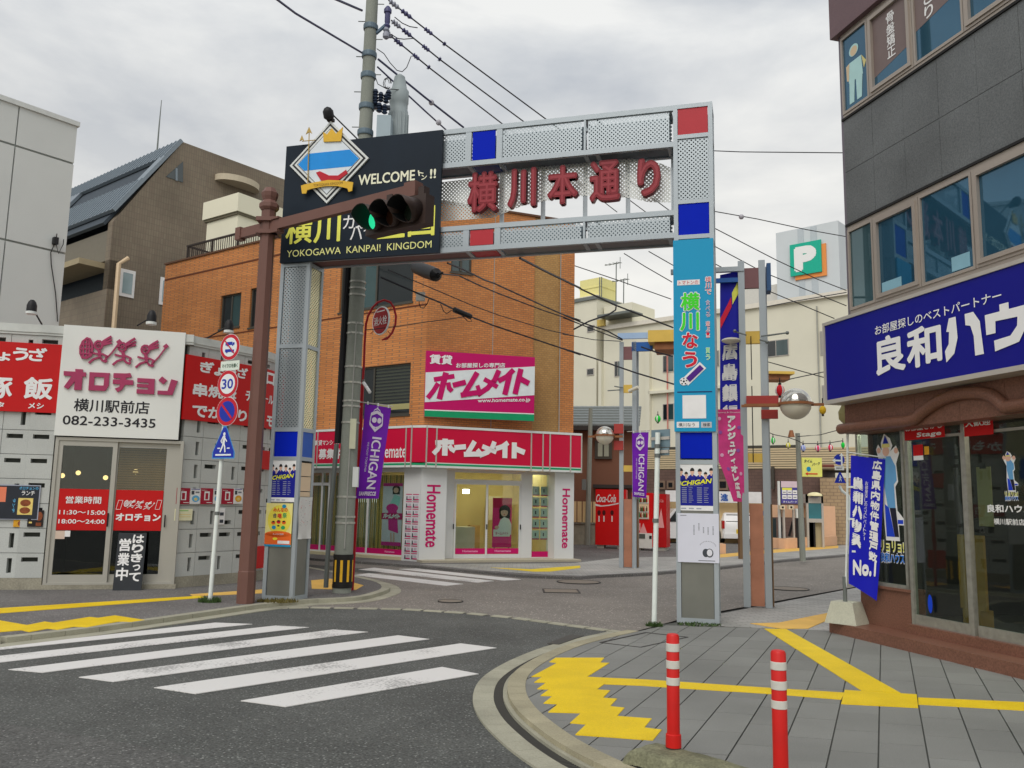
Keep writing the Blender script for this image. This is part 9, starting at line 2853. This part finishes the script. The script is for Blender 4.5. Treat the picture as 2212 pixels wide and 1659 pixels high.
def cutout(label, P, s, txt):
 """P maps unit coords to the glass; a man in a pale blue suit and pointed hat with both hands up"""
 t = thing('window_sticker', label, 'window sticker', RB, (P(.5,0)[0], -.01, P(.5,0)[1]))
 m = MB()
 out = [(.42,1),(.62,.96),(.70,.90),(.62,.86),(.82,.90),(.92,.84),(.80,.76),(.84,.62),(.74,.58),(.78,.40),(.98,.34),(.98,.29),(.80,.29),(.82,.17),(.35,.17),(.3,.4),(.34,.7),(.2,.80),(.12,.88),(.2,.92),(.32,.87),(.3,.93)]
 m.use(P_WHITE).face([P(u,v) for u,v in out], -.004)
 m.use(mat('suit_pale_blue', C(95,150,195), .6)).face([P(*p) for p in ((.36,.82),(.62,.82),(.78,.74),(.8,.63),(.70,.60),(.72,.42),(.46,.42),(.36,.6))], -.006)
 m.use(mat('trouser_dark', (.015,.015,.03), .6)).face([P(*p) for p in ((.52,.42),(.73,.42),(.80,.2),(.66,.2))], -.006)
 m.use(mat('costume_blue', C(25,60,185), .6)).face([P(*p) for p in ((.36,.45),(.5,.42),(.66,.2),(.38,.2))], -.007); m.face([P(*p) for p in ((.78,.33),(.96,.33),(.96,.3),(.78,.3))], -.007)
 for u, v, r in ((.47,.86,.12),(.22,.87,.07),(.82,.86,.07)): m.use(SKIN).ell(P(u,v), r*s, r*s*1.0, -.007, 14)
 m.use(mat('hat_cream', C(205,195,120), .6)).face([P(.33,.89),(P(.62,.89)),P(.6,.92),P(.35,.92)], -.008); m.use(SBLU).face([P(.37,.92),P(.58,.92),P(.46,.985)], -.008)
 obj('figure', m, P_WHITE, t, recalc=False)
 m = MB(); w0, w1 = P(.15,0)[0], P(.95,0)[0]; h = P(0,.16)[1]-P(0,0)[1]
 for g, mm, yy in ((.012,P_WHITE,-.005),(0,mat('letters_lime', C(225,230,110), .6),-.008)): m.use(mm); text(m, 'リョリョ!', (w0-g*.0, w1, P(0,.085)[1]-g, P(0,.165)[1]+g), yy, bold=.03+g*3)
 for g, mm, yy in ((.012,P_WHITE,-.005),(0,mat('letters_azure', C(20,110,200), .6),-.008)): m.use(mm); text(m, txt, (w0, w1, P(0,0)[1]-g, P(0,.075)[1]+g), yy, bold=.04+g*3)
 obj('lettering', m, P_WHITE, t, recalc=False)
a, b = r_px('D3',560,1380,.02), r_px('D4',930,1120,.02)
cutout('large cut-out of a man in a pale blue suit on the window behind the flag', lambda u, v: (a[0]+(b[0]-a[0])*u, b[1]+(a[1]-b[1])*v), .5, '良和ハウス')
a2, b2_ = r_px('D3',1940,1560,.02), r_px('D4',2150,425,.02)
cutout('small cut-out of a man in pale blue on the second glass door', lambda u, v: (a2[0]+(b2_[0]-a2[0])*u, b2_[1]+(a2[1]-b2_[1])*v), .28, '良和ハウス')
m = MB(); a, b = r_px('D4',1798,470,.02), r_px('D4',2205,565,.02); text(m, '良和ハウス', (a[0], b[0]+.09, b[1], a[1]), -.004, bold=.05)
a, b = r_px('D4',1870,620,.02), r_px('D4',2205,700,.02); text(m, '横川駅前店', (a[0], b[0], b[1], a[1]), -.004, bold=.02)
obj('lettering', m, WL, gb, recalc=False)
m = MB(); m.box(.05, 6, 4.0, 4.05, .1, 2.9); m.box(5.9, 6, .2, 4, .1, 2.9)
obj('inner_wall', m, mat('office_wall_olive', C(150,138,72), .8), gb)
obj('inner_side_wall', MB().box(0.02, .1, .25, 4, .1, 2.9), mat('office_dark', (.03,.03,.03), .8), gb)
obj('inner_floor', MB().box(0, 6, .2, 4, .1, .2), mat('office_floor', C(50,50,46), .5), gb)
obj('ceiling', MB().box(0, 6, .2, 4, 2.75, 2.8), mat('office_ceiling', C(90,90,82), .9), gb)
for s_, y_ in ((1.3,1.0),(2.3,1.6),(3.6,1.2)):
 t = thing('ceiling_tube', 'lit tube on the ceiling behind the %s' % ('first glass door','door edge between both doors','second glass door')[(s_ > 2)+(s_ > 3)], 'ceiling light', RB, (s_, y_, 2.7)); obj('tube', MB().box(s_-.35, s_+.35, y_-.04, y_+.04, 2.68, 2.72), mat('tube_glow', (1,.95,.8), .4, emit=(1,.93,.75,45)), t); obj('fitting', MB().box(s_-.38, s_+.38, y_-.06, y_+.06, 2.72, 2.75), WHITE, t)
def inside(name, label, cat, bx, m_, extra=()):
 t = thing(name, label, cat, RB, ((bx[0]+bx[1])/2, (bx[2]+bx[3])/2, bx[4]))
 obj('body', MB().box(*bx), m_, t)
 for nm, e, mm in extra: obj(nm, MB().box(*e), mm, t)
inside('standing_board', 'tan cardboard leaning inside the first glass door', 'board', (1.25,1.62,.35,.38,.45,1.25), mat('card_tan', C(130,100,48), .7), (('foot',(1.3,1.55,.33,.5,.2,.45),mat('card_tan')),))
inside('hanging_paper', 'long cream paper strip hanging inside the first door', 'paper', (1.42,1.62,.5,.51,1.35,2.0), mat('paper_dim', C(140,132,95), .8), (('clip',(1.48,1.56,.49,.5,1.98,2.03),IB),))
inside('yellow_partition', 'yellowish office partition between the two glass doors', 'partition', (1.9,2.25,1.6,1.65,.2,2.5), mat('partition_olive', C(128,116,40), .8), (('rail',(1.88,2.27,1.58,1.6,2.5,2.54),IB),))
inside('office_desk', 'dark office desk behind the second glass door', 'desk', (3.2,5.0,1.0,1.7,.2,.92), IB, (('top',(3.15,5.05,.95,1.75,.92,.96),mat('desk_top', C(120,112,90), .5)),))
ch = thing('office_chair', 'dark chair with thin metal legs behind the second glass door', 'chair', RB, (2.75, 1.2, .2))
obj('seat', MB().box(2.55,2.98,1.0,1.4,.62,.67), IB, ch); obj('backrest', MB().box(2.5,2.54,1.0,1.4,.67,1.05), IB, ch)
for a, b in ((2.56,1.02),(2.94,1.02),(2.56,1.38),(2.94,1.38)): obj('leg', MB().tube([(a,b,.2),(a,b,.62)], .012, 6), ALU_W, ch)
pe = thing('person', 'seated person in a mustard sweater reading a paper behind the glass door', 'person', RB, (2.75, 1.2, .2))
J = [(0,0,.45,.14,.12),(0,0,.62,.13,.11),(.03,0,.82,.15,.12),(.05,0,.94,.06,.06),(.10,0,1.0,.05,.05),(.13,0,1.10,.095,.09),
     (.04,.17,.88,.06,.06),(.10,.20,.68,.045,.045),(.30,.10,.66,.035,.035),(.38,.06,.68,.03,.03),
     (.04,-.17,.88,.06,.06),(.10,-.20,.68,.045,.045),(.30,-.10,.66,.035,.035),(.38,-.06,.68,.03,.03),
     (.08,.09,.47,.085,.085),(.42,.10,.50,.06,.06),(.42,.10,.12,.045,.045),(.52,.10,.05,.04,.03),
     (.08,-.09,.47,.085,.085),(.42,-.10,.50,.06,.06),(.42,-.10,.12,.045,.045),(.52,-.10,.05,.04,.03)]
E_ = [(0,1),(1,2),(2,3),(3,4),(4,5),(2,6),(6,7),(7,8),(8,9),(2,10),(10,11),(11,12),(12,13),(0,14),(14,15),(15,16),(16,17),(0,18),(18,19),(19,20),(20,21)]
me = bpy.data.meshes.new('body'); me.from_pydata([j[:3] for j in J], E_, [])
bo = bpy.data.objects.new('body', me); COL.objects.link(bo); bo.parent = pe
REC[bo.name] = REC[pe.name]
sk = bo.modifiers.new('skin', 'SKIN')
if not me.skin_vertices: me.attributes
try:
 sv = me.skin_vertices[0].data
except Exception:
 bm = bmesh.new(); bm.from_mesh(me); bm.verts.layers.skin.verify(); bm.to_mesh(me); bm.free(); sv = me.skin_vertices[0].data
for i, j in enumerate(J): sv[i].radius = j[3:5]
sv[0].use_root = True
bo.modifiers.new('sub', 'SUBSURF').levels = 1; bo.modifiers['sub'].render_levels = 2
me.materials.append(mat('sweater_mustard', C(150,100,30), .8))
px0, py0, pz0 = 2.75, 1.2, .2
obj('hair', MB().ball((px0+.11,py0,pz0+1.13), .125, 14, 1.05), HAIR, pe, smooth=True)
obj('face', MB().ball((px0+.17,py0,pz0+1.10), .085, 14, 1.2), SKIN, pe, smooth=True)
obj('trousers', MB().tube([(px0+.05,py0+.1,pz0+.47),(px0+.43,py0+.1,pz0+.5),(px0+.43,py0+.1,pz0+.1)], .09, 10).tube([(px0+.05,py0-.1,pz0+.47),(px0+.43,py0-.1,pz0+.5),(px0+.43,py0-.1,pz0+.1)], .09, 10), mat('trouser_dark'), pe, smooth=True)
nwp = thing('newspaper', 'pale sheet of paper held by the seated person', 'paper', RB, (px0+.45, py0, pz0+.6)); obj('sheet', MB().add([(px0+.36,py0-.2,pz0+.64),(px0+.36,py0+.2,pz0+.64),(px0+.55,py0+.2,pz0+.86),(px0+.55,py0-.2,pz0+.86)], [(0,1,2,3)]), P_WHITE, nwp, recalc=False)
# ================================================================== NOBORI FLAG ON ITS CONCRETE FOOT
fb = gp(*q('D5',290,466), .13)
FF = Frame(fb[:2], 137)
ff = lambda z, x, y, d=0: FF.px(q(z,x,y), d)
ftz = ff('D3',305,1345)[1]
cf = thing('flag_weight', 'tapered concrete foot of the blue flag on the red granite step', 'flag foot', FF, (0,0,.13))
w0, w1, h1 = .20, .135, ff('D5',290,230)[1]
obj('block', MB().add([(-w0,-.15,.131),(w0,-.15,.131),(w0,.2,.131),(-w0,.2,.131),(-w1,-.1,h1),(w1,-.1,h1),(w1,.15,h1),(-w1,.15,h1)], [(0,3,2,1),(4,5,6,7),(0,1,5,4),(1,2,6,5),(2,3,7,6),(3,0,4,7)]), mat('foot_concrete', C(168,168,152), .85, var=.08, fine=.08), cf)
obj('socket', MB().tube([(0,0,h1),(0,0,h1+.3)], .025, 10), STEEL_D, cf)
P = [ff('D3',350,1600), ff('D3',722,1645), ff('D4',632,1512), ff('D4',330,1325)]
nf, bend = cloth_banner('blue_flag', 'tall blue advertising flag with white characters before the granite shop', FF, P, -.02, mat('flag_blue', C(10,16,165), .55, var=.06), .02)
px_ = ff('D3',310,1400)
obj('pole', MB().tube([(0,0,h1),(px_[0]*.5,0,1.2),(ff('D3',312,1500)[0],0,ftz)], .014, 8), WHITE, nf)
obj('cross_rod', MB().tube([(ff('D3',310,1560)[0],-.02,P[0][1]+.04),(P[1][0]+.01,-.02,P[1][1]+.02)], .008, 6), WHITE, nf)
for v in (.25,.5,.75): obj('tie', MB().box(px_[0]-.02, P[0][0]+.02, -.03, -.01, P[0][1]+(P[3][1]-P[0][1])*v-.012, P[0][1]+(P[3][1]-P[0][1])*v+.012), WHITE, nf)
m = MB(); column(m, '良和ハウス', (.08,.42,.30,.84), .002, bold=.07); column(m, '広島県内物件管理戸数', (.66,.92,.25,.985), .002, bold=.02); text(m, 'No.1', (.15,.9,.12,.24), .002, bold=.05, rise=.1); column(m, 'お部屋探しのベストパートナー', (.47,.56,.38,.82), .002)
obj('lettering', bend(m), WL, nf, recalc=False)
# ================================================================== BOLLARDS AND KERB BLOCK
BRD = mat('bollard_red', C(186,12,6), .45, var=.14, spec=.5)
REF = mat('reflective_white', C(190,188,180), .35, var=.12, scale=25)
def bollard(label, base, z0, ztop, rad, bands, foot=True):
 t = thing('bollard', label, 'bollard', W0, (base[0], base[1], z0), group='red and white bollards')
 B_ = (base[0], base[1], 0)
 obj('post', MB().lathe(B_, [(rad*1.02,z0),(rad,z0+.1),(rad,ztop-.012),(rad*.85,ztop),(rad*.5,ztop+.004),(.002,ztop+.005)], 28), BRD, t, smooth=True)
 for a, b in bands: obj('reflective_band', MB().lathe(B_, [(rad+.001,a),(rad+.0025,a+.002),(rad+.0025,b-.002),(rad+.001,b)], 28, cap=False), REF, t, smooth=True)
 obj('collar', MB().lathe(B_, [(rad*1.02,z0+.075),(rad*1.18,z0+.07),(rad*1.22,z0+.03),(rad*1.22,z0),(rad,z0)], 28), BRD, t, smooth=True)
 obj('foot', MB().lathe(B_, [(rad*1.2,z0-.02),(rad*1.2,z0)], 28), mat('foot_rubber', (.06,.03,.025), .7), t)
Y1_ = 5.3
c0 = at(*q('C3',1838,1300), Y1_)
S1 = Frame((c0.x, Y1_), 90)
zf1_ = lambda y, x=1838: S1.px(q('C3',x,y))[1]
bollard('left red bollard with white bands standing on the mossy kerb block', (c0.x, Y1_), zf1_(1290), zf1_(318), abs(S1.px(q('C3',1893,700))[0]-S1.px(q('C3',1783,700))[0])/2,
  [(zf1_(y1), zf1_(y0)) for y0, y1 in ((395,465),(542,612),(688,755))])
Y2_ = 4.62
c1 = at(*q('C4',560,1281), Y2_)
S2 = Frame((c1.x, Y2_), 90)
zf2_ = lambda y, x=535: S2.px(q('C4',x,y))[1]
bollard('right red bollard with white bands cut by the bottom edge', (c1.x-.005, Y2_), max(.0, zf2_(1400)), zf2_(480), abs(S2.px(q('C4',587,700))[0]-S2.px(q('C4',486,700))[0])/2,
  [(zf2_(y1), zf2_(y0)) for y0, y1 in ((552,608),(682,742),(815,872))])
kb = bpy.data.meshes.new('kerb_block')
bm = bmesh.new()
bmesh.ops.create_grid(bm, x_segments=64, y_segments=26, size=.5)
p0_, p1_ = Vector((c0.x-.10, Y1_-.0)), Vector((c1.x+.25, Y2_-.10))
from mathutils import noise as _n
zt4 = zf1_(1300)
ux_ = (p1_-p0_); L_ = ux_.length; ux_.normalize(); uy_ = Vector((-ux_.y, ux_.x))
for v in bm.verts:
 a, b = v.co.x, v.co.y
 rim = max(0, (abs(a)-.42)/.08)**2*.6 + max(0, (abs(b)-.33)/.17)**2*.9
 h = zt4*(1-min(1, rim)) * (1-.55*max(0, a+.1))
 nz = _n.noise(Vector((a*14, b*5, 0)))*.012+_n.noise(Vector((a*50, b*18, 3)))*.005
 p = p0_ + ux_*(a+.36)*L_ + uy_*b*.30
 v.co = Vector((p.x, p.y-.02, max(-.01, h+nz*(.3+rim))))
bm.to_mesh(kb); bm.free()
kb.polygons.foreach_set('use_smooth', [True]*len(kb.polygons))
kb.materials.append(mat('mossy_concrete', C(112,112,90), .95, var=.45, scale=9, bump=.6, bscale=60, fine=.25))
ko = bpy.data.objects.new('kerb_block', kb); COL.objects.link(ko)
_setp(ko, 'rough mossy concrete block under the left bollard at the bottom edge', 'kerb block')
